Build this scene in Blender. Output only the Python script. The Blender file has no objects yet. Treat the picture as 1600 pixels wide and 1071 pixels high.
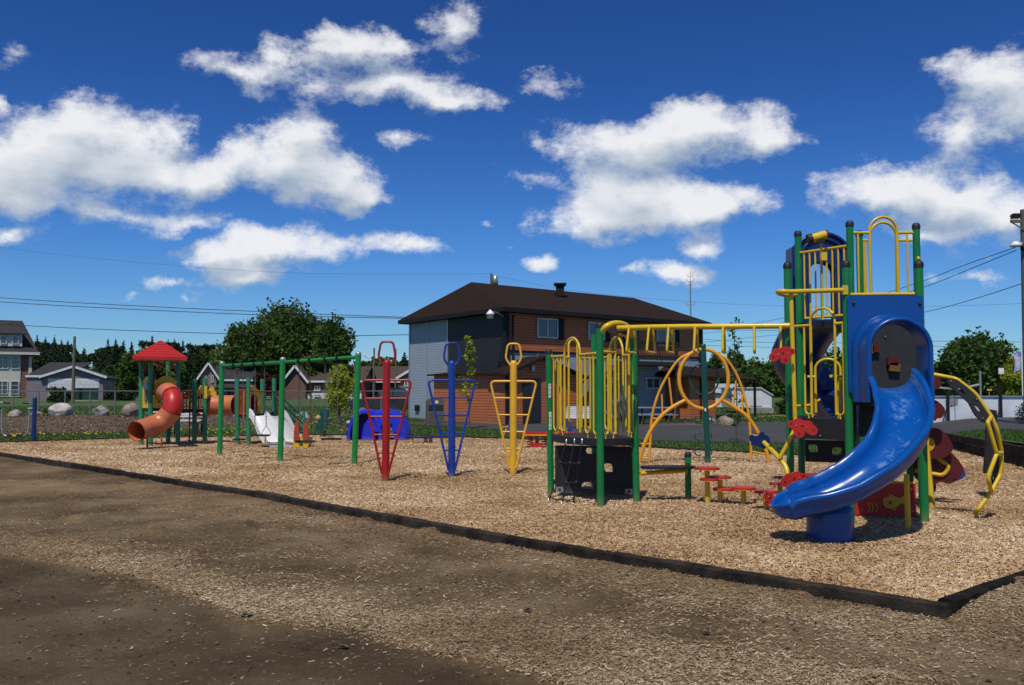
import bpy, math, random
import numpy as np
from math import radians as R, sin, cos, pi, atan2, hypot
from mathutils import Vector as V, Matrix, noise as mnoise
from mathutils.geometry import tessellate_polygon
random.seed(7); RNG = np.random.default_rng(11)
sc = bpy.context.scene
# ------------------------------------------------------------ camera
F = 1430.0; TH = math.atan(74.5 / F); H0 = 1.55
cam = bpy.data.objects.new('camera', bpy.data.cameras.new('camera'))
sc.collection.objects.link(cam); sc.camera = cam
cam.location = (0, 0, H0); cam.rotation_euler = (pi / 2 + TH, 0, 0)
cam.data.sensor_width = 36; cam.data.lens = 36 * F / 1600; cam.data.clip_end = 6000; cam.data.clip_start = 0.05

def ray(px, py):
    a = (px - 800) / F; b = (535.5 - py) / F
    return a, cos(TH) - b * sin(TH), sin(TH) + b * cos(TH)
def P(px, py, Y):
    a, b, c = ray(px, py); t = Y / b
    return V((a * t, Y, H0 + c * t))
def G(px, py, z=0.0):
    a, b, c = ray(px, py); t = (z - H0) / c
    return V((a * t, b * t, z))
# ------------------------------------------------------------ view, sky, sun
sc.view_settings.view_transform = 'Standard'; sc.view_settings.look = 'None'
sc.view_settings.gamma = 1; sc.view_settings.use_curve_mapping = False; sc.view_settings.exposure = 0.0
SUN_EL = R(59); SUN_DIR = V((-0.24, -0.97, 0)).normalized()     # horizontal direction towards the sun
world = bpy.data.worlds.new("World"); sc.world = world; world.use_nodes = True
wn = world.node_tree.nodes; wl = world.node_tree.links; wn.clear()
def N(nodes, t, **kw):
    n = nodes.new(t)
    for k, v in kw.items():
        if k.startswith('i_'):
            n.inputs[k[2:].replace('_', ' ')].default_value = v
        elif k.startswith('n_'): n.inputs[int(k[2:])].default_value = v
        else: setattr(n, k, v)
    return n
def wmath(op, a, b=None, c=None, clamp=False):
    n = N(wn, 'ShaderNodeMath', operation=op, use_clamp=clamp)
    for i, v in enumerate((a, b, c)):
        if v is None: continue
        if isinstance(v, (int, float)): n.inputs[i].default_value = v
        else: wl.new(v, n.inputs[i])
    return n.outputs[0]
sky = N(wn, 'ShaderNodeTexSky', sky_type='NISHITA', sun_disc=False)
sky.sun_elevation = SUN_EL; sky.sun_rotation = math.atan2(SUN_DIR.x, SUN_DIR.y)
sky.air_density = 1.0; sky.dust_density = 0.15; sky.ozone_density = 4.0; sky.altitude = 300
tc = N(wn, 'ShaderNodeTexCoord')
sep = N(wn, 'ShaderNodeSeparateXYZ'); wl.new(tc.outputs['Generated'], sep.inputs[0])
X, Y_, Z = sep.outputs
yy = wmath('MAXIMUM', Y_, 0.08)
u = wmath('DIVIDE', X, yy); v = wmath('DIVIDE', Z, yy)
uv = N(wn, 'ShaderNodeCombineXYZ'); wl.new(u, uv.inputs[0]); wl.new(v, uv.inputs[1])
# polarised, clean spring air: deepen the blue the way the air of the photograph has it
tint = N(wn, 'ShaderNodeMix', data_type='RGBA', blend_type='MULTIPLY'); tint.inputs['Factor'].default_value = 1
SKYRAMP = N(wn, 'ShaderNodeValToRGB'); e = SKYRAMP.color_ramp.elements
e[0].position = 0.0; e[0].color = (0.56, 0.74, 0.92, 1)
e[1].position = 0.75; e[1].color = (0.40, 0.47, 0.60, 1)
for p_, c_ in ((0.05, (0.44, 0.70, 0.98, 1)), (0.16, (0.27, 0.57, 1.0, 1)), (0.32, (0.16, 0.39, 0.80, 1)), (0.45, (0.15, 0.35, 0.70, 1))):
    q = e.new(p_); q.color = c_
wl.new(Z, SKYRAMP.inputs[0])
wl.new(sky.outputs[0], tint.inputs[6]); wl.new(SKYRAMP.outputs[0], tint.inputs[7])
# warp
nz = N(wn, 'ShaderNodeTexNoise', noise_dimensions='3D'); nz.inputs['Scale'].default_value = 9; nz.inputs['Detail'].default_value = 7; nz.inputs['Roughness'].default_value = 0.6
wl.new(uv.outputs[0], nz.inputs['Vector'])
ws = N(wn, 'ShaderNodeVectorMath', operation='SUBTRACT'); ws.inputs[1].default_value = (.5, .5, .5); wl.new(nz.outputs['Color'], ws.inputs[0])
wm = N(wn, 'ShaderNodeVectorMath', operation='MULTIPLY_ADD'); wm.inputs[1].default_value = (.10, .07, 0)
wl.new(ws.outputs[0], wm.inputs[0]); wl.new(uv.outputs[0], wm.inputs[2])
CL = [(90,238,125,78,1),(20,250,95,70,1),(130,185,62,48,1),(200,225,75,50,1),(272,205,34,30,.8),(250,276,112,36,1),(40,300,90,30,.8),
 (450,240,86,60,1),(520,285,85,48,1),(568,312,48,26,.9),(340,262,85,42,.9),(372,222,30,32,.8),(470,200,55,34,.9),
 (190,338,160,26,.62),(70,325,75,18,.5),(300,345,60,15,.6),(25,362,52,18,.85),(14,80,40,26,.36),(0,155,14,22,.6),
 (430,392,140,34,1),(358,396,58,32,.9),(620,388,78,20,.75),(372,438,58,22,1),(262,436,50,14,.75),(212,456,30,10,.5),(300,459,24,10,.5),
 (372,112,100,30,.8),(432,80,40,28,.7),(320,95,45,22,.6),(560,70,85,34,1),(530,48,48,22,.8),(712,45,58,40,.95),(620,75,70,20,.6),(620,126,115,30,.9),(705,148,85,24,.85),(470,150,70,20,.5),(640,210,50,17,.55),(500,120,60,30,.6),
 (850,130,52,20,.62),(1115,200,115,42,1),(1065,180,60,32,.9),(1195,226,66,28,1),(935,215,100,42,.68),(985,290,135,62,1),(1070,322,115,42,1),(925,345,90,36,.9),(1125,310,75,26,.8),(825,276,60,18,.6),(1000,225,90,40,.8),
 (1100,384,54,18,.9),(1052,426,66,20,1),(972,431,22,11,.6),(848,410,30,16,.9),(760,343,22,9,.5),(800,382,18,10,.4),
 (1375,302,110,46,1),(1490,300,95,54,1),(1570,330,90,50,1),(1450,368,75,20,.8),(1560,128,85,55,.9),(1498,208,72,40,.85),(1602,180,60,56,.85),(1490,110,55,26,.55),(1520,436,90,15,.5),(1510,397,40,10,.45),
 (1720,300,110,60,.9),(1800,160,120,50,.8),(-130,280,120,60,.9),(-60,150,60,30,.6)]
grp = bpy.data.node_groups.new('cloud_field', 'ShaderNodeTree')
grp.interface.new_socket('v', in_out='INPUT', socket_type='NodeSocketVector'); grp.interface.new_socket('f', in_out='OUTPUT', socket_type='NodeSocketFloat')
gnn, gll = grp.nodes, grp.links; gi = gnn.new('NodeGroupInput'); go = gnn.new('NodeGroupOutput'); acc = None
for (cx, cy, rx, ry, w) in CL:
    a, b, c = ray(cx, cy); mp = gnn.new('ShaderNodeMapping'); mp.vector_type = 'TEXTURE'
    mp.inputs['Location'].default_value = (a / b, c / b, 0); mp.inputs['Scale'].default_value = (rx / F * 1.34, ry / F * 1.40, 1000); gll.new(gi.outputs[0], mp.inputs[0])
    g = gnn.new('ShaderNodeTexGradient'); g.gradient_type = 'SPHERICAL'; gll.new(mp.outputs[0], g.inputs[0])
    q = gnn.new('ShaderNodeMath'); q.operation = 'MULTIPLY'; q.inputs[1].default_value = w; gll.new(g.outputs[1], q.inputs[0])
    if acc is None: acc = q.outputs[0]
    else:
        # union: a + b - a*b keeps single puffs readable and closes the gaps between touching ones
        m_ = gnn.new('ShaderNodeMath'); m_.operation = 'SUBTRACT'; m_.inputs[0].default_value = 1; gll.new(acc, m_.inputs[1])
        n_ = gnn.new('ShaderNodeMath'); n_.operation = 'MULTIPLY_ADD'; gll.new(q.outputs[0], n_.inputs[0]); gll.new(m_.outputs[0], n_.inputs[1]); gll.new(acc, n_.inputs[2]); acc = n_.outputs[0]
gll.new(acc, go.inputs[0])
def fieldat(off):
    o = N(wn, 'ShaderNodeVectorMath', operation='ADD'); o.inputs[1].default_value = off; wl.new(wm.outputs[0], o.inputs[0])
    g = wn.new('ShaderNodeGroup'); g.node_tree = grp; wl.new(o.outputs[0], g.inputs[0]); return g.outputs[0]
acc = fieldat((0, 0, 0)); acc_up = fieldat((-.006, .026, 0))
# generic cumulus outside the part of the sky in the photograph
gn = N(wn, 'ShaderNodeTexNoise'); gn.inputs['Scale'].default_value = 2.4; gn.inputs['Detail'].default_value = 9; gn.inputs['Roughness'].default_value = 0.55
gsc = N(wn, 'ShaderNodeVectorMath', operation='MULTIPLY'); gsc.inputs[1].default_value = (1, 1, 2.3); wl.new(tc.outputs['Generated'], gsc.inputs[0]); wl.new(gsc.outputs[0], gn.inputs['Vector'])
gfield = wmath('MULTIPLY', wmath('SUBTRACT', gn.outputs['Factor'] if 'Factor' in gn.outputs else gn.outputs[0], 0.50), 3.2, clamp=True)
au = wmath('ABSOLUTE', u)
m1 = N(wn, 'ShaderNodeMapRange', interpolation_type='SMOOTHSTEP'); m1.inputs[1].default_value = .62; m1.inputs[2].default_value = .95; wl.new(au, m1.inputs[0])
m2 = N(wn, 'ShaderNodeMapRange', interpolation_type='SMOOTHSTEP'); m2.inputs[1].default_value = .44; m2.inputs[2].default_value = .75; wl.new(v, m2.inputs[0])
m3 = wmath('LESS_THAN', Y_, 0.09)
outside = wmath('MAXIMUM', wmath('MAXIMUM', m1.outputs[0], m2.outputs[0]), m3)
field = wmath('MAXIMUM', wmath('MINIMUM', acc, 1.1), wmath('MULTIPLY', gfield, outside))
dn = N(wn, 'ShaderNodeTexNoise'); dn.inputs['Scale'].default_value = 22; dn.inputs['Detail'].default_value = 11; dn.inputs['Roughness'].default_value = 0.69
dsc = N(wn, 'ShaderNodeVectorMath', operation='MULTIPLY'); dsc.inputs[1].default_value = (1, 1, 1.5); wl.new(tc.outputs['Generated'], dsc.inputs[0]); wl.new(dsc.outputs[0], dn.inputs['Vector'])
amp = wmath('MULTIPLY_ADD', wmath('MINIMUM', field, 1.0), -1.5, 2.5)
dv = wmath('MULTIPLY', wmath('MULTIPLY', wmath('SUBTRACT', dn.outputs[0], 0.5), 1.0), amp)
tot = wmath('ADD', field, wmath('MULTIPLY', dv, wmath('MULTIPLY', field, 6, clamp=True)))
dens = N(wn, 'ShaderNodeMapRange', interpolation_type='SMOOTHSTEP'); dens.inputs[1].default_value = .14; dens.inputs[2].default_value = .86
wl.new(tot, dens.inputs[0])
# light from above: what lies above a place in the cloud shades it
bn = N(wn, 'ShaderNodeTexNoise'); bn.inputs['Scale'].default_value = 14; bn.inputs['Detail'].default_value = 7; bn.inputs['Roughness'].default_value = 0.55
wl.new(gsc.outputs[0], bn.inputs['Vector'])
shd = wmath('ADD', wmath('MULTIPLY', wmath('SUBTRACT', acc, acc_up), 1.5), wmath('MULTIPLY_ADD', wmath('SUBTRACT', bn.outputs[0], .5), 1.3, .52))
cr = N(wn, 'ShaderNodeValToRGB'); e = cr.color_ramp.elements
e[0].position = .12; e[0].color = (3.9, 4.7, 5.7, 1); e[1].position = .95; e[1].color = (8.8, 8.9, 9.1, 1)
q = e.new(.50); q.color = (6.2, 6.7, 7.3, 1)
wl.new(shd, cr.inputs[0])
cmix = N(wn, 'ShaderNodeMix', data_type='RGBA'); wl.new(wmath('MULTIPLY', dens.outputs[0], .95), cmix.inputs['Factor'])
wl.new(tint.outputs[2], cmix.inputs[6]); wl.new(cr.outputs[0], cmix.inputs[7])
bg = N(wn, 'ShaderNodeBackground'); bg.inputs['Strength'].default_value = 0.1
wl.new(cmix.outputs[2], bg.inputs[0])
wo = N(wn, 'ShaderNodeOutputWorld'); wl.new(bg.outputs[0], wo.inputs[0])
world.cycles.sampling_method = 'MANUAL'; world.cycles.sample_map_resolution = 512
sun = bpy.data.objects.new('sun', bpy.data.lights.new('sun', 'SUN')); sc.collection.objects.link(sun)
sun.data.energy = 3.5; sun.data.angle = R(0.53); sun.data.color = (1, .94, .83)
sd = V((SUN_DIR.x * cos(SUN_EL), SUN_DIR.y * cos(SUN_EL), sin(SUN_EL)))
sun.rotation_euler = sd.to_track_quat('Z', 'Y').to_euler(); sun.location = (0, 0, 30)
sc.cycles.max_bounces = 6; sc.cycles.diffuse_bounces = 3; sc.cycles.glossy_bounces = 3; sc.cycles.transparent_max_bounces = 8
sc.cycles.use_denoising = True

# ------------------------------------------------------------ materials
MATS = {}
def mat(name, col, rough=.5, col2=None, scale=8.0, bump=0.0, bscale=None, metal=0.0, detail=4, spec=.5, attr=None, transl=0, coat=0, stretch=None, amt=1.0, rv=0.0):
    if name in MATS: return MATS[name]
    m = bpy.data.materials.new(name); m.use_nodes = True; n = m.node_tree.nodes; l = m.node_tree.links
    b = n['Principled BSDF']; b.inputs['Roughness'].default_value = rough; b.inputs['Metallic'].default_value = metal
    b.inputs['Specular IOR Level'].default_value = spec; b.inputs['Coat Weight'].default_value = coat; b.inputs['Coat Roughness'].default_value = .15
    t = n.new('ShaderNodeTexCoord'); mp = n.new('ShaderNodeMapping'); l.new(t.outputs['Object'], mp.inputs[0])
    if stretch: mp.inputs['Scale'].default_value = stretch
    if col2 is None: col2 = tuple(c * .8 for c in col)
    nt = n.new('ShaderNodeTexNoise'); nt.inputs['Scale'].default_value = scale; nt.inputs['Detail'].default_value = detail; nt.inputs['Roughness'].default_value = .6
    l.new(mp.outputs[0], nt.inputs[0])
    mr = n.new('ShaderNodeMapRange'); mr.inputs[1].default_value = .35; mr.inputs[2].default_value = .65
    l.new(nt.outputs[0], mr.inputs[0])
    mx = n.new('ShaderNodeMix'); mx.data_type = 'RGBA'; mx.inputs[6].default_value = (*col, 1); mx.inputs[7].default_value = (*col2, 1)
    if attr:
        at = n.new('ShaderNodeAttribute'); at.attribute_name = attr; l.new(at.outputs['Fac'], mx.inputs[0])
    else: l.new(mr.outputs[0], mx.inputs[0])
    l.new(mx.outputs[2], b.inputs['Base Color'])
    if rv:
        rr = n.new('ShaderNodeMapRange'); rr.inputs[3].default_value = rough - rv; rr.inputs[4].default_value = rough + rv
        l.new(nt.outputs[0], rr.inputs[0]); l.new(rr.outputs[0], b.inputs['Roughness'])
    if bump:
        n2 = n.new('ShaderNodeTexNoise'); n2.inputs['Scale'].default_value = bscale or scale * 4; n2.inputs['Detail'].default_value = 4
        l.new(mp.outputs[0], n2.inputs[0]); bp = n.new('ShaderNodeBump'); bp.inputs['Strength'].default_value = bump; bp.inputs['Distance'].default_value = .02
        l.new(n2.outputs[0], bp.inputs['Height']); l.new(bp.outputs[0], b.inputs['Normal'])
    if transl:
        tr = n.new('ShaderNodeBsdfTranslucent'); l.new(mx.outputs[2], tr.inputs[0]); ms = n.new('ShaderNodeMixShader'); ms.inputs[0].default_value = transl
        o = n['Material Output']; l.new(b.outputs[0], ms.inputs[1]); l.new(tr.outputs[0], ms.inputs[2]); l.new(ms.outputs[0], o.inputs[0])
    MATS[name] = m; return m
def siding(name, col, col2, pitch=.1, depth=.6, rough=.5, metal=0.0):
    """horizontal lapped boards: fine relief from height"""
    m = mat(name, col, rough, col2, scale=1.3, metal=metal, detail=6); n = m.node_tree.nodes; l = m.node_tree.links
    g = n.new('ShaderNodeNewGeometry'); s = n.new('ShaderNodeSeparateXYZ'); l.new(g.outputs['Position'], s.inputs[0])
    d = n.new('ShaderNodeMath'); d.operation = 'DIVIDE'; d.inputs[1].default_value = pitch; l.new(s.outputs[2], d.inputs[0])
    f = n.new('ShaderNodeMath'); f.operation = 'FRACT'; l.new(d.outputs[0], f.inputs[0])
    c = n.new('ShaderNodeMath'); c.operation = 'PINGPONG'; c.inputs[1].default_value = .5; l.new(d.outputs[0], c.inputs[0])
    p = n.new('ShaderNodeMapRange'); p.inputs[1].default_value = .0; p.inputs[2].default_value = .16; l.new(c.outputs[0], p.inputs[0])
    bp = n.new('ShaderNodeBump'); bp.inputs['Strength'].default_value = depth; bp.inputs['Distance'].default_value = .03
    l.new(p.outputs[0], bp.inputs['Height']); l.new(bp.outputs[0], n['Principled BSDF'].inputs['Normal'])
    mx = [x for x in n if x.type == 'MIX'][0]
    m2 = n.new('ShaderNodeMix'); m2.data_type = 'RGBA'; m2.blend_type = 'MULTIPLY'; m2.inputs[0].default_value = 1
    k = n.new('ShaderNodeMapRange'); k.inputs[3].default_value = .55; k.inputs[4].default_value = 1; l.new(p.outputs[0], k.inputs[0])
    cc = n.new('ShaderNodeCombineColor'); [l.new(k.outputs[0], cc.inputs[i]) for i in range(3)]
    l.new(mx.outputs[2], m2.inputs[6]); l.new(cc.outputs[0], m2.inputs[7]); l.new(m2.outputs[2], n['Principled BSDF'].inputs['Base Color'])
    return m
def bricks(name, c1, c2, mortar):
    m = mat(name, c1, .85); n = m.node_tree.nodes; l = m.node_tree.links
    t = [x for x in n if x.type == 'TEX_COORD'][0]
    s = n.new('ShaderNodeSeparateXYZ'); l.new(t.outputs['Object'], s.inputs[0]); a = n.new('ShaderNodeMath'); l.new(s.outputs[0], a.inputs[0]); l.new(s.outputs[1], a.inputs[1])
    c = n.new('ShaderNodeCombineXYZ'); l.new(a.outputs[0], c.inputs[0]); l.new(s.outputs[2], c.inputs[1])
    b = n.new('ShaderNodeTexBrick'); b.inputs['Scale'].default_value = 1; b.inputs['Brick Width'].default_value = .3; b.inputs['Row Height'].default_value = .1; b.inputs['Mortar Size'].default_value = .012
    b.inputs['Color1'].default_value = (*c1, 1); b.inputs['Color2'].default_value = (*c2, 1); b.inputs['Mortar'].default_value = (*mortar, 1)
    l.new(c.outputs[0], b.inputs[0]); l.new(b.outputs[0], n['Principled BSDF'].inputs['Base Color']); return m
GREEN = mat('green_paint', (.004, .165, .040), .36, (.009, .20, .055), 3, .05, 60, rv=.1)
GREENB = mat('green_paint_weathered', (.02, .20, .09), .45, (.03, .25, .12), 3)
GREENS = mat('green_swing_paint', (.004, .20, .040), .38, (.010, .24, .055), 3)
TEAL = mat('dark_teal_paint', (.003, .060, .055), .4, (.006, .08, .07), 4)
YEL = mat('yellow_paint', (.72, .50, .02), .32, (.62, .41, .015), 5, .04, 70, rv=.08)
YELS = mat('yellow_climber_paint', (.80, .46, .03), .36, (.72, .38, .03), 5)
ORY = mat('golden_yellow_paint', (.78, .37, .025), .38, (.68, .30, .02), 4)
RED = mat('red_paint', (.36, .011, .012), .35, (.30, .008, .01), 4)
REDP = mat('red_plastic', (.52, .022, .018), .42, (.45, .016, .014), 6, .05, 90)
REDB = mat('red_barrier_plastic', (.42, .05, .02), .5, (.34, .035, .018), 6)
REDR = mat('red_roof_plastic', (.50, .020, .018), .4, (.44, .016, .014), 2)
MAROON = mat('dark_red_plastic', (.105, .006, .007), .5, (.08, .005, .006), 5)
BLUE = mat('blue_plastic', (.001, .058, .27), .28, (.002, .067, .31), 2.2, .03, 14, detail=6, rv=.14)
BLUED = mat('dark_blue_plastic', (.004, .022, .12), .35, (.005, .028, .15), 3)
BLUEM = mat('blue_climber_paint', (.008, .04, .28), .35, (.01, .05, .33), 3)
BLUEV = mat('bright_blue_plastic', (.02, .03, .62), .4, (.015, .025, .52), 2)
YELP = mat('yellow_plastic', (.72, .45, .015), .45, (.62, .36, .012), 4)
ORG = mat('orange_plastic', (.58, .19, .085), .38, (.52, .155, .065), 2, rv=.1)
WHITE = mat('white_plastic', (.80, .81, .80), .35, (.76, .77, .77), 3)
BLACK = mat('black_rubber_coating', (.010, .010, .012), .55, (.016, .016, .018), 9, .15, 120)
CHAR = mat('charcoal_plastic', (.018, .020, .025), .6, (.025, .027, .032), 9)
GREYM = mat('galvanised_steel', (.42, .44, .47), .38, (.34, .36, .39), 12, metal=.6)
STEEL = mat('bolt_steel', (.6, .6, .62), .3, metal=.9)
TIMBER = mat('tarred_timber', (.009, .008, .007), .9, (.036, .029, .023), 5, .5, 40, stretch=(1, 1, 1), spec=.15)
GLASS = mat('window_glass', (.05, .07, .10), .06, (.07, .10, .15), .6, spec=.9)
WFR = mat('white_frame_paint', (.72, .74, .76), .4)
DKFR = mat('dark_trim_metal', (.011, .010, .011), .6, (.016, .015, .016), 3, spec=.25)
ROOF = mat('brown_shingles', (.017, .010, .008), .95, (.034, .020, .016), 26, .6, 60, detail=5, spec=.12)
ROOFD = mat('dark_shingles', (.022, .022, .026), .9, (.036, .034, .038), 20, .5, 40)
ROOFB = mat('brown_house_shingles', (.055, .036, .030), .9, (.075, .050, .040), 14)
ORSD = siding('orange_board_cladding', (.46, .135, .045), (.52, .16, .055), .13, .55)
GRSD = siding('grey_metal_cladding', (.31, .375, .455), (.34, .41, .50), .085, .8, .45)
DKSD = siding('charcoal_metal_cladding', (.020, .021, .025), (.026, .027, .031), .085, .8, .5)
BRICKR = bricks('red_brick', (.22, .05, .035), (.17, .04, .03), (.25, .2, .18))
BRICKT = bricks('tan_brick', (.20, .145, .11), (.16, .115, .09), (.25, .22, .2))
BRICKB = bricks('brown_brick', (.14, .058, .045), (.11, .045, .037), (.2, .15, .13))
CREAM = mat('cream_render', (.62, .62, .56), .8)
LILAC = siding('grey_lilac_cladding', (.19, .165, .19), (.22, .19, .215), .15, .4)
GDOOR = mat('pale_door_paint', (.66, .68, .72), .5)
WOODG = mat('weathered_pole_wood', (.10, .088, .075), .85, (.16, .14, .12), 9, .4, 40, stretch=(6, 6, .5))
BARK = mat('bark', (.06, .048, .038), .9, (.10, .08, .065), 10, .6, 40)
ROCK = mat('granite', (.36, .34, .32), .85, (.17, .155, .145), 3.2, .8, 22, detail=8)
ROCKP = mat('pale_limestone', (.55, .53, .49), .85, (.36, .33, .30), 3.2, .8, 22, detail=8)
ROCKB = mat('brown_granite', (.34, .27, .21), .85, (.18, .145, .12), 3.2, .8, 22, detail=8)
TAUPE = mat('taupe_plastic', (.12, .10, .085), .6)
PAPER = mat('white_sticker', (.75, .76, .78), .5)
INK = mat('ink', (.03, .03, .04), .6)
WIRE = mat('wire_sheath', (.012, .012, .014), .6)
CHAIN = mat('chain_steel', (.25, .26, .28), .4, metal=.7)

def soiled(m, top=.20, amt=.42, dust=(.30, .22, .14)):
    """dust and splash marks at the feet, uneven sun-bleached and scuffed patches higher up"""
    n = m.node_tree.nodes; l = m.node_tree.links; b = n['Principled BSDF']; src = b.inputs['Base Color'].links[0].from_socket
    g = n.new('ShaderNodeNewGeometry'); s = n.new('ShaderNodeSeparateXYZ'); l.new(g.outputs['Position'], s.inputs[0])
    r = n.new('ShaderNodeMapRange'); r.inputs[1].default_value = 0; r.inputs[2].default_value = top; r.inputs[3].default_value = 1; r.inputs[4].default_value = 0; l.new(s.outputs[2], r.inputs[0])
    t = n.new('ShaderNodeTexNoise'); t.inputs['Scale'].default_value = 11; t.inputs['Detail'].default_value = 8; t.inputs['Roughness'].default_value = .7; l.new(g.outputs['Position'], t.inputs[0])
    k = n.new('ShaderNodeMath'); k.operation = 'MULTIPLY'; l.new(r.outputs[0], k.inputs[0]); l.new(t.outputs[0], k.inputs[1])
    k2 = n.new('ShaderNodeMapRange'); k2.inputs[1].default_value = .12; k2.inputs[2].default_value = .6; k2.inputs[4].default_value = amt; l.new(k.outputs[0], k2.inputs[0])
    sc_ = n.new('ShaderNodeTexNoise'); sc_.inputs['Scale'].default_value = 26; sc_.inputs['Detail'].default_value = 6; sc_.inputs['Roughness'].default_value = .75; l.new(g.outputs['Position'], sc_.inputs[0])
    s2 = n.new('ShaderNodeMapRange'); s2.inputs[1].default_value = .60; s2.inputs[2].default_value = .78; s2.inputs[4].default_value = .35; l.new(sc_.outputs[0], s2.inputs[0])
    mx = n.new('ShaderNodeMath'); mx.operation = 'MAXIMUM'; l.new(k2.outputs[0], mx.inputs[0]); l.new(s2.outputs[0], mx.inputs[1])
    c = n.new('ShaderNodeMix'); c.data_type = 'RGBA'; c.inputs[7].default_value = (*dust, 1); l.new(mx.outputs[0], c.inputs[0]); l.new(src, c.inputs[6]); l.new(c.outputs[2], b.inputs['Base Color'])
    rr = n.new('ShaderNodeMath'); rr.operation = 'MULTIPLY_ADD'; rr.inputs[1].default_value = .5; l.new(mx.outputs[0], rr.inputs[0])
    if b.inputs['Roughness'].links: l.new(b.inputs['Roughness'].links[0].from_socket, rr.inputs[2])
    else: rr.inputs[2].default_value = b.inputs['Roughness'].default_value
    l.new(rr.outputs[0], b.inputs['Roughness'])
for m_ in (GREEN, GREENB, GREENS, RED, BLUEM, YELS, ORY, YEL, BLUEV, BLACK, WHITE, TEAL): soiled(m_)
for m_ in (ORSD, GRSD): soiled(m_, .7, .35, (.16, .13, .10))
# each timber weathers by itself
_n, _l = TIMBER.node_tree.nodes, TIMBER.node_tree.links; _oi = _n.new('ShaderNodeObjectInfo'); _h = _n.new('ShaderNodeHueSaturation'); _r = _n.new('ShaderNodeMapRange'); _r.inputs[3].default_value = .55; _r.inputs[4].default_value = 1.9
_l.new(_oi.outputs['Random'], _r.inputs[0]); _l.new(_r.outputs[0], _h.inputs['Value']); _l.new(_n['Principled BSDF'].inputs['Base Color'].links[0].from_socket, _h.inputs['Color']); _l.new(_h.outputs[0], _n['Principled BSDF'].inputs['Base Color'])

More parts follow.
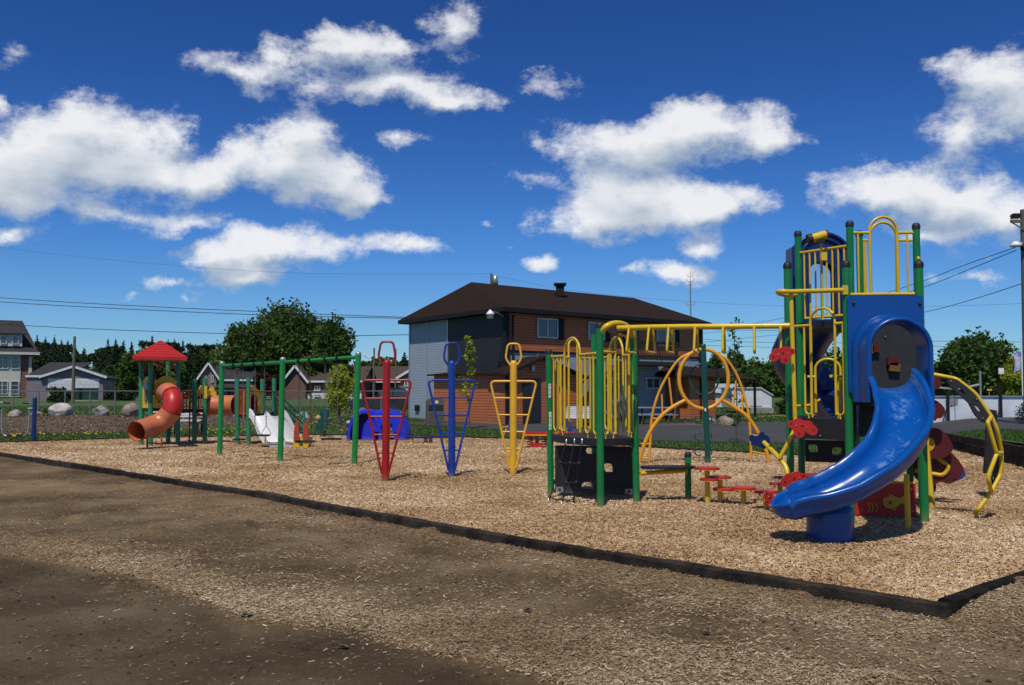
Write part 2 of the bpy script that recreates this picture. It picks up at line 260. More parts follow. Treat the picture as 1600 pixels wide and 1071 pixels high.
# ------------------------------------------------------------ mesh builder
ORIG = {}
class MB:
    def __init__(s): s.v = []; s.f = []; s.sm = []
    def add(s, vs, fs, smooth=False):
        o = len(s.v); s.v.extend([tuple(p) for p in vs]); s.f.extend([tuple(i + o for i in f) for f in fs]); s.sm.extend([smooth] * len(fs)); return s
    def box(s, c, d, M=None, rz=0.0):
        hx, hy, hz = d[0] / 2, d[1] / 2, d[2] / 2
        vs = [V((x, y, z)) for x in (-hx, hx) for y in (-hy, hy) for z in (-hz, hz)]
        m = M or Matrix.Rotation(rz, 3, 'Z'); vs = [m @ p + V(c) for p in vs]
        return s.add(vs, [(0, 1, 3, 2), (4, 6, 7, 5), (0, 4, 5, 1), (2, 3, 7, 6), (0, 2, 6, 4), (1, 5, 7, 3)])
    def bar(s, a, b, w, t, up=(0, 0, 1)):
        """rectangular bar from a to b, width w sideways and t along up"""
        a, b = V(a), V(b); d = (b - a); L = d.length; d.normalize(); u = V(up); sd_ = d.cross(u)
        if sd_.length < 1e-4: sd_ = d.cross(V((1, 0, 0)))
        sd_.normalize(); u = sd_.cross(d).normalized()
        M = Matrix((d, sd_, u)).transposed(); return s.box((a + b) / 2, (L, w, t), M)
    def tube(s, pts, r, n=10, closed=False, caps=True, r2=None):
        pts = [V(p) for p in pts]; k = len(pts); rings = []
        nrm = None
        for i in range(k):
            if closed: t = pts[(i + 1) % k] - pts[i - 1]
            else: t = pts[min(i + 1, k - 1)] - pts[max(i - 1, 0)]
            t.normalize()
            if nrm is None:
                a = V((0, 0, 1)) if abs(t.z) < .9 else V((1, 0, 0)); nrm = t.cross(a).normalized()
            else:
                nrm = (nrm - t * nrm.dot(t)); nrm.normalize()
            b = t.cross(nrm); rr = r if r2 is None else r + (r2 - r) * i / (k - 1)
            rings.append([pts[i] + (nrm * cos(2 * pi * j / n) + b * sin(2 * pi * j / n)) * rr for j in range(n)])
        vs = [p for rg in rings for p in rg]; fs = []
        for i in range(k if closed else k - 1):
            for j in range(n):
                i2 = (i + 1) % k; fs.append((i * n + j, i * n + (j + 1) % n, i2 * n + (j + 1) % n, i2 * n + j))
        s.add(vs, fs, True)
        if caps and not closed:
            s.add(rings[0], [tuple(range(n))[::-1]]); s.add(rings[-1], [tuple(range(n))])
        return s
    def cyl(s, a, b, r, n=16, r2=None): return s.tube([a, b], r, n, r2=r2)
    def lathe(s, prof, c, n=20, smooth=True):
        c = V(c); vs = []; fs = []; k = len(prof)
        for (r, z) in prof: vs += [c + V((r * cos(2 * pi * j / n), r * sin(2 * pi * j / n), z)) for j in range(n)]
        for i in range(k - 1):
            for j in range(n): fs.append((i * n + j, i * n + (j + 1) % n, (i + 1) * n + (j + 1) % n, (i + 1) * n + j))
        return s.add(vs, fs, smooth)
    def plate(s, loops, th, M, off=0.0):
        """2-D loops (first the outline, then holes) extruded by th along local z of the 4x4 matrix M"""
        L3 = [[V((p[0], p[1], 0)) for p in lp] for lp in loops]; tri = tessellate_polygon(L3)
        flat = [p for lp in L3 for p in lp]
        for z in (off - th / 2, off + th / 2): s.add([M @ V((p.x, p.y, z)) for p in flat], [t for t in tri])
        for lp in L3:
            n = len(lp); vs = [M @ V((p.x, p.y, z)) for z in (off - th / 2, off + th / 2) for p in lp]
            s.add(vs, [(i, (i + 1) % n, n + (i + 1) % n, n + i) for i in range(n)])
        return s
    def sweep(s, path, prof, ups=None, closed_prof=True, smooth=True, scale=None, caps=True):
        path = [V(p) for p in path]; k = len(path); vs = []
        for i, p in enumerate(path):
            t = (path[min(i + 1, k - 1)] - path[max(i - 1, 0)]).normalized(); up = V(ups[i]) if ups else V((0, 0, 1))
            sd_ = t.cross(up).normalized(); up = sd_.cross(t); q = scale[i] if scale else 1
            pr = prof(i) if callable(prof) else prof
            vs += [p + sd_ * a * q + up * b * q for a, b in pr]
        m = len(prof(0)) if callable(prof) else len(prof); fs = []
        for i in range(k - 1):
            for j in range(m if closed_prof else m - 1):
                j2 = (j + 1) % m; fs.append((i * m + j, i * m + j2, (i + 1) * m + j2, (i + 1) * m + j))
        s.add(vs, fs, smooth)
        if caps and closed_prof:
            for base in (0, (k - 1) * m): s.add(vs[base:base + m], [t for t in tessellate_polygon([[V((p[0], p[1], 0)) for p in (prof(0) if callable(prof) else prof)]])])
        return s
    def build(s, name, m, parent=None, label=None):
        o0 = ORIG.get(parent.name, V((0, 0, 0))) if parent else V((0, 0, 0))
        me = bpy.data.meshes.new(name); me.from_pydata([(x - o0.x, y - o0.y, z - o0.z) for x, y, z in s.v], [], s.f)
        me.polygons.foreach_set('use_smooth', s.sm); me.materials.append(m); me.update()
        o = bpy.data.objects.new(name, me); sc.collection.objects.link(o)
        if parent: o.parent = parent; ORIG[o.name] = o0
        else: ORIG[o.name] = V((0, 0, 0))
        if label: o['label'] = label
        return o
def thing(name, label, cat, loc=(0, 0, 0), group=None):
    o = bpy.data.objects.new(name, None); sc.collection.objects.link(o); o.location = loc; o.empty_display_size = .3
    o['label'] = label; o['category'] = cat
    if group: o['group'] = group
    ORIG[o.name] = V(loc); return o
def tag(o, label, cat, group=None):
    o['label'] = label; o['category'] = cat
    if group: o['group'] = group
    return o
def struct(o): o['kind'] = 'structure'; return o
def holder(name, loc=(0, 0, 0)):
    o = bpy.data.objects.new(name, None); sc.collection.objects.link(o); o.location = loc; o['kind'] = 'structure'; ORIG[o.name] = V(loc); return o
def copy_tree(o, loc, label=None):
    c = o.copy(); sc.collection.objects.link(c); c.location = loc
    if label: c['label'] = label
    for ch in [x for x in bpy.data.objects if x.parent == o]:
        d = ch.copy(); sc.collection.objects.link(d); d.parent = c
        for g_ in [x for x in bpy.data.objects if x.parent == ch]:
            h = g_.copy(); sc.collection.objects.link(h); h.parent = d
    return c
def np_mesh(name, verts, faces, m, parent=None, smooth=False, attrs=None):
    """verts (n,3), faces (k,q) numpy"""
    me = bpy.data.meshes.new(name); n, (k, q) = len(verts), faces.shape
    me.vertices.add(n); me.vertices.foreach_set('co', verts.astype(np.float32).ravel())
    me.loops.add(k * q); me.loops.foreach_set('vertex_index', faces.astype(np.int32).ravel())
    me.polygons.add(k); me.polygons.foreach_set('loop_start', np.arange(0, k * q, q, dtype=np.int32))
    me.polygons.foreach_set('use_smooth', np.full(k, smooth))
    me.materials.append(m); me.update(calc_edges=True)
    for an, av in (attrs or {}).items():
        a = me.attributes.new(an, 'FLOAT', 'POINT'); a.data.foreach_set('value', av.astype(np.float32))
    o = bpy.data.objects.new(name, me); sc.collection.objects.link(o)
    if parent: o.parent = parent; o.location = -ORIG[parent.name]
    return o
def fillet(pts, r, n=5, closed=False):
    pts = [V(p) for p in pts]; out = []; k = len(pts)
    for i in range(k):
        if not closed and i in (0, k - 1): out.append(pts[i]); continue
        a, b, c = pts[i - 1], pts[i], pts[(i + 1) % k]; d1 = a - b; d2 = c - b
        q = min(r, d1.length * .48, d2.length * .48); p1 = b + d1.normalized() * q; p2 = b + d2.normalized() * q
        for j in range(n + 1):
            t = j / n; out.append(p1 * (1 - t) ** 2 + b * 2 * t * (1 - t) + p2 * t * t)
    return out
def spline(pts, n=8):
    """Catmull-Rom"""
    pts = [V(p) for p in pts]; out = []; q = [pts[0] * 2 - pts[1]] + pts + [pts[-1] * 2 - pts[-2]]
    for i in range(1, len(q) - 2):
        for j in range(n):
            t = j / n; a, b, c, d = q[i - 1:i + 3]
            out.append(.5 * ((2 * b) + (c - a) * t + (2 * a - 5 * b + 4 * c - d) * t * t + (3 * b - a - 3 * c + d) * t ** 3))
    out.append(pts[-1]); return out
def frame(o, xdir, zdir=(0, 0, 1)):
    """4x4: local x along xdir, local y along zdir (up), local z = normal"""
    x = V(xdir).normalized(); y = V(zdir).normalized(); y = (y - x * y.dot(x)).normalized(); z = x.cross(y)
    return Matrix.Translation(V(o)) @ Matrix((x, y, z)).transposed().to_4x4()
def circ(cx, cy, r, n=14, ry=None): return [(cx + r * cos(2 * pi * i / n), cy + (ry or r) * sin(2 * pi * i / n)) for i in range(n)]
def rrect(x0, y0, x1, y1, r=.03, n=4):
    out = []
    for cx, cy, a0 in ((x1 - r, y1 - r, 0), (x0 + r, y1 - r, pi / 2), (x0 + r, y0 + r, pi), (x1 - r, y0 + r, 3 * pi / 2)):
        out += [(cx + r * cos(a0 + j / n * pi / 2), cy + r * sin(a0 + j / n * pi / 2)) for j in range(n + 1)]
    return out
def vnoise(x, y, seed=0):
    """numpy value noise"""
    xi = np.floor(x).astype(np.int64); yi = np.floor(y).astype(np.int64); xf = x - xi; yf = y - yi
    def h(a, b):
        n = (a * 374761393 + b * 668265263 + seed * 144665) & 0x7fffffff
        n = ((n ^ (n >> 13)) * 1274126177) & 0x7fffffff
        return ((n ^ (n >> 16)) & 0xffff) / 65535.0
    sx = xf * xf * (3 - 2 * xf); sy = yf * yf * (3 - 2 * yf)
    return (h(xi, yi) * (1 - sx) + h(xi + 1, yi) * sx) * (1 - sy) + (h(xi, yi + 1) * (1 - sx) + h(xi + 1, yi + 1) * sx) * sy
def fbm(x, y, o=5, seed=0, g=.5):
    a = 1; t = 0; s = 0
    for i in range(o): t = t + a * vnoise(x * 2 ** i, y * 2 ** i, seed + i * 17); s += a; a *= g
    return t / s
def ss(t): t = np.clip(t, 0, 1); return t * t * (3 - 2 * t)
# ============================================================ THE GROUND
def inside(poly, x, y):
    r = np.zeros(x.shape, bool); n = len(poly)
    for i in range(n):
        x0, y0 = poly[i]; x1, y1 = poly[(i + 1) % n]
        c = ((y0 > y) != (y1 > y)); xx = (x1 - x0) * (y - y0) / (y1 - y0 + 1e-12) + x0; r ^= c & (x < xx)
    return r
def segd(a, b, x, y):
    ax, ay = a; bx, by = b; dx, dy = bx - ax, by - ay; t = np.clip(((x - ax) * dx + (y - ay) * dy) / (dx * dx + dy * dy), 0, 1)
    return np.hypot(x - ax - t * dx, y - ay - t * dy)
CF = G(1468, 950).xy; CL_ = V((-16.2, 26.1)); CRt = V((8.3, 11.2)); CB = G(1470, 706).xy
BACK = [CB, G(1260, 713.5).xy, G(1060, 703).xy, G(840, 688).xy, G(700, 683.5).xy, G(480, 680).xy, G(200, 686).xy, CL_]
PLAY = [tuple(CL_), tuple(G(400, 771).xy), tuple(G(800, 843).xy), tuple(CF), tuple(CRt)] + [tuple(p) for p in BACK[:-1]]

def lawn_z(x, y):
    x = np.asarray(x, float); y = np.asarray(y, float); a = x / np.maximum(y, 1)
    z = .75 * ss((y - 55) / 55) + 1.4 * ss((y - 120) / 380)
    z = z + .42 * ss((a - .40) / .13) * ss((46 - y) / 8) * ss((y-13)/3)
    z = z + .03 * (fbm(x * .25, y * .25, 3, 5) - .5) * ss((y - 22) / 12)
    return z
def berm_z(x, y):
    a = x / y; yc = 36.3 + .8 * np.sin(x * .35)
    return .50 * np.exp(-((y - yc) / 2.1) ** 2) * ss((-.16 - a) / .09) * ss((a + .78) / .05) * (.85 + .3 * fbm(x * .5, y * .5, 3, 9))
def lz(x, y): return float(lawn_z(x, y) + berm_z(x, y))

# base sheet to the horizon
MUDM = mat('bare_soil', (.055, .042, .031), .95, (.095, .075, .056), 1.2, .6, 30, detail=8)
g_ = MB().add([(-3000, -3000, -.35), (3000, -3000, -.35), (3000, 3000, -.35), (-3000, 3000, -.35)], [(0, 1, 2, 3)])
struct(g_.build('ground', MUDM))

# lawn: sheet from the back kerb to the horizon
GRASS = mat('grass', (.032, .075, .012), .9, (.075, .115, .022), .5, .9, 9, detail=9)
bx = np.array([(p.x / p.y) for p in BACK[::-1]]); by = np.array([p.y for p in BACK[::-1]])
bx = np.concatenate([[-3.0, -.9], bx, [CRt.x / CRt.y, 3.0]]); by = np.concatenate([[14, 24], by, [CRt.y, 5.0]])
o_ = np.argsort(bx); bx = bx[o_]; by = by[o_]
na, nd = 520, 150
A_ = np.concatenate([np.linspace(-3, -.75, 40), np.linspace(-.74, .74, 440), np.linspace(.76, 3, 40)])
near = np.interp(A_, bx, by)
T_ = np.linspace(0, 1, nd)
D_ = near[:, None] * (2600 / near[:, None]) ** (T_[None, :] ** 1.6)
XX = A_[:, None] * D_; ZZ = lawn_z(XX, D_) + berm_z(XX, D_) + .012
idx = np.arange(na * nd).reshape(na, nd)
fc = np.stack([idx[:-1, :-1], idx[1:, :-1], idx[1:, 1:], idx[:-1, 1:]], -1).reshape(-1, 4)
struct(np_mesh('lawn', np.stack([XX, D_, ZZ], -1).reshape(-1, 3), fc, GRASS, smooth=True))

def strip(name, lo, hi, m, dz, nx=160, ny=14, zf=None):
    """sheet between two pixel polylines of the ground, laid dz above the lawn"""
    lx = [p[0] for p in lo]; xs = np.linspace(min(lx), max(lx), nx); yl = np.interp(xs, lx, [p[1] for p in lo]); yh = np.interp(xs, [p[0] for p in hi], [p[1] for p in hi])
    vs = np.zeros((nx, ny, 3))
    for i in range(nx):
        a = (xs[i] - 800) / F; d0 = 2216.5 / (yl[i] - 610); d1 = 2216.5 / (yh[i] - 610)
        d = np.linspace(d0, d1, ny) ; vs[i, :, 0] = a * d; vs[i, :, 1] = d
    if zf is None: vs[..., 2] = lawn_z(vs[..., 0], vs[..., 1]) + berm_z(vs[..., 0], vs[..., 1]) + .012 + dz
    else: vs[..., 2] = zf(vs[..., 0], vs[..., 1])
    id_ = np.arange(nx * ny).reshape(nx, ny)
    f = np.stack([id_[:-1, :-1], id_[1:, :-1], id_[1:, 1:], id_[:-1, 1:]], -1).reshape(-1, 4)
    return np_mesh(name, vs.reshape(-1, 3), f, m, smooth=True)
ASPH = mat('asphalt', (.040, .039, .043), .9, (.058, .055, .058), .35, .5, 40, detail=8)
struct(strip('asphalt_path', [(640, 664), (800, 674), (900, 684), (1060, 691), (1260, 694), (1400, 690), (1700, 702), (2100, 716)],
             [(640, 660.5), (800, 662), (900, 661), (1060, 661), (1260, 661), (1400, 667), (1700, 670), (2100, 676)], ASPH, .012))
MULCH = mat('bark_mulch', (.055, .037, .024), .95, (.125, .088, .058), 3, 1, 9, detail=9)
bd = strip('mulch_bed', [(-200, 683), (0, 681.5), (120, 678.5), (200, 676.5), (400, 673.5), (540, 673), (575, 668)],
           [(-200, 667), (0, 667), (120, 668), (200, 668), (400, 667.5), (540, 667), (575, 665)], MULCH, .014, ny=24, nx=300)
struct(bd)
# far gravel lane beyond the lawn at the houses
GRAV = mat('gravel_lane', (.20, .18, .16), .95, (.27, .25, .22), 2, .4, 20)
struct(strip('road', [(-300, 631.2), (300, 630.2), (640, 631)], [(-300, 629.4), (300, 628.6), (640, 629.4)], GRAV, .02, ny=4))
struct(strip('gravel_lane', [(1060, 655), (1240, 650.8), (1400, 649)], [(1060, 653), (1240, 649), (1400, 647.6)], GRAV, .02, ny=4))

# ---------- wood chip play surface and the trodden soil in front of it
def play_z(x, y):
    z = .035 * (fbm(x * .9, y * .9, 4, 3) - .5) + .02 * (fbm(x * 4, y * 4, 3, 31) - .5)
    z = z - .035 * np.exp(-(((x - 3.3) / .8) ** 2 + ((y - 9.0) / .5) ** 2))
    for hx_, hy_ in ((-9.1, 20.6), (-7.9, 20.4), (-6.4, 20.2), (-5.6, 20.0), (-4.3, 19.9), (-3.8, 19.7)): z = z - .05 * np.exp(-(((x - hx_) / .5) ** 2 + ((y - hy_) / .7) ** 2))
    # drift of chips up against the timber wall on the right
    return z + .12 * np.exp(-np.minimum(segd(tuple(CRt), tuple(CB), x, y), 5) ** 2 / 1.2)
def band(pts, w):
    pts = [tuple(G(a, b).xy) for a, b in pts]
    return lambda x, y: np.min([segd(pts[i], pts[i + 1], x, y) for i in range(len(pts) - 1)], axis=0) / w
b1 = band([(-60, 830), (120, 862), (300, 905), (470, 940), (700, 955), (960, 1010), (1300, 1060)], .42)
b2 = band([(420, 800), (640, 820), (850, 860), (1150, 930), (1400, 960)], .38)
b3 = band([(0, 750), (250, 762), (420, 790)], .9)
b4 = band([(620, 985), (900, 1040), (1300, 1100)], .35)
b5 = band([(1530, 935), (1620, 915), (1700, 900)], .33)
def YL(x, y): return np.interp(x / np.maximum(y, .1), [-.56, -.42, -.294, -.105, .07, .2], [8.9, 7.9, 6.33, 5.68, 4.8, 4.2])
bd1 = band([(60, 742), (220, 752), (380, 778), (560, 800), (640, 812)], .55)
def bare(x, y):
    """damp dark earth: the trampled lower left and a band below the kerb"""
    w = fbm(x * 1.1, y * 1.1, 5, 83); return np.clip(ss((YL(x, y) - y + .9 * (w - .5)) / .45 + .5) + .75 * np.exp(-(bd1(x, y) + (w - .5) * 2) ** 2) + .5 * ss((w - .60) / .08), 0, 1)
def cover(x, y):
    """how much the soil in front of the kerb is strewn with chips, 0..1"""
    w = fbm(x * 1.3, y * 1.3, 4, 41); n = fbm(x * 3.1, y * 3.1, 4, 47)
    c = np.zeros_like(x)
    for b, k in ((b1, 1), (b2, .62), (b3, .55), (b4, .9), (b5, 1.15)): c = np.maximum(c, k * np.exp(-(b(x, y) + (w - .5) * 1.4) ** 2))
    # mid field between the bands is half strewn, the corner at the lower left is bare
    yl = YL(x, y)
    c = c * (.12 + .88 * ss((y - yl + .3 * (w - .5)) / .35)) + .33 * ss((y - yl) / .5) * n
    return np.clip(c * (.45 + 1.1 * n), 0, 1)
def soil_z(x, y):
    z = -.055 + .045 * (fbm(x * .6, y * .6, 4, 61) - .5) + .022 * (fbm(x * 5, y * 5, 4, 67) - .5) + .008 * (fbm(x * 19, y * 19, 3, 69) - .5)
    z = z + .075 * np.exp(-b5(x, y) ** 2)
    lump = np.maximum(fbm(x * 2.2, y * 2.2, 3, 71) - .66, 0) * .25
    return z + lump

def grid_sheet(name, xs, ys, zf, m, keep, attr=None):
    X_, Y2 = np.meshgrid(xs, ys, indexing='ij'); k = keep(X_, Y2); Z_ = zf(X_, Y2)
    n, q = X_.shape; id_ = np.arange(n * q).reshape(n, q)
    kk = (k[:-1, :-1] & k[1:, :-1] & k[1:, 1:] & k[:-1, 1:]) if name == 'play_surface' else (k[:-1, :-1] | k[1:, :-1] | k[1:, 1:] | k[:-1, 1:])
    f = np.stack([id_[:-1, :-1], id_[1:, :-1], id_[1:, 1:], id_[:-1, 1:]], -1)[kk]
    us, inv = np.unique(f.ravel(), return_inverse=True)
    vs = np.stack([X_, Y2, Z_], -1).reshape(-1, 3)[us]; f = inv.reshape(-1, 4)
    return np_mesh(name, vs, f, m, smooth=True, attrs={k2: fn(vs[:, 0], vs[:, 1]) for k2, fn in (attr or {}).items()})

def chipmat(name, soil=False):
    m = bpy.data.materials.new(name); m.use_nodes = True; n = m.node_tree.nodes; l = m.node_tree.links; b = n['Principled BSDF']
    b.inputs['Roughness'].default_value = .92; b.inputs['Specular IOR Level'].default_value = .2
    t = n.new('ShaderNodeTexCoord')
    def vor(scale, stretch, rot, det=1):
        mp = n.new('ShaderNodeMapping'); mp.inputs['Scale'].default_value = stretch; mp.inputs['Rotation'].default_value = (0, 0, rot)
        # warp so that cells turn this way and that
        wn_ = n.new('ShaderNodeTexNoise'); wn_.inputs['Scale'].default_value = 9; wn_.inputs['Detail'].default_value = 2; l.new(t.outputs['Object'], wn_.inputs[0])
        vm = n.new('ShaderNodeVectorMath'); vm.operation = 'MULTIPLY_ADD'; vm.inputs[1].default_value = (.16, .16, 0); l.new(wn_.outputs['Color'], vm.inputs[0]); l.new(t.outputs['Object'], vm.inputs[2])
        l.new(vm.outputs[0], mp.inputs[0]); v_ = n.new('ShaderNodeTexVoronoi'); v_.inputs['Scale'].default_value = scale; l.new(mp.outputs[0], v_.inputs['Vector']); return v_
    v1 = vor(34, (1, 2.6, 1), .5); v2 = vor(60, (2.4, 1, 1), .2)
    cr_ = n.new('ShaderNodeValToRGB'); e_ = cr_.color_ramp.elements
    e_[0].position = 0; e_[0].color = (.15, .082, .036, 1); e_[1].position = 1; e_[1].color = (.60, .44, .27, 1)
    for p_, c_ in ((.22, (.29, .17, .085, 1)), (.5, (.43, .28, .15, 1)), (.8, (.50, .34, .19, 1))): q_ = e_.new(p_); q_.color = c_
    sp = n.new('ShaderNodeSeparateColor'); l.new(v1.outputs['Color'], sp.inputs[0]); sp2 = n.new('ShaderNodeSeparateColor'); l.new(v2.outputs['Color'], sp2.inputs[0])
    mxx = n.new('ShaderNodeMath'); mxx.operation = 'MULTIPLY_ADD'; mxx.inputs[1].default_value = .5; l.new(sp.outputs[0], mxx.inputs[0])
    h_ = n.new('ShaderNodeMath'); h_.operation = 'MULTIPLY'; h_.inputs[1].default_value = .5; l.new(sp2.outputs[1], h_.inputs[0]); l.new(h_.outputs[0], mxx.inputs[2])
    big = n.new('ShaderNodeTexNoise'); big.inputs['Scale'].default_value = 1.1; big.inputs['Detail'].default_value = 12; big.inputs['Roughness'].default_value = .72; l.new(t.outputs['Object'], big.inputs[0])
    ad = n.new('ShaderNodeMath'); ad.operation = 'MULTIPLY_ADD'; ad.inputs[1].default_value = 1.1; ad.inputs[2].default_value = -.58; l.new(big.outputs[0], ad.inputs[0])
    a2 = n.new('ShaderNodeMath'); a2.operation = 'ADD'; l.new(mxx.outputs[0], a2.inputs[0]); l.new(ad.outputs[0], a2.inputs[1]); l.new(a2.outputs[0], cr_.inputs[0])
    out = cr_.outputs[0]
    bp = n.new('ShaderNodeBump'); bp.inputs['Strength'].default_value = .9; bp.inputs['Distance'].default_value = .02
    if soil:
        s1 = n.new('ShaderNodeTexNoise'); s1.inputs['Scale'].default_value = .55; s1.inputs['Detail'].default_value = 8; s1.inputs['Roughness'].default_value = .6; l.new(t.outputs['Object'], s1.inputs[0])
        s2 = n.new('ShaderNodeTexNoise'); s2.inputs['Scale'].default_value = 45; s2.inputs['Detail'].default_value = 5; s2.inputs['Roughness'].default_value = .75; l.new(t.outputs['Object'], s2.inputs[0])
        r1 = n.new('ShaderNodeValToRGB'); q_ = r1.color_ramp.elements; q_[0].position = .34; q_[0].color = (.060, .037, .016, 1); q_[1].position = .68; q_[1].color = (.215, .158, .092, 1)
        q2 = q_.new(.5); q2.color = (.115, .077, .037, 1)
        l.new(s1.outputs[0], r1.inputs[0])
        r2 = n.new('ShaderNodeMix'); r2.data_type = 'RGBA'; r2.blend_type = 'OVERLAY'; r2.inputs[0].default_value = .55; l.new(r1.outputs[0], r2.inputs[6]); l.new(s2.outputs[0], r2.inputs[7])
        hs = n.new('ShaderNodeHueSaturation'); hs.inputs['Saturation'].default_value = .95; l.new(r2.outputs[2], hs.inputs['Color'])
        ab = n.new('ShaderNodeAttribute'); ab.attribute_name = 'bare'; mv = n.new('ShaderNodeMapRange'); mv.inputs[3].default_value = 1.05; mv.inputs[4].default_value = .66; l.new(ab.outputs['Fac'], mv.inputs[0]); l.new(mv.outputs[0], hs.inputs['Value'])
        # strewn cover from the attribute, broken up chip by chip
        at = n.new('ShaderNodeAttribute'); at.attribute_name = 'cover'
        th = n.new('ShaderNodeMath'); th.operation = 'SUBTRACT'; l.new(at.outputs['Fac'], th.inputs[0]); l.new(sp.outputs[1], th.inputs[1])
        t2 = n.new('ShaderNodeMapRange'); t2.inputs[1].default_value = -.1; t2.inputs[2].default_value = .12; l.new(th.outputs[0], t2.inputs[0])
        dk = n.new('ShaderNodeMix'); dk.data_type = 'RGBA'; dk.blend_type = 'MULTIPLY'; dk.inputs[0].default_value = 1; dk.inputs[7].default_value = (.60, .60, .60, 1); l.new(out, dk.inputs[6])
        fm = n.new('ShaderNodeMix'); fm.data_type = 'RGBA'; l.new(t2.outputs[0], fm.inputs[0]); l.new(hs.outputs[0], fm.inputs[6]); l.new(dk.outputs[2], fm.inputs[7]); out = fm.outputs[2]
        l.new(s2.outputs[0], bp.inputs['Height']); bp.inputs['Strength'].default_value = .55; bp.inputs['Distance'].default_value = .03
    else:
        l.new(a2.outputs[0], bp.inputs['Height'])
    l.new(bp.outputs[0], b.inputs['Normal']); l.new(out, b.inputs['Base Color']); return m
CHIPS = chipmat('wood_chip_bed'); SOIL = chipmat('trodden_soil', True)
xs = np.concatenate([np.arange(-17, -4, .07), np.arange(-4, 9.2, .05), np.arange(9.2, 12, .15)])
ys = np.concatenate([np.arange(6.2, 13, .05), np.arange(13, 34, .09)])
struct(grid_sheet('play_surface', xs, ys, play_z, CHIPS, lambda x, y: inside(PLAY, x, y)))
FR = [tuple(CL_), tuple(G(400, 771).xy), tuple(G(800, 843).xy), tuple(CF), tuple(CRt)]
SOILP = [(-60, 26.1)] + FR + [(60, 11.2), (60, -20), (-60, -20)]
xs = np.concatenate([np.arange(-60, -17, 1.0), np.arange(-17, -6, .10), np.arange(-6, -2.6, .06), np.arange(-2.6, 5.2, .028), np.arange(5.2, 60, 1.0)])
ys = np.concatenate([np.arange(-20, 3.4, 1.0), np.arange(3.4, 9, .028), np.arange(9, 14, .07), np.arange(14, 26.4, .2)])
struct(grid_sheet('soil', xs, ys, soil_z, SOIL, lambda x, y: inside(SOILP, x, y), {'cover': cover, 'bare': bare}))

# ---------- loose chips as geometry
def chip_scatter(name, n, xr, yr, dens, zf, m, lens=(.018, .055), flat=.35):
    x = RNG.uniform(*xr, n); y = RNG.uniform(*yr, n); k = RNG.random(n) < dens(x, y); x, y = x[k], y[k]; n = len(x)
    z = zf(x, y); L = RNG.uniform(*lens, n) * RNG.choice([1, 1, 1, 1.5], n); W = L * RNG.uniform(.14, .34, n); Hh = W * RNG.uniform(.25, .5, n)
    th = RNG.uniform(0, 2 * pi, n); pit = RNG.normal(0, flat, n) ; rol = RNG.normal(0, flat, n)
    loc = np.array([(-.5, -.5, 0), (.5, -.5, 0), (-.5, 0, 1), (.5, 0, 1), (-.5, .5, 0), (.5, .5, 0)])
    P_ = np.zeros((n, 6, 3)); P_[..., 0] = loc[None, :, 0] * L[:, None] * RNG.uniform(.7, 1, (n, 6)); P_[..., 1] = loc[None, :, 1] * W[:, None]; P_[..., 2] = loc[None, :, 2] * Hh[:, None]
    c, s = np.cos(rol)[:, None], np.sin(rol)[:, None]; a, b = P_[..., 1] * c - P_[..., 2] * s, P_[..., 1] * s + P_[..., 2] * c; P_[..., 1], P_[..., 2] = a, b
    c, s = np.cos(pit)[:, None], np.sin(pit)[:, None]; a, b = P_[..., 0] * c - P_[..., 2] * s, P_[..., 0] * s + P_[..., 2] * c; P_[..., 0], P_[..., 2] = a, b
    c, s = np.cos(th)[:, None], np.sin(th)[:, None]; a, b = P_[..., 0] * c - P_[..., 1] * s, P_[..., 0] * s + P_[..., 1] * c; P_[..., 0], P_[..., 1] = a, b
    P_[..., 0] += x[:, None]; P_[..., 1] += y[:, None]; P_[..., 2] += (z + .004 + RNG.uniform(0, .010, n))[:, None]
    base = (np.arange(n) * 6)[:, None]
    f = np.concatenate([base + np.array([0, 1, 3, 2]), base + np.array([2, 3, 5, 4])], 0)
    o = np_mesh(name, P_.reshape(-1, 3), f, m, attrs={'tint': np.repeat(np.clip(RNG.random(n) + 1.1 * (fbm(x * .8, y * .8, 4, 91) - .46), 0, 1), 6)}); o['kind'] = 'stuff'; return o
def tintmat(name, stops, rough=.9, transl=0):
    m = bpy.data.materials.new(name); m.use_nodes = True; n = m.node_tree.nodes; l = m.node_tree.links; b = n['Principled BSDF']; b.inputs['Roughness'].default_value = rough; b.inputs['Specular IOR Level'].default_value = .25
    at = n.new('ShaderNodeAttribute'); at.attribute_name = 'tint'; cr_ = n.new('ShaderNodeValToRGB'); e_ = cr_.color_ramp.elements
    e_[0].position = stops[0][0]; e_[0].color = (*stops[0][1], 1); e_[1].position = stops[-1][0]; e_[1].color = (*stops[-1][1], 1)
    for p_, c_ in stops[1:-1]: q_ = e_.new(p_); q_.color = (*c_, 1)
    l.new(at.outputs['Fac'], cr_.inputs[0]); l.new(cr_.outputs[0], b.inputs['Base Color'])
    if transl:
        tr = n.new('ShaderNodeBsdfTranslucent'); l.new(cr_.outputs[0], tr.inputs[0]); ms = n.new('ShaderNodeMixShader'); ms.inputs[0].default_value = transl
        l.new(b.outputs[0], ms.inputs[1]); l.new(tr.outputs[0], ms.inputs[2]); l.new(ms.outputs[0], n['Material Output'].inputs[0])
    return m
CHIPT = tintmat('loose_wood_chips', [(0, (.20, .11, .055)), (.25, (.41, .255, .135)), (.65, (.55, .375, .205)), (.93, (.64, .465, .28)), (1, (.76, .62, .45))])
CHIPW = tintmat('weathered_wood_chips', [(0, (.08, .052, .03)), (.35, (.21, .147, .084)), (.75, (.31, .23, .138)), (.97, (.39, .30, .19)), (1, (.50, .41, .29))])
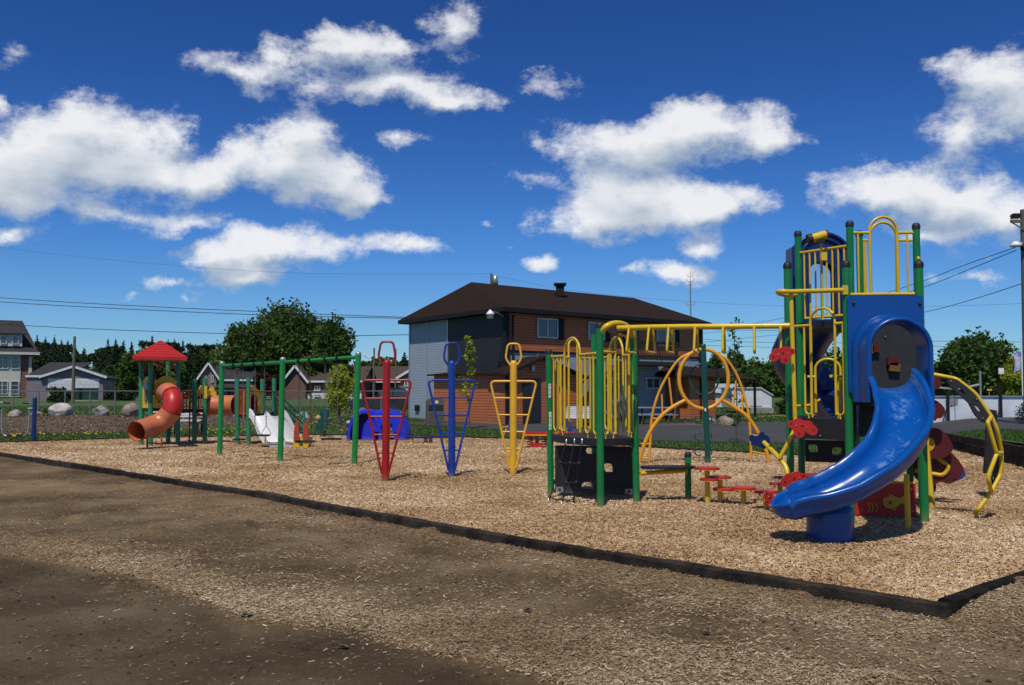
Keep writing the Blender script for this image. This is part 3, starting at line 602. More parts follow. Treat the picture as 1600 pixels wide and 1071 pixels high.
chip_scatter('wood_chips', 1250000, (-8, 9), (6.3, 19), lambda x, y: inside(PLAY, x, y) * np.minimum(1, (7.6 / y) ** 2.3) * (np.abs(x / y) < .62), play_z, CHIPT, lens=(.014, .042), flat=.30)
def sdens(x, y):
    c = cover(x, y); return (~inside(PLAY, x, y)) * (.005 + c ** 1.4 * .95) * np.minimum(1, (6.5 / y) ** 2.2) * (np.abs(x / y) < .62)
chip_scatter('far_wood_chips', 260000, (-16, 13), (15, 31), lambda x, y: inside(PLAY, x, y) * ss((y - 14) / 5) * (np.abs(x / y) < .62), play_z, CHIPT, lens=(.022, .055), flat=.28)
chip_scatter('scattered_wood_chips', 900000, (-7, 6), (4.3, 13), sdens, soil_z, CHIPW, lens=(.008, .030), flat=.22)
# clods, pebbles and dead leaves lying about on the soil
def clods(name, n, m, lo, hi, dens):
    x = RNG.uniform(-5, 5, n); y = RNG.uniform(4.2, 11, n); k = (~inside(PLAY, x, y)) & (RNG.random(n) < dens(x, y)); x, y = x[k], y[k]; n = len(x); z = soil_z(x, y)
    s = RNG.uniform(0, 1, n) ** 3 * (hi - lo) + lo; o8 = np.array([(1, 0, 0), (0, 1, 0), (-1, 0, 0), (0, -1, 0), (0, 0, 1), (0, 0, -1)]) * 1.0
    P_ = o8[None] * s[:, None, None] * RNG.uniform(.6, 1.2, (n, 6, 3)) + RNG.normal(0, .12, (n, 6, 3)) * s[:, None, None]; th = RNG.uniform(0, 7, n); c, q = np.cos(th)[:, None], np.sin(th)[:, None]
    a, b = P_[..., 0] * c - P_[..., 1] * q, P_[..., 0] * q + P_[..., 1] * c; P_[..., 0], P_[..., 1] = a, b; P_[..., 2] *= .6
    P_ += np.stack([x, y, z + s * .15], -1)[:, None, :]
    F8 = np.array([(0, 1, 4), (1, 2, 4), (2, 3, 4), (3, 0, 4), (1, 0, 5), (2, 1, 5), (3, 2, 5), (0, 3, 5)])
    f = (F8[None] + (np.arange(n) * 6)[:, None, None]).reshape(-1, 3)
    o = np_mesh(name, P_.reshape(-1, 3), f, m, attrs={'tint': np.repeat(RNG.random(n), 6)}); o['kind'] = 'stuff'
CLODM = tintmat('clods', [(0, (.03, .023, .017)), (.5, (.075, .06, .045)), (.9, (.13, .11, .085)), (1, (.30, .28, .25))])
clods('soil_clods', 16000, CLODM, .003, .020, lambda x, y: np.minimum(1, (6 / y) ** 2))
def dead_leaf(px, py, sz, label, seed):
    random.seed(seed); mb = MB(); c = G(px, py, -.09); c.z = float(soil_z(np.array([c.x]), np.array([c.y]))[0]) + .012
    for q in range(3):
        a0 = random.uniform(0, 6); n = 9; ring = []
        cc = c + V((random.uniform(-1, 1) * sz * .7, random.uniform(-1, 1) * sz * .4, q * .006))
        for i in range(n):
            a = 2 * pi * i / n; r = sz * random.uniform(.45, 1.0); ring.append(cc + V((r * cos(a), r * .9 * sin(a), .002 + random.uniform(0, .010))))
        mb.add([cc + V((0, 0, .004))] + ring, [(0, i + 1, (i + 1) % n + 1) for i in range(n)])
    return tag(mb.build('dead_leaf', mat('dead_leaf', (.075, .052, .032), .8, (.13, .095, .06), 20)), label, 'leaf', 'dead leaves on the soil')
dead_leaf(825, 962, .035, 'dark crumpled dead leaf on the soil below the yellow pole climber', 3)
dead_leaf(385, 972, .04, 'dark patch of matted leaves on bare soil at the edge of the strewn chips', 4)
dead_leaf(535, 1022, .03, 'dark crumpled leaf on bare soil nearest the bottom edge of the photo', 5)
dead_leaf(1100, 1000, .03, 'small dark leaf on strewn soil right of centre', 6)

# bark lumps that roughen the planted bank under the boulders
MUL = tintmat('bark_lumps', [(0, (.03, .02, .013)), (.5, (.085, .06, .04)), (.9, (.16, .12, .08)), (1, (.30, .26, .21))])
n = 26000; px_ = RNG.uniform(-40, 560, n); lo_ = np.interp(px_, [0, 120, 200, 400, 540], [681.5, 678.5, 676.5, 673.5, 673]); hi_ = 667.5; q0 = RNG.random(n); d = 1 / ((1 - q0) * (lo_ - 610) / 2216.5 + q0 * (hi_ - 610) / 2216.5); x = (px_ - 800) / F * d; z = lawn_z(x, d) + berm_z(x, d)
sz_ = .015 + .05 * RNG.random(n) ** 4; o8 = np.array([(1, 0, 0), (0, 1, 0), (-1, 0, 0), (0, -1, 0), (0, 0, 1)]) * 1.0
P_ = o8[None] * sz_[:, None, None] * RNG.uniform(.5, 1.5, (n, 5, 3)) + np.stack([x, d, z + .012], -1)[:, None, :]
f = (np.array([(0, 1, 4), (1, 2, 4), (2, 3, 4), (3, 0, 4)])[None] + (np.arange(n) * 5)[:, None, None]).reshape(-1, 3)
o = np_mesh('bark_chips', P_.reshape(-1, 3), f, MUL, attrs={'tint': np.repeat(RNG.random(n), 5)}); o['kind'] = 'stuff'

# ---------- timber kerbs
random.seed(5)
def timbers(name, line, L=2.44, w=.115, h=.16, top=.038, rows=1, start=0.0):
    hd = holder(name, (line[0][0], line[0][1], 0))
    for i in range(len(line) - 1):
        a = V((*line[i], 0)); b = V((*line[i + 1], 0)); d = b - a; T = d.length; d.normalize(); s = start if i == 0 else 0.0; first = True
        while s < T - .02:
            e_ = min(s + L, T); 
            for r in range(rows):
                zt = top + random.uniform(-.012, .009) + r * (h + .002); off = V((-d.y, d.x, 0)) * random.uniform(-.006, .006)
                p0 = a + d * (s + .004) + off; p1 = a + d * (e_ - .004) + off; n = 14; mb = MB(); vs = []; rr = .012
                for k in range(n + 1):
                    t = k / n; c = p0.lerp(p1, t); sd_ = V((-d.y, d.x, 0)); j = lambda: random.uniform(-.0045, .0045)
                    pr = [(-w/2, -h), (-w/2, -rr), (-w/2 + rr, 0), (w/2 - rr, 0), (w/2, -rr), (w/2, -h)]
                    vs += [c + sd_ * (u_ + j()) + V((0, 0, zt + z_ + (j() if z_ > -.1 else 0))) for u_, z_ in pr]
                fs = [(k * 6 + q, k * 6 + q + 1, (k + 1) * 6 + q + 1, (k + 1) * 6 + q) for k in range(n) for q in range(5)]
                mb.add(vs, fs); mb.add(vs[:6], [(0, 1, 2, 3, 4, 5)]); mb.add(vs[-6:], [(5, 4, 3, 2, 1, 0)])
                mb.build('timber', TIMBER, hd)
            s = e_
    return hd
fk = [tuple(CL_), tuple(G(400, 771).xy), tuple(G(800, 843).xy), tuple(V(CF) + V((.05, -.05)))]
timbers('front_kerb', fk[::-1], start=0.0, h=.20)
dirk = (CRt - CF).normalized()
timbers('side_kerb', [tuple(CF + dirk * .10), tuple(CRt)], h=.20, top=.044)
timbers('timber_wall', [tuple(CRt), tuple(CB)], h=.16, rows=4, top=.02)
timbers('back_kerb', [tuple(p) for p in BACK], h=.16, top=.05)

# ---------- grass blades on the near lawn strips, dandelions
def grass_blades(name, n, pxr, dr, m, hgt, keep=None):
    a = RNG.uniform(*pxr, n); d = RNG.uniform(0, 1, n) ** 1.4 * (dr[1] - dr[0]) + dr[0]; x = a * d
    nr = np.interp(a, bx, by); k = d > nr + .15
    if keep is not None: k &= keep(x, d)
    x, d, a = x[k], d[k], a[k]; n = len(x); z = lawn_z(x, d) + berm_z(x, d)
    th = RNG.uniform(0, 2 * pi, n); w = RNG.uniform(.01, .022, n) * d / 28; h = RNG.uniform(.5, 1, n) * hgt; lx, ly = RNG.normal(0, .4, n) * h, RNG.normal(0, .4, n) * h
    P_ = np.zeros((n, 3, 3)); P_[:, 0] = np.stack([x - np.cos(th) * w, d - np.sin(th) * w, z], -1); P_[:, 1] = np.stack([x + np.cos(th) * w, d + np.sin(th) * w, z], -1); P_[:, 2] = np.stack([x + lx, d + ly, z + h], -1)
    o = np_mesh(name, P_.reshape(-1, 3), np.arange(n * 3).reshape(-1, 3), m, attrs={'tint': np.repeat(RNG.random(n), 3)}); o['kind'] = 'stuff'
GRT = tintmat('grass_blades', [(0, (.022, .060, .010)), (.6, (.055, .125, .018)), (1, (.12, .18, .035))], transl=.35)
def onlawn(x, y):
    a = x / y; px = 800 + F * a; py = 610 + 2216.5 / y
    up = np.interp(px, [640, 800, 900, 1060, 1260, 1400, 1700], [660.5, 662, 661, 661, 661, 667, 670]); lo = np.interp(px, [640, 800, 900, 1060, 1260, 1400, 1700], [664, 674, 684, 691, 694, 690, 702])
    asph = (px > 640) & (py > up) & (py < lo); mul = (px < 575) & (py > 668) & (py < np.interp(px, [0, 120, 200, 400, 540], [681.5, 678.5, 676.5, 673.5, 673]))
    return ~(asph | mul)
grass_blades('grass', 190000, (-.62, .62), (17, 75), GRT, .11, onlawn)
DAN = mat('dandelion_yellow', (.75, .55, .02), .8)
n = 1500; a = np.concatenate([RNG.uniform(-.6, -.12, 1250), RNG.uniform(.2, .6, 250)]); d = np.concatenate([RNG.uniform(30, 36, 350), RNG.uniform(39, 62, 900), RNG.uniform(34, 60, 250)])
x = a * d; k = onlawn(x, d) & (d > np.interp(a, bx, by) + .3); x, d = x[k], d[k]; n = len(x); z = lawn_z(x, d) + berm_z(x, d) + .10; r_ = .035
P_ = np.stack([np.stack([x + dx * r_, d + dy * r_, z + dz_ * r_], -1) for dx, dy, dz_ in ((1, 0, 0), (0, 0, 1), (-1, 0, 0), (0, 0, -1), (0, -1, .3))], 1)
f = (np.array([(0, 1, 4), (1, 2, 4), (2, 3, 4), (3, 0, 4)])[None] + (np.arange(n) * 5)[:, None, None]).reshape(-1, 3)
o = np_mesh('dandelion_flowers', P_.reshape(-1, 3), f, DAN); o['kind'] = 'stuff'
# ============================================================ BUILDINGS
ZUP = V((0, 0, 1))
def wallbox(name, a, b, z0, z1, th, m, parent):
    """wall from a to b (xy), outer face on the line, thickness inwards (to the left of a->b)"""
    a = V((*a[:2], 0)); b = V((*b[:2], 0)); d = (b - a).normalized(); nrm = V((-d.y, d.x, 0)); mb = MB()
    vs = [(a + nrm * o + V((0, 0, z))) for z in (z0, z1) for o in (0, th)] ; ve = [(b + nrm * o + V((0, 0, z))) for z in (z0, z1) for o in (0, th)]
    mb.add(vs + ve, [(0, 2, 6, 4), (1, 5, 7, 3), (0, 4, 5, 1), (2, 3, 7, 6), (0, 1, 3, 2), (4, 6, 7, 5)]); return mb.build(name, m, parent)
def window(parent, o, xd, w, h, fr=WFR, gl=GLASS, shutter=0, mull=1, rows=0, name='window', t=.06):
    """window standing proud on a wall: o = lower left corner, xd = direction along the wall seen from outside (left to right)"""
    xd = V(xd).normalized(); out = xd.cross(ZUP).normalized(); o = V(o) + out * .012; mb = MB()
    def b(x0, x1, z0, z1, dd, y0=0.0):
        c = o + xd * (x0 + x1) / 2 + ZUP * (z0 + z1) / 2 + out * (y0 + dd / 2); M = Matrix((xd, out, ZUP)).transposed(); mb.box(c, (x1 - x0, dd, z1 - z0), M)
    b(0, w, 0, t, .07); b(0, w, h - t, h, .07); b(0, t, t, h - t, .07); b(w - t, w, t, h - t, .07)
    for k in range(mull): xm = w * (k + 1) / (mull + 1); b(xm - t / 2, xm + t / 2, t, h - t, .05)
    for k in range(rows): zm = h * (k + 1) / (rows + 1); b(t, w - t, zm - t / 3, zm + t / 3, .045)
    f = mb.build(name, fr, parent)
    mb = MB(); M = Matrix((xd, out, ZUP)).transposed(); mb.box(o + xd * w / 2 + ZUP * h / 2 + out * .015, (w - 2 * t, .012, h - 2 * t), M); mb.build('pane', gl, f)
    if shutter:
        mb = MB(); mb.box(o + xd * (w + shutter / 2 + .02) + ZUP * h / 2 + out * .025, (shutter, .04, h + .1), M); mb.build('shutter', DKFR, f)
    return f
def slab(mb, pts, th=.1):
    """polygon with thickness below it"""
    pts = [V(p) for p in pts]; n = len(pts); lo = [p - V((0, 0, th)) for p in pts]
    mb.add(pts + lo, [tuple(range(n)), tuple(range(2 * n - 1, n - 1, -1))] + [(i, n + i, n + (i + 1) % n, (i + 1) % n) for i in range(n)])
# ---- the big two-storey building
T1 = V((-.38, 41.8, 0)); T0 = V((-6.25, 50.1, 0)); T2 = V((11.34, 51.8, 0)); T3 = T0 + T2 - T1
ul = (T2 - T1).normalized(); vl = (T0 - T1).normalized()          # ul: along the long wall, vl: along the end wall
hall = thing('community_building', 'two-storey hall with dark hip roof, orange, grey and charcoal cladding beyond the pole climbers', 'building', T1)
ZE = 5.36; ov = .5
W1 = T1 + ul * ov + vl * ov; W0 = T0 + ul * ov - vl * ov; W2 = T2 - ul * ov + vl * ov; W3 = T3 - ul * ov - vl * ov
mid0 = (T0 + T1) / 2; mid1 = (T2 + T3) / 2
R0 = mid0 + ul * 1.6 + V((0, 0, 7.12)); R1 = mid1 - ul * 1.4 + V((0, 0, 7.12))
E = lambda p, z=ZE: V((p.x, p.y, z))
mb = MB(); mb.add([E(T0), E(T1), E(T2), E(T3), R0, R1], [(0, 1, 4)[::-1], (1, 2, 5, 4), (2, 3, 5), (3, 0, 4, 5)])
roof = mb.build('roof', ROOF, hall)
mb = MB(); c4 = [T0, T1, T2, T3]
for i in range(4):
    a, b = c4[i], c4[(i + 1) % 4]; mb.bar(E(a, ZE - .09), E(b, ZE - .09), .03, .20)
mb.build('fascia', DKFR, roof)
mb = MB(); slab(mb, [E(T0, ZE - .16), E(T1, ZE - .16), E(T2, ZE - .16), E(T3, ZE - .16)], .03); mb.build('soffit', DKFR, roof)
mb = MB(); cv = P(875, 452, 49); cv = V((cv.x, 49, 0)); 
mb.box((cv.x, cv.y, 6.9), (.42, .42, .6)); mb.box((cv.x, cv.y, 7.24), (.66, .66, .09)); mb.box((cv.x, cv.y, 7.14), (.52, .52, .04)); mb.build('roof_vent', DKFR, roof)
for pxv in (648, 1100):
    pass
# walls: solid masses split by cladding
Zs = 3.38
def at(p, d, s): return p + d * s
Llen = (W0 - W1).length; Ulen = (W2 - W1).length
dk = .435 * Llen
wallbox('wall', W0, at(W1, vl, Llen * .565), -.1, ZE - .2, .2, GRSD, hall)['label'] = 'grey metal clad end wall'
wallbox('wall', at(W1, vl, Llen * .565 - .001), W1, 2.3, ZE - .2, .2, DKSD, hall)['label'] = 'charcoal clad end wall'
wallbox('wall', at(W1, vl, Llen * .565 - .001), W1, -.1, 2.3, .2, ORSD, hall)
wallbox('wall', W1, W2, Zs, ZE - .2, .2, ORSD, hall)['label'] = 'orange clad upper long wall'
wallbox('wall', W1, W2, -.1, Zs, .2, GRSD, hall)['label'] = 'grey metal clad lower long wall'
wallbox('wall', W2, W3, -.1, ZE - .2, .2, GRSD, hall); wallbox('wall', W3, W0, -.1, ZE - .2, .2, GRSD, hall)
oL = vl.cross(ZUP) * -1; oL = V((-ul.x, -ul.y, 0)); oU = V((-vl.x, -vl.y, 0))   # outward normals of end wall and long wall (nearly)
oU = ul.cross(ZUP); oL = (-vl).cross(ZUP)
def trimv(p, z0, z1, out, m=DKFR, w=.24): mb = MB(); mb.box((p.x + out.x * .01, p.y + out.y * .01, (z0 + z1) / 2), (w, w, z1 - z0), rz=atan2(ul.y, ul.x)); return mb.build('corner_trim', m, hall)
for p, m in ((W1, DKFR), (W2, DKFR)): trimv(p, -.1, ZE - .21, V((0, 0, 0)), m)
trimv(W0, -.1, ZE - .21, V((0, 0, 0)), GREYM, .10)
trimv(at(W1, vl, Llen * .565), -.1, ZE - .21, oL * 0, GREYM, .08); trimv(at(W1, vl, Llen * .79), -.1, ZE - .21, oL * 0, GREYM, .05)
mb = MB(); mb.bar(E(W1, Zs) + oU * .03, E(W2, Zs) + oU * .03, .05, .10); mb.build('trim_band', DKFR, hall)
for s in (1.95, 3.9, 8.1, 13.4):
    mb = MB(); q = at(W1, ul, s); mb.box((q.x + oU.x * .02, q.y + oU.y * .02, 2.4), (.05, .05, 1.9), rz=atan2(ul.y, ul.x)); mb.build('seam_trim', GREYM, hall)
def on_long(px, py):
    """point of the long wall seen at the pixel"""
    a, b, c = ray(px, py); # a t = W1.x + s ul.x ; b t = W1.y + s ul.y
    det = a * (-ul.y) - b * (-ul.x); t = (W1.x * (-ul.y) - W1.y * (-ul.x)) / det; return V((a * t, b * t, H0 + c * t))
for (x0, x1, y0, y1, sh) in ((838, 870, 497, 528, .42), (918, 943, 503, 531, .42), (1025, 1052, 513, 540, .42)):
    p = on_long(x0, y1); q = on_long(x1, y0); pz = on_long(x0, y0).z; window(hall, p + oU * .02, ul, (V((q.x, q.y, 0)) - V((p.x, p.y, 0))).length, pz - p.z, shutter=sh)
for (x0, x1, y0, y1) in ((866, 888, 572, 602), (1008, 1030, 590, 608)):
    p = on_long(x0, y1); q = on_long(x1, y0); pz = on_long(x0, y0).z; window(hall, p + oU * .02, ul, (V((q.x, q.y, 0)) - V((p.x, p.y, 0))).length, pz - p.z)
# downpipe and meter box
mb = MB(); pq = W1 + oU * .10 + ul * .35; mb.tube([E(pq, ZE - .3), E(pq, .15)], .045, 8); mb.build('downpipe', DKFR, hall)
mb = MB(); pq = at(W1, vl, Llen * .62) + oL * .10; mb.box((pq.x, pq.y, 1.5), (.35, .18, .5), rz=atan2(vl.y, vl.x)); mb.build('meter_box', GREYM, hall)
mb = MB(); pq = at(W1, vl, Llen * .9) + oL * .05; mb.box((pq.x, pq.y, .6), (.40, .10, .3), rz=atan2(vl.y, vl.x)); mb.build('vent_grille', DKFR, hall)
# upper door, balcony and stair
def boxw(mb, x0, x1, y0, y1, z0, z1):
    """box in wall coordinates: x along the long wall, y outwards"""
    c = W1 + ul * (x0 + x1) / 2 + oU * (y0 + y1) / 2; mb.box((c.x, c.y, (z0 + z1) / 2), (x1 - x0, y1 - y0, z1 - z0), rz=atan2(ul.y, ul.x)); return mb
sD = (on_long(974, 545) - W1).xy.length; sE = (on_long(997, 545) - W1).xy.length
zb = 3.05
mb = MB(); boxw(mb, sD, sE, .01, .07, zb, zb + 2.05); dr = mb.build('door', mat('black_door_paint', (.012, .012, .014), .4), hall, 'black upper door')
mb = MB(); boxw(mb, sD + .08, sD + .16, .07, .12, zb + .9, zb + 1.15); mb.build('handle', WFR, dr)
DKW = mat('dark_stained_wood', (.022, .018, .016), .7, (.032, .026, .022), 6)
bal = MB(); sB0, sB1 = sD - .6, sE + 1.5
boxw(bal, sB0, sB1, 0.01, 1.5, zb - .22, zb - .02); balo = bal.build('balcony', DKW, hall)
mb = MB()
for s in (sB0 + .06, sB1 - .06): boxw(mb, s - .06, s + .06, 1.36, 1.48, -.1, zb + 1.0)
mb.build('support_post', DKW, balo)
mb = MB(); boxw(mb, sB0, sB1, 1.40, 1.46, zb + .95, zb + 1.03); boxw(mb, sB0, sB1, 1.40, 1.46, zb + .08, zb + .14)
boxw(mb, sB1 - .06, sB1, .05, 1.4, zb + .95, zb + 1.03)
s = sB0 + .2
while s < sB1 - .1: boxw(mb, s - .02, s + .02, 1.41, 1.45, zb + .14, zb + .95); s += .13
mb.build('railing', DKW, balo)
mb = MB(); nst = 15
for k in range(nst): boxw(mb, sB0 - .27 * (k + 1), sB0 - .27 * k, .35, 1.35, zb - .22 - (k + 1) * .2, zb - .16 - (k + 1) * .2)
st_ = mb.build('stair', DKW, hall)
mb = MB()
for yy_ in (.35, 1.38):
    a = W1 + ul * sB0 + oU * yy_; b = W1 + ul * (sB0 - .27 * nst) + oU * yy_
    mb.bar((a.x, a.y, zb - .25), (b.x, b.y, .0), .05, .28); mb.bar((a.x, a.y, zb + .95), (b.x, b.y, .95), .05, .08)
    for k in range(nst): q = a.lerp(b, (k + .5) / nst); z_ = (zb - .1) * (1 - (k + .5) / nst); mb.box((q.x, q.y, z_ + .45), (.035, .035, .95))
mb.build('banister', DKW, st_)
# lamp on the corner
mb = MB(); la = E(W1, 4.95) + oL * .08; lb = P(766, 491, W1.y - 1.0)
mb.tube([la, la.lerp(lb, .5) + V((0, 0, .12)), lb + V((0, 0, .12))], .035); arm = mb.build('lamp_arm', GREYM, hall)
mb = MB(); mb.lathe([(.03, .20), (.10, .12), (.19, .02), (.20, -.02), (.15, -.03), (.14, -.20), (.0, -.22)], lb, 18); mb.build('lamp_head', WHITE, arm, 'white barn style lamp head')
# dark wall lamp box under the eave, wall mounted meter
# ---- porch wrapped round the near corner
pc = W1 + oU * 1.25 - ul * .98
pw = 4.5; pd = 5.6
def porch(pc, pw, back, zt, peakz, skirt, nm='porch'):
    """gabled lean-to: pc near-left corner, pw along the long wall, back distance to the rear"""
    a = pc; b = pc + ul * pw; c = b + vl * back; d = pc + vl * back; o = MB()
    for p, q in ((d, a), (a, b), (b, c)):
        dd = (q - p).normalized(); nn = V((-dd.y, dd.x, 0)); vs = [E(p, -.1), E(q, -.1), E(q, zt), E(p, zt)]; o.add(vs, [(0, 1, 2, 3)])
    m_ = pc + ul * pw * .45; o.add([E(a, zt), E(b, zt), E(m_, peakz - .12)], [(0, 1, 2)])
    w = o.build(nm, ORSD, hall); ovh = .35; r = MB(); f = -vl * .35
    ridge0 = E(m_, peakz) + f; ridge1 = E(m_ + vl * back * .55, peakz)
    L0 = E(a - ul * ovh, zt - .10) + f; L1 = E(d - ul * ovh, zt - .02); Rr0 = E(b + ul * ovh, zt - .18) + f; Rr1 = E(c + ul * ovh, zt - .10)
    ridge1 = E(m_ + vl * min(back, 2.2), peakz); L1 = E(a + vl * back - ul * ovh, zt - .02); Lm = E(a + vl * min(back, 2.2) - ul * ovh, zt - .06)
    slab(r, [L0, ridge0, ridge1, Lm][::-1], .1); slab(r, [ridge0, Rr0, Rr1, ridge1][::-1], .1)
    if skirt:
        wtop = E(W1 + vl * 1.2, zt + .62); wend = E(W1 + vl * back, zt + .42); slab(r, [Lm, wtop, wend, L1][::-1], .08)
    r.build('porch_roof', ROOF, w); return w
pz = porch(pc, pw, 1.25, 2.36, 3.12, False)
# orange box along the end wall below the charcoal cladding
q0 = pc + vl * 1.2; q1 = at(W1, vl, Llen * .545) + oL * .92
mb = MB(); A1 = pc; A2 = V((q1.x, q1.y, 0)); B2 = at(W1, vl, Llen * .545)
mb.add([E(A1, -.1), E(A2, -.1), E(A2, 2.36), E(A1, 2.36)], [(1, 0, 3, 2)]); mb.add([E(A2, -.1), E(B2, -.1), E(B2, 2.5), E(A2, 2.36)], [(1, 0, 3, 2)])
ann = mb.build('annex_wall', ORSD, hall)
mb = MB(); slab(mb, [E(A1 + oL * .3 + oU * 0, 2.34), E(A2 + oL * .3 + vl * .2, 2.34), E(B2 + vl * .2 - oL * .02, 2.46), E(W1 - oL * .02, 2.46)][::-1], .08); mb.build('annex_roof', ROOF, ann)
mb = MB(); mb.box((A1.x, A1.y, 1.13), (.12, .12, 2.46), rz=atan2(ul.y, ul.x)); mb.build('corner_trim', DKFR, ann)
def boxp(mb, x0, x1, y0, y1, z0, z1):
    c = pc + ul * (x0 + x1) / 2 + oU * (y0 + y1) / 2; mb.box((c.x, c.y, (z0 + z1) / 2), (x1 - x0, y1 - y0, z1 - z0), rz=atan2(ul.y, ul.x)); return mb
mb = MB(); boxp(mb, .92, 1.98, .01, .06, 0, 2.08); dr = mb.build('door', mat('dark_door_paint', (.022, .024, .028), .5), pz, 'dark ground floor door')
mb = MB(); boxp(mb, 1.38, 1.56, .03, .14, 2.42, 2.68); mb.build('wall_lamp', GREYM, pz)
# ---- second porch at the far end of the long wall
k0 = W1 + ul * (Ulen - 3.1) + oU * 1.7
mb = MB()
for x0, x1, y0, y1 in ((Ulen - 3.1, Ulen - .9, .0, 1.7),): boxw(mb, x0, x1, y0, y1, -.1, 2.3)
p2 = mb.build('porch', ORSD, hall, 'orange box porch at the far right end')
mb = MB(); A = W1 + ul * (Ulen - 3.9) ; B = W1 + ul * (Ulen + 2.6)
slab(mb, [E(A + oU * 2.1, 2.34), E(B + oU * 2.1, 2.15), E(B - ul * .2, 2.75), E(A + ul * .9, 2.95)][::-1], .12)
slab(mb, [E(A + oU * 2.1, 2.30), E(A + ul * .9, 2.90), E(A + ul * .0, 2.4)], .1)
mb.build('porch_roof', ROOF, p2)
mb = MB()
for s_ in (Ulen - 2.2,): boxw(mb, s_ - .06, s_ + .06, 1.71, 1.76, -.1, 2.3)
for s_ in (Ulen + 2.4,): boxw(mb, s_ - .06, s_ + .06, 1.9, 2.0, -.1, 2.2)
mb.build('porch_post', DKFR, p2)
mb = MB(); boxw(mb, Ulen - .9, Ulen + 2.4, .2, .5, -.1, .15); mb.build('porch_floor', GRAV, p2)

# ---- far houses on the left
def gz(x, y): return lz(x, y)
# brick block at the left edge
d = 100.0; xa = (-40 - 800) / F * d; xb = (47 - 800) / F * d; z0 = gz(-54, d)
def zy(py, dd): return P(0, py, dd).z
bh = thing('brick_house', 'red brick house with white window bays and dark roof at the left edge', 'house', (xb, d, z0))
mb = MB(); mb.box(((xa + xb) / 2, d + 4.5, (z0 + 5.2) / 2), (xb - xa, 9, 5.2 - z0 + .3)); mb.build('wall', BRICKR, bh)
mb = MB(); xo = xb + .85; ze = zy(553, d); zr = zy(499, d)
mb.add([(xa - 1, d - .7, ze), (xo, d - .7, ze), (xo - 1.5, d + 3.2, zr), (xa - 1, d + 3.2, zr), (xo, d + 9.7, ze), (xa - 1, d + 9.7, ze), (xo - 1.5, d + 5.8, zr), (xa - 1, d + 5.8, zr)],
       [(0, 1, 2, 3), (1, 4, 6, 2), (4, 5, 7, 6), (3, 2, 6, 7), (5, 0, 3, 7), (0, 5, 4, 1)]); rf = mb.build('roof', ROOFD, bh)
mb = MB(); mb.bar((xa, d - .72, ze), (xo, d - .72, ze), .08, .28); mb.bar((xo, d - .7, ze), (xo, d + 9.6, ze), .08, .28); mb.build('fascia', CREAM, rf)
mb = MB(); dx1 = (35 - 800) / F * d; mb.box((dx1 - 2.2, d + 1.2, (zy(541, d) + zy(525, d)) / 2), (4.4, 2.8, zy(523, d) - zy(541, d))); dm = mb.build('dormer', CREAM, bh)
mb = MB(); slab(mb, [(xa, d - .6, zy(522, d)), (dx1 + .5, d - .6, zy(522, d)), (dx1 - .6, d + 2.8, zy(503, d)), (xa, d + 2.8, zy(503, d))], .14); mb.build('dormer_roof', ROOFD, dm)
for px in (5, 21):
    window(bh, ((px - 800) / F * d, d - .25, zy(539, d)), (1, 0, 0), .62, zy(526, d) - zy(539, d), mull=0, rows=1)
mb = MB(); x1 = (34 - 800) / F * d; mb.box(((xa + x1) / 2, d - .05, (z0 + 5.15) / 2 + .2), (x1 - xa, .1, 4.6)); mb.build('render_panel', CREAM, bh)
for (ya, yb) in ((577, 556), (616, 596)):
    for i, px in enumerate((-14, 2, 21)):
        window(bh, ((px - 800) / F * d, d - .12, zy(ya, d)), (1, 0, 0), (15 if i < 2 else 11) / F * d, zy(yb, d) - zy(ya, d), mull=1 if i < 2 else 0, rows=2)
mb = MB(); mb.box((xb, d - .02, (z0 + 5.2) / 2), (.3, .3, 5.2 - z0)); mb.build('corner_trim', CREAM, bh)
def gable_house(name, label, d, x0, x1, z0, ze, zr, wallm, roofm, depth=9, gable='x', over=.5):
    """simple gabled block; gable='y' shows the gable to the viewer, 'x' shows the eave"""
    xa, xb = (x0 - 800) / F * d, (x1 - 800) / F * d; h = thing(name, label, 'house', ((xa + xb) / 2, d, z0)); return add_block(h, d, xa, xb, z0, ze, zr, wallm, roofm, depth, gable, over), h
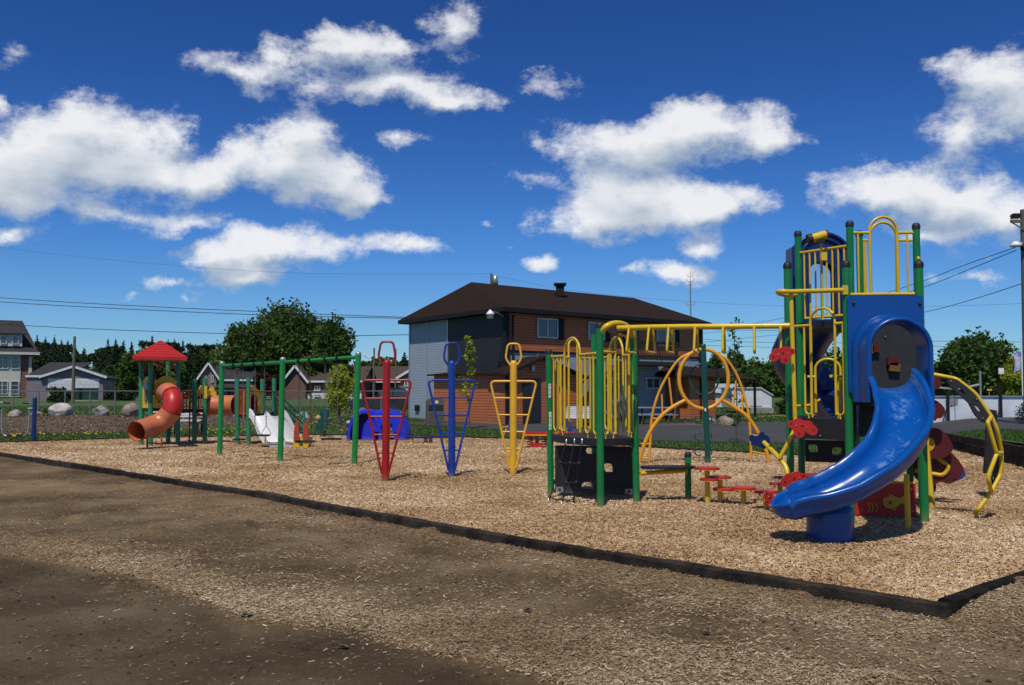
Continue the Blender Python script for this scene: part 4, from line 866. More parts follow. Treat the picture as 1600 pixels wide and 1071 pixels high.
def add_block(h, d, xa, xb, z0, ze, zr, wallm, roofm, depth=9, gable='x', over=.5, y0=0.0):
    mb = MB(); ya, yb = d + y0, d + y0 + depth; mb.box(((xa + xb) / 2, (ya + yb) / 2, (z0 - .4 + ze) / 2), (xb - xa, yb - ya, ze - z0 + .4)); xm = (xa + xb) / 2; ym = (ya + yb) / 2; o = over
    if gable == 'y': mb.add([(xa, ya, ze), (xb, ya, ze), (xm, ya, zr - .08), (xa, yb, ze), (xb, yb, ze), (xm, yb, zr - .08)], [(0, 1, 2), (4, 3, 5)])
    else: mb.add([(xa, ya, ze), (xa, yb, ze), (xa, ym, zr - .08), (xb, ya, ze), (xb, yb, ze), (xb, ym, zr - .08)], [(1, 0, 2), (3, 4, 5)])
    w = mb.build('wall', wallm, h); mb = MB(); sl = (zr - ze)
    if gable == 'y':
        k = sl / (xm - xa); slab(mb, [(xa - o, ya - o, ze - k * o), (xm, ya - o, zr), (xm, yb + o, zr), (xa - o, yb + o, ze - k * o)][::-1], .14); slab(mb, [(xm, ya - o, zr), (xb + o, ya - o, ze - k * o), (xb + o, yb + o, ze - k * o), (xm, yb + o, zr)][::-1], .14)
    else:
        k = sl / (ym - ya); slab(mb, [(xa - o, ya - o, ze - k * o), (xb + o, ya - o, ze - k * o), (xb + o, ym, zr), (xa - o, ym, zr)], .14); slab(mb, [(xa - o, ym, zr), (xb + o, ym, zr), (xb + o, yb + o, ze - k * o), (xa - o, yb + o, ze - k * o)], .14)
    r = mb.build('roof', roofm, h)
    if gable == 'y':
        mb = MB(); k = sl / (xm - xa)
        mb.bar((xa - o, ya - o - .04, ze - k * o), (xm, ya - o - .04, zr), .06, .22, up=(0, 0, 1)); mb.bar((xm, ya - o - .04, zr), (xb + o, ya - o - .04, ze - k * o), .06, .22); mb.build('barge_board', WFR, r)
    else:
        mb = MB(); mb.bar((xa - o, ya - o - .04, ze - (sl / (ym - ya)) * o - .02), (xb + o, ya - o - .04, ze - (sl / (ym - ya)) * o - .02), .08, .2); mb.build('gutter', WFR, r)
    return w, r
bh.rotation_euler.z = .56
# double garage
d = 90; z0 = gz(-44, d)
(w, r), gar = gable_house('garage', 'grey lilac garage with two pale doors and a low gable behind a hedge', d, 73, 158, z0, zy(588, d), zy(573, d), LILAC, ROOFD, 10, 'y', .35)
gar['category'] = 'garage'
add_block(gar, d, (48 - 800) / F * d, (73 - 800) / F * d, z0, zy(588, d), zy(588, d) + .1, LILAC, ROOFD, 10, 'x', .1, .5)
mb = MB(); slab(mb, [((44 - 800) / F * d, d + .4, zy(589, d)), ((112 - 800) / F * d, d + .4, zy(584, d)), ((118 - 800) / F * (d), d + 11, zy(567, d + 11)), ((52 - 800) / F * (d), d + 11, zy(567, d + 11))], .12); mb.build('roof', ROOFD, gar)
for a, b in ((81, 113), (120, 151)):
    mb = MB(); hd = MB(); xx0, xx1 = (a - 800) / F * d, (b - 800) / F * d; zt_ = zy(593.5, d)
    for k in range(4): hh = (zt_ - z0) / 4; mb.box(((xx0 + xx1) / 2, d - .04, z0 + hh * (k + .5)), (xx1 - xx0, .06, hh - .03))
    mb.build('garage_door', GDOOR, gar)
    mb = MB(); mb.box(((xx0 + xx1) / 2, d - .01, (z0 + zt_) / 2 + .05), (xx1 - xx0 + .2, .05, zt_ - z0 + .1)); mb.build('door_frame', WFR, gar)
gar.rotation_euler.z = .30
# tan house
d = 112; z0 = gz(-36, d)
(w, r), th_ = gable_house('brick_house', 'tan brick house with white-edged gable and dark roof behind the tunnel slide', d, 314, 338, z0, zy(586, d), zy(567.5, d), BRICKT, ROOFD, 7, 'y', .4)
add_block(th_, d, (336 - 800) / F * d, (388 - 800) / F * d, z0, zy(592, d), zy(570, d), BRICKT, ROOFD, 9, 'x', .4, 1.0)
mb = MB(); xq0, xq1 = (338 - 800) / F * d, (396 - 800) / F * d; slab(mb, [(xq0, d - 1.2, zy(605, d)), (xq1, d - 1.2, zy(605, d)), (xq1, d + 1.0, zy(599, d)), (xq0, d + 1.0, zy(599, d))], .15); mb.build('veranda_roof', ROOFD, th_)
for px, ya, yb, w_ in ((319, 598, 587, .3), (330, 598, 587, .3), (328, 618, 608, .3), (341, 619, 608, .7), (352, 621, 608, .7), (364, 619, 608, .8), (375, 618, 608, .8)):
    window(th_, ((px - 800) / F * d, d - .05 + (1.0 if px > 336 else 0), zy(ya, d)), (1, 0, 0), w_, zy(yb, d) - zy(ya, d), mull=0)
th_.rotation_euler.z = .22
# brown brick house
d = 96; z0 = gz(-22, d)
(w, r), bb = gable_house('brick_house', 'low brown brick house with white-edged gable behind the swing set', d, 446, 478, z0, zy(592, d), zy(572, d), BRICKB, ROOFB, 8, 'y', .35)
add_block(bb, d, (476 - 800) / F * d, (562 - 800) / F * d, z0, zy(594, d), zy(571, d), BRICKB, ROOFB, 9, 'x', .4, 1.2)
mb = MB(); mb.box(((505 - 800) / F * d, d + .9, zy(619, d)), (118 / F * d, .8, zy(615, d) - zy(623.5, d))); mb.build('foundation', CREAM, bb)
for px, ya, yb, w_ in ((488, 611, 603, .62), (490, 620, 616.5, .7), (512, 620, 616.5, .7)): window(bb, ((px - 800) / F * d, d + (.45 if ya > 615 else 1.15), zy(ya, d)), (1, 0, 0), w_, zy(yb, d) - zy(ya, d), mull=1)
d = 104; z0 = gz(-15, d)
(w, r), b3h = gable_house('bungalow', 'brown roofed bungalow half hidden behind the red pole climber', d, 560, 650, z0, zy(594, d), zy(571, d), BRICKB, ROOFB, 9, 'x', .5)
mb = MB(); mb.box(((600 - 800) / F * d, d - .05, zy(606, d)), (3.4, .1, 1.5)); mb.build('carport_shade_panel', mat('carport_shade_grey', (.05, .05, .055), .7), b3h)  # dark slab whose colour stands in for the shade inside the carport
for px in (575, 622): window(b3h, ((px - 800) / F * d, d - .02, zy(611, d)), (1, 0, 0), .9, .7)
d = 88; z0 = gz(-10, d)
(w, r), b4h = gable_house('house', 'small grey house with white-edged gable just left of the hall', d, 626, 700, z0, zy(588, d), zy(566, d), BRICKT, ROOFD, 8, 'y', .4)
window(b4h, ((632 - 800) / F * d, d - .02, zy(604, d)), (1, 0, 0), .6, .8)

# ---- white shed on a stone base, rink boards, on the right
d = 60; z0 = lz(16, d)
sh = thing('shed', 'white shed with slanting roof on a grey stone base, seen past the arch climber', 'shed', ((1175 - 800) / F * d, d, z0))
xa, xb = (1143 - 800) / F * d, (1205 - 800) / F * d
mb = MB(); mb.add([(xa, d, zy(637, d)), (xb, d, zy(637, d)), (xb, d, zy(618, d)), ((1188 - 800) / F * d, d, zy(606, d)), (xa, d, zy(606, d))] + [(xa, d + 3, zy(637, d)), (xb, d + 3, zy(637, d)), (xb, d + 3, zy(618, d)), ((1188 - 800) / F * d, d + 3, zy(606, d)), (xa, d + 3, zy(606, d))],
    [(0, 1, 2, 3, 4), (9, 8, 7, 6, 5), (1, 6, 7, 2), (0, 4, 9, 5)])
mb.build('wall', mat('white_shed_paint', (.66, .70, .76), .6), sh)
mb = MB(); slab(mb, [(xa - .1, d - .1, zy(605.5, d)), ((1188 - 800) / F * d, d - .1, zy(605.5, d)), ((1188 - 800) / F * d, d + 3.1, zy(605.5, d)), (xa - .1, d + 3.1, zy(605.5, d))], .06)
slab(mb, [((1188 - 800) / F * d, d - .1, zy(605.5, d)), (xb + .1, d - .1, zy(617.5, d)), (xb + .1, d + 3.1, zy(617.5, d)), ((1188 - 800) / F * d, d + 3.1, zy(605.5, d))], .06); mb.build('roof', WFR, sh)
mb = MB(); mb.box(((1188 - 800) / F * d, d + 1.3, (zy(637, d) + z0 - .3) / 2), (36 / F * d, 3.2, zy(637, d) - z0 + .3)); mb.build('stone_base', ROCK, sh)
mb = MB(); mb.box(((1180 - 800) / F * d, d - .03, zy(627, d)), (.75, .05, .6)); mb.build('hatch', GDOOR, sh)
d = 74; xw = (1120 - 800) / F * d
sh2 = thing('shed', 'low white shed far behind the teal pole, left of the stone-based shed', 'shed', (xw, d, 0))
mb = MB(); mb.box((xw, d, zy(630, d) + .6), (2.9, 2, 1.9)); mb.build('wall', mat('white_shed_paint'  , (.66, .70, .76), .6), sh2)
mb = MB(); slab(mb, [(xw - 1.6, d - 1.2, zy(612, d)), (xw + 1.6, d - 1.2, zy(617, d)), (xw + 1.6, d + 1.2, zy(617, d)), (xw - 1.6, d + 1.2, zy(612, d))], .1); mb.build('roof', ROOFD, sh2)
# rink boards
rk = thing('rink_boards', 'long white board wall with dark posts behind the curved climber', 'fence', ((1460 - 800) / F * 38, 38, lz(17, 38)))
RW = mat('white_board_paint', (.66, .70, .78), .55, (.50, .54, .60), 1.2, .1, 14)
zb_ = lambda x, y: lz(x, y)
pxs = [1330, 1352, 1391, 1431, 1478, 1516, 1562, 1608, 1660, 1720]
for i in range(len(pxs) - 1):
    dA = 38.5 - (pxs[i] - 1330) * .004; dB = 38.5 - (pxs[i + 1] - 1330) * .004; a = V(((pxs[i] - 800) / F * dA, dA, 0)); b = V(((pxs[i + 1] - 800) / F * dB, dB, 0))
    zt_ = zy(620.5, dA) + (.03 if i % 2 else -.0); zl = zb_(a.x, a.y) - .1; mb = MB(); mb.bar(E(a.lerp(b, .004), (zt_ + zl) / 2), E(b.lerp(a, .004), (zt_ + zl) / 2), .05, zt_ - zl); mb.build('board', RW, rk)
for px in (1478, 1560):
    dA = 38.4 - (px - 1330) * .004; x = (px - 800) / F * dA; mb = MB(); zt_ = zy(618, dA); mb.box((x, dA - .10, zt_ / 2 + .05), (.09, .09, zt_)); mb.bar((x - .05, dA - .1, zt_ * .62), (x - .45, dA - .55, .25), .04, .04); mb.build('support_post', DKFR, rk)
mb = MB(); mb.box(((1488 - 800) / F * 38, 37.83, zy(628, 37.8)), (.42, .03, .30)); mb.build('notice_board', mat('notice_grey', (.20, .20, .20), .6, (.30, .30, .30), 30), rk)
mb = MB(); mb.bar(((1330 - 800) / F * 38.5, 38.5, zy(619.6, 38.5)), ((1720 - 800) / F * 36.9, 36.9, zy(619.6, 36.9)), .09, .05); mb.build('top_rail', GREYM, rk)
# ball court net frame, hoop, flagpole, yellow plate
d = 44
nf = thing('volleyball_net', 'white taped net slung between grey posts behind the board wall', 'net', ((1500 - 800) / F * d, d, 0))
mb = MB(); mb.tube([((1531 - 800) / F * d, d, 0), ((1531 - 800) / F * d, d, zy(580, d))], .05); mb.tube([((1400 - 800) / F * d, d + 3, 0), ((1400 - 800) / F * d, d + 3, zy(582, d))], .05); mb.build('post', GREYM, nf)
top = spline([((1400 - 800) / F * (d + 3), d + 3, zy(596, d + 3)), ((1465 - 800) / F * (d + 1.5), d + 1.5, zy(604, d + 1.5)), ((1495 - 800) / F * (d + .6), d + .6, zy(606, d + .6)), ((1531 - 800) / F * d, d, zy(599, d))], 10)
mb = MB()
for i in range(len(top) - 1): a, b = top[i], top[i + 1]; mb.add([a, b, b - V((0, 0, .09)), a - V((0, 0, .09))], [(0, 1, 2, 3)])
mb.build('tape', WFR, nf)
mb = MB()
for i in range(0, len(top) - 1):
    for t in (0, .33, .66): a = top[i].lerp(top[i + 1], t); mb.tube([a, a - V((0, 0, .8))], .006, 3, caps=False)
for k in range(1, 8): mb.tube([p - V((0, 0, .11 * k)) for p in top], .006, 3, caps=False)
o = mb.build('netting', WIRE, nf); o['kind'] = 'stuff'
hp = thing('basketball_hoop', 'pale basketball backboard on a dark pole behind the board wall', 'hoop', ((1564 - 800) / F * 52, 52, 0)); x = (1564 - 800) / F * 52
mb = MB(); mb.tube([(x, 52.3, 0), (x, 52.3, zy(580, 52))], .07); mb.build('pole', DKFR, hp)
mb = MB(); mb.box((x, 52, zy(580, 52)), (.28 + .02, .05, .34)); mb.build('backboard', WHITE, hp)
mb = MB(); mb.tube([(x + .11 * cos(a_), 51.82 + .11 * sin(a_), zy(583, 52)) for a_ in [2 * pi * i / 12 for i in range(12)]], .012, 5, closed=True); mb.build('rim', ORG, hp)
fpx = (1597 - 800) / F * 48; fp = thing('flagpole', 'white flagpole with a blue and white flag at the right edge beside the utility pole', 'flagpole', (fpx, 48, 0))
mb = MB(); mb.tube([(fpx, 48, 0), (fpx, 48, zy(530, 48))], .05, r2=.03); mb.lathe([(0, .1), (.06, .05), (0, 0)], (fpx, 48, zy(530, 48)), 8); mb.build('pole', WHITE, fp)
FLAG = mat('flag_blue', (.02, .10, .45), .7, (.7, .7, .75), 3.5)
mb = MB(); rows_ = []
for i in range(9): 
    for j in range(5): rows_.append((fpx - i * .055 + .02 * sin(j), 48 + .06 * sin(i * 1.2 + j * .5), zy(549, 48) - j * .22 - i * .02 * j * .5))
mb.add(rows_, [(i * 5 + j, i * 5 + j + 1, (i + 1) * 5 + j + 1, (i + 1) * 5 + j) for i in range(8) for j in range(4)], True)
mb.build('flag', FLAG, fp)
yp = MB(); yp.box(((1545 - 800) / F * 56, 56, zy(609.5, 56)), (.3, .03, .11)); yp.tube([((1545 - 800) / F * 56, 56.05, 0), ((1545 - 800) / F * 56, 56.05, zy(610, 56))], .02, 6)
tag(yp.build('sign', YELP), 'tiny yellow sign plate beyond the board wall, below the hoop', 'sign')

# ============================================================ POLES, WIRES, FENCE
def utility_pole(px, d, ytop, label, r=.14, arms=()):
    x = (px - 800) / F * d; z0 = lz(x, d); zt_ = zy(ytop, d); p = thing('utility_pole', label, 'utility pole', (x, d, z0)); mb = MB(); mb.tube([(x, d, z0 - .2), (x + .03, d, zt_)], r, 12, r2=r * .72); mb.build('pole', WOODG, p); return p, x, zt_
pA, xA, zA = utility_pole(115, 82, 526, 'wooden utility pole with a lamp arm in front of the garage', .15)
mb = MB(); mb.tube(spline([(xA, 82, zy(562, 82)), (xA - .12, 82, zy(556, 82)), (xA - .25, 82, zy(552, 82))], 5), .04, 6); mb.lathe([(0, .12), (.1, .08), (.14, 0), (0, -.05)], (xA - .28, 82, zy(553, 82)), 10); mb.build('lamp_arm', GREYM, pA)
pB, xB, zB = utility_pole(584, 100, 544, 'distant pole with a curved street lamp arm, left of the red climber', .13)
mb = MB(); mb.tube(spline([(xB - .0, 100, zy(554, 100)), (xB - .5, 99.6, zy(560, 100)), (xB - .9, 99.3, zy(556, 100))][::-1], 6), .05, 6); mb.lathe([(0, .10), (.14, .07), (.2, 0), (0, -.05)], (xB - 1.0, 99.3, zy(556.5, 100)), 10); mb.build('lamp_arm', WHITE, pB)
pC, xC, zC = utility_pole(618, 92, 545, 'pale slim pole directly behind the red pole climber', .09)
pD, xD, zD = utility_pole(767, 75, 428, 'pole top with a transformer showing above the hall roof ridge', .14)
mb = MB(); mb.lathe([(0, .8), (.22, .75), (.24, 0), (0, -.02)], (xD + .35, 75, zy(440, 75) - .3), 12); mb.build('transformer', GREYM, pD)
# big pole at the right edge
d = 30; pE, xE, zE = utility_pole(1606, d, 328, 'tall weathered utility pole at the right edge carrying the wires', .17)
mb = MB(); mb.bar((xE - .42, d, zy(346, d)), (xE + .5, d, zy(346, d)), .10, .10); mb.bar((xE - .38, d, zy(348, d)), (xE, d - .12, zy(362, d)), .04, .04)
mb.build('crossarm', WOODG, pE)
mb = MB()
for dx in (-.38, .40): mb.lathe([(.02, 0), (.07, .02), (.04, .06), (.07, .10), (.03, .16), (0, .17)], (xE + dx, d, zy(345, d) + .05), 10)
mb.build('insulator', DKFR, pE)
mb = MB(); mb.box((xE - .25, d, zy(338, d)), (.22, .16, .16)); mb.build('cut_out', DKFR, pE)
mb = MB(); c = V((xE - .28, d - .1, zy(384, d))); mb.tube([c, c + V((-.0, 0, 0.001)), ], .01, 4)
mb = MB(); mb.lathe([(0, .16), (.10, .12), (.20, 0), (.17, -.03), (0, -.03)], (xE - .34, d - .1, zy(385, d)), 14); mb.bar((xE - .3, d - .1, zy(386, d)), (xE, d, zy(378, d)), .05, .05); mb.build('street_lamp', WHITE, pE, 'white street lamp bracketed to the pole')
mb = MB(); mb.lathe([(0, .0), (.09, .02), (.09, .22), (0, .24)], (xE - .12, d - .15, zy(393, d)), 10); mb.build('bracket', DKFR, pE)
def wires(label, spans, r=.018, name='overhead_wire', group=None):
    for pts, lb in spans:
        q = [P(*p) for p in pts]; mb = MB(); mb.tube(spline(q, 14), r, 5, caps=False); tag(mb.build(name, WIRE), lb, 'wire', group)
wires('', [([(-120, 457, 82), (115, 473, 82), (400, 487, 78), (660, 497, 75), (900, 503, 72)], 'upper of two close overhead wires crossing the sky above the big tree'),
 ([(-120, 464, 80), (115, 479, 80), (400, 492, 76), (660, 498.5, 73), (900, 504.5, 70)], 'lower of two close overhead wires crossing the sky above the big tree'),
 ([(-120, 500, 80), (115, 513, 82), (300, 520, 80), (500, 525, 78), (660, 523, 74), (900, 520, 70)], 'single overhead wire passing through the top of the big tree')], .028)
wires('', [([(-120, 372, 85), (150, 404, 82), (400, 424, 80), (600, 429, 78), (767, 428, 75)], 'thin high wire crossing the left sky to the pole above the roof'),
 ([(767, 430, 75), (900, 455, 74), (1100, 473, 72), (1300, 480, 70), (1500, 478, 66), (1700, 470, 60)], 'thin sagging wire to the right of the roof vent')], .008)
wires('', [([(1586, 387, 30), (1500, 417, 36), (1440, 440, 42), (1340, 470, 52), (1180, 505, 70), (1000, 528, 95)], 'upper wire running down left from the right edge pole behind the tower'),
 ([(1588, 391, 30), (1500, 427, 36), (1440, 450, 42), (1340, 480, 52), (1180, 511, 70), (1000, 532, 95)], 'second wire running down left from the right edge pole behind the tower'),
 ([(1610, 439, 30), (1520, 468, 38), (1440, 489, 46), (1320, 512, 58), (1180, 527, 75), (1000, 545, 100)], 'lower single wire sloping left from the right edge pole')], .014)
wires('', [([(1040, 523, 70), (1150, 534, 68), (1320, 536, 66), (1450, 533.5, 62), (1700, 536, 56)], 'level wire crossing in front of the right-hand tree top'),
 ([(1040, 512, 70), (1150, 516, 68), (1300, 519, 64), (1460, 541, 60), (1700, 548, 56)], 'faint level wire just under the others behind the tower'),
 ([(1040, 538, 72), (1200, 543, 70), (1400, 552, 66), (1600, 556, 60), (1700, 557, 58)], 'lowest wire behind the tower, level with the tree crowns')], .014)
# distant antenna mast behind the hall
d = 130; x = (1080 - 800) / F * d; am = thing('antenna_mast', 'slim radio mast with whip aerials rising behind the hall roof', 'mast', (x, d, 0))
mb = MB(); 
for dx, dy in ((-.12, 0), (.12, 0), (0, .2)): mb.tube([(x + dx, d + dy, .8), (x + dx * .5, d + dy * .5, zy(440, d))], .035, 4, caps=False)
k = 5.0
while k < zy(442, d): mb.bar((x - .12, d, k), (x + .12, d, k + .4), .03, .03); mb.bar((x + .12, d, k + .4), (x - .12, d, k + .8), .03, .03); k += .8
mb.build('lattice', GREYM, am)
mb = MB(); mb.tube([(x, d, zy(440, d)), (x, d, zy(424, d))], .03, 4)
for py, w in ((433, .35), (440, .5), (477, .55), (446, .25)): mb.tube([(x - w, d, zy(py, d)), (x + w, d, zy(py, d))], .03, 4); mb.tube([(x - w, d, zy(py, d)), (x - w, d, zy(py - 5, d))], .025, 4); mb.tube([(x + w, d, zy(py, d)), (x + w, d, zy(py - 6, d))], .025, 4)
mb.build('aerial', mat('aerial_red', (.35, .08, .06), .5), am)
# chain link fence on the left
FM = mat('dull_galvanised_wire', (.13, .14, .15), .7, (.17, .18, .19), 6)
fen = thing('chain_link_fence', 'long galvanised chain-link fence behind the boulders on the left', 'fence', (-20, 50, 0))
fxs = [-60, -20, 22, 62, 103, 142, 181, 221, 262, 303, 344, 386, 428, 470, 512, 553, 596, 640, 685]
pts = []
for px in fxs:
    d = 50.0; x = (px - 800) / F * d; pts.append(V((x, d, lz(x, d))))
for p in pts: mb = MB(); mb.tube([p, p + V((0, 0, 1.55))], .035, 6); mb.build('post', FM, fen)
for i in range(len(pts) - 1): mb = MB(); mb.tube([pts[i] + V((0, 0, 1.5)), pts[i + 1] + V((0, 0, 1.5))], .022, 5, caps=False); mb.build('rail', FM, fen)
mb = MB(); vs = []; fs = []
for i in range(len(pts) - 1):
    a, b = pts[i], pts[i + 1]; L = (b - a).length; n = int(L / .14)
    for k in range(n):
        for s in (1, -1):
            x0 = a.lerp(b, k / n); x1 = a.lerp(b, min(1, max(0, k / n + s * 1.45 / L)))
            if abs(k / n + s * 1.45 / L - .5) > .5: 
                f_ = ((1 if s > 0 else 0) - k / n) / (s * 1.45 / L); x1 = a.lerp(b, 1 if s > 0 else 0); z1 = 1.45 * f_
            else: z1 = 1.45
            o = len(vs); w = .005; dr_ = V((w, 0, 0)); vs += [x0 - dr_ + V((0, 0, .03)), x0 + dr_ + V((0, 0, .03)), x1 + dr_ + V((0, 0, .03 + z1)), x1 - dr_ + V((0, 0, .03 + z1))]; fs.append((o, o + 1, o + 2, o + 3))
mb.add(vs, fs); o = mb.build('wire_mesh', FM, fen); o['kind'] = 'stuff'

# ============================================================ VEGETATION
def leafmat(name, a, b, c, tr=.3): return tintmat(name, [(0, a), (.55, b), (1, c)], .75, tr)
LF_OAK = leafmat('broad_leaf_green', (.028, .062, .011), (.060, .112, .021), (.11, .175, .036))
LF_DK = leafmat('conifer_green', (.014, .030, .012), (.026, .050, .020), (.048, .082, .030), .15)
LF_LT = leafmat('spring_green', (.16, .21, .02), (.34, .40, .04), (.52, .54, .08), .45)
LF_MID = leafmat('mid_green_leaf', (.030, .065, .012), (.066, .12, .022), (.12, .19, .04))
LF_RED = leafmat('purple_leaf', (.030, .008, .010), (.055, .014, .016), (.085, .030, .028))
LF_HEDGE = leafmat('hedge_green', (.010, .028, .007), (.020, .045, .010), (.038, .070, .017), .2)
def leaves(c, s, m, name, parent, tint=None, elong=.6):
    """two-triangle leaf clumps at the centres c with sizes s, random attitude"""
    n = len(c); a = RNG.normal(size=(n, 3)); a /= np.linalg.norm(a, axis=1)[:, None]; b = RNG.normal(size=(n, 3)); b -= a * (a * b).sum(1)[:, None]; b /= np.linalg.norm(b, axis=1)[:, None]
    s = s[:, None]; P_ = np.stack([c - a * s, c - b * s * elong + a * s * .1, c + a * s, c + b * s * elong - a * s * .1], 1)
    t = RNG.random(n) if tint is None else np.clip(tint + RNG.normal(0, .16, n), 0, 1)
    o = np_mesh(name, P_.reshape(-1, 3), np.arange(n * 4).reshape(-1, 4), m, parent, attrs={'tint': np.repeat(t, 4)}); return o
def crown_pts(n, c, rx, ry, rz, lobes, seed, fill=.75, shape=None):
    """points through lobes scattered in an ellipsoid"""
    rg = np.random.default_rng(seed); L = []
    for k in range(lobes):
        while True:
            p = rg.uniform(-1, 1, 3)
            if p @ p < 1 and (p @ p > .12 or k < 2): break
        q = np.array([p[0] * rx * .74, p[1] * ry * .74, p[2] * rz * .74]); L.append((q, rg.uniform(.24, .42)))
    per = n // lobes; out = []; tn = []
    for q, s in L:
        p = rg.normal(size=(per, 3)); p /= np.linalg.norm(p, axis=1)[:, None]; r = rg.uniform(.35, 1, per) ** .5
        m_ = min(rx, ry, rz); e = np.array([rx, ry, rz]) * .5 + m_ * .5
        w = p * r[:, None] * e * s * (1 + .35 * rg.normal(size=(per, 1)) * .6)
        out.append(q + w); tn.append(np.full(per, rg.uniform(.25, .75)) )
    return np.concatenate(out) + np.array(c), np.concatenate(tn)
def tree(px, d, ytop, wpx, label, m=LF_OAK, ybot=None, n=3200, lobes=26, leaf=.30, seed=1, name='tree', cat='tree', group=None, ry=None, trunk=True, z0=None):
    x = (px - 800) / F * d; z0 = lz(x, d) if z0 is None else z0; zt_ = zy(ytop, d); zb_ = zy(ybot, d) if ybot else z0 + (zt_ - z0) * .15
    rx = wpx / F * d / 2; rz = (zt_ - zb_) / 2; c = (x, d, (zt_ + zb_) / 2)
    t = thing(name, label, cat, (x, d, z0), group); rg = random.Random(seed)
    if trunk:
        mb = MB(); H = zt_ - z0; r = H * .022 + .03; top = V((x + rg.uniform(-.2, .2), d, z0 + H * .72)); mb.tube(spline([(x, d, z0 - .2), (x + rg.uniform(-.15, .15), d, z0 + H * .35), top], 5), r, 8, r2=r * .3)
        for k in range(7):
            h = z0 + H * rg.uniform(.22, .6); a = rg.uniform(0, 2 * pi); e_ = V((x + cos(a) * rx * .7, d + sin(a) * rx * .7, h + H * rg.uniform(.12, .3))); s_ = V((x, d, h)); mb.tube(spline([s_, s_.lerp(e_, .5) + V((0, 0, H * .04)), e_], 4), r * .4, 6, r2=r * .12)
        mb.build('trunk', BARK, t)
    n = int(n * 1.5); leaf *= .78; pts, tn = crown_pts(n, c, rx, ry or rx, rz, lobes, seed); k = pts[:, 2] > z0 + .05; pts, tn = pts[k], tn[k]
    leaves(pts, RNG.uniform(.5, 1.1, len(pts)) * leaf, m, 'crown', t, tn); return t
def conifer(px, d, ytop, wpx, label, seed=1, m=LF_DK, n=1500, group=None, leaf=.42):
    x = (px - 800) / F * d; z0 = lz(x, d); zt_ = zy(ytop, d); H = zt_ - z0; rx = wpx / F * d / 2; rg = np.random.default_rng(seed)
    t = thing('conifer', label, 'conifer', (x, d, z0), group); mb = MB(); mb.tube([(x, d, z0 - .2), (x, d, zt_ - .2)], H * .018 + .03, 7, r2=.03); mb.build('trunk', BARK, t)
    h = 1 - rg.random(n) ** .62 * .93; tiers = 11 + seed % 4; ph = (h * tiers) % 1; nb = 7; az0 = np.floor(h * tiers) * 2.4; az = az0 + rg.integers(0, nb, n) * 2 * pi / nb + rg.normal(0, .22, n)
    lim = (1 - h) ** .8 * (.62 + .42 * (1 - ph)) * (1 + .22 * np.sin(az * 3 + seed)); r = rg.uniform(.12, 1, n) ** .7 * lim * rx
    p = np.stack([x + np.cos(az) * r, d + np.sin(az) * r, z0 + h * H - r * .22 + rg.normal(0, .10, n)], 1)
    leaves(p, rg.uniform(.5, 1, n) * leaf * (.35 + .75 * (1 - h)) , m, 'crown', t, rg.uniform(.2, .8, n), .45); return t
# far woods: one mass each
def woods(name, px0, px1, d, ytopf, m, n, leaf, label, seed):
    rg = np.random.default_rng(seed); px = rg.uniform(px0, px1, n); top = ytopf(px); x = (px - 800) / F * d; dep = rg.uniform(-5, 5, n); z0 = .6
    u_ = rg.random(n) ** .6; zt_ = H0 + (610 - top) / F * d; z = z0 + u_ * (zt_ - z0)
    k = fbm(x * .35, z * .35 + 50, 3, seed) > .40; o = leaves(np.stack([x, d + dep * (1 - .4 * u_), z], 1)[k], rg.uniform(.5, 1.1, n)[k] * leaf, m, name, None, fbm(x * .5, z * .5, 3, seed + 3)[k])
    o['kind'] = 'stuff'; o['label'] = label; o['category'] = 'woods'; return o
def ridge(base, amp, sc_, seed, spikes=0.0):
    def f(px):
        v_ = fbm(px * sc_, px * 0 + 3.3, 4, seed); r = base - amp * (v_ - .5) * 2
        if spikes: r = r - spikes * np.abs(((px * .085 + 2 * fbm(px * .05, px * 0, 2, seed)) % 1) * 2 - 1) ** 1.5
        return r
    return f
woods('forest', -60, 380, 168, (lambda px: np.interp(px, [-60, 50, 60, 105, 118, 133, 150, 165, 200, 240, 345, 380], [545, 541, 539, 541, 570, 556, 566, 549, 543, 541, 546, 556]) + 14 * (fbm(px * .06, px * 0, 4, 3) - .5) - 5 * np.abs(np.sin(px * .21 + 2 * np.sin(px * .05)))), LF_DK, 42000, .55, 'dark distant evergreen wood behind the houses on the left', 5)
woods('forest', 540, 720, 170, ridge(572, 8, .03, 9, 4), LF_OAK, 7000, .55, 'distant green wood seen left of the hall', 6)
woods('forest', 1010, 1700, 150, ridge(590, 12, .02, 12, 0), LF_MID, 26000, .5, 'distant green wood behind the shed and the board wall', 7)
conl = ['just right of the brick house roof', 'second right of the brick house roof', 'tallest in the clump above the garage', 'right of centre in the clump above the garage', 'last of the clump above the garage roof', 'standing alone right of the utility pole',
        'leftmost of the group left of the red roof', 'second of the group left of the red roof', 'slim one in the group left of the red roof', 'next to the slim one left of the red roof', 'nearest the red roof on its left', 'peeping over the tip of the red roof', 'just right of the red roof', 'second right of the red roof', 'third right of the red roof', 'fourth right of the red roof', 'between the red roof and the tan house']
for i, (px, d, yt, w) in enumerate([(57, 140, 524, 30), (70, 146, 527, 30), (84, 142, 526, 34), (95, 145, 530, 30), (105, 140, 531, 28), (131, 120, 543, 34), (160, 138, 545, 28), (168, 142, 529, 28), (180, 140, 528, 26), (192, 144, 531, 28), (205, 139, 533, 26), (237, 150, 524, 30), (262, 146, 530, 26), (272, 150, 529, 26), (285, 147, 531, 28), (297, 150, 535, 28), (308, 146, 539, 28)]):
    conifer(px, d, yt, w * 1.35, 'dark spire-shaped conifer ' + conl[i], i + 3, group='conifers along the left skyline', n=2200)
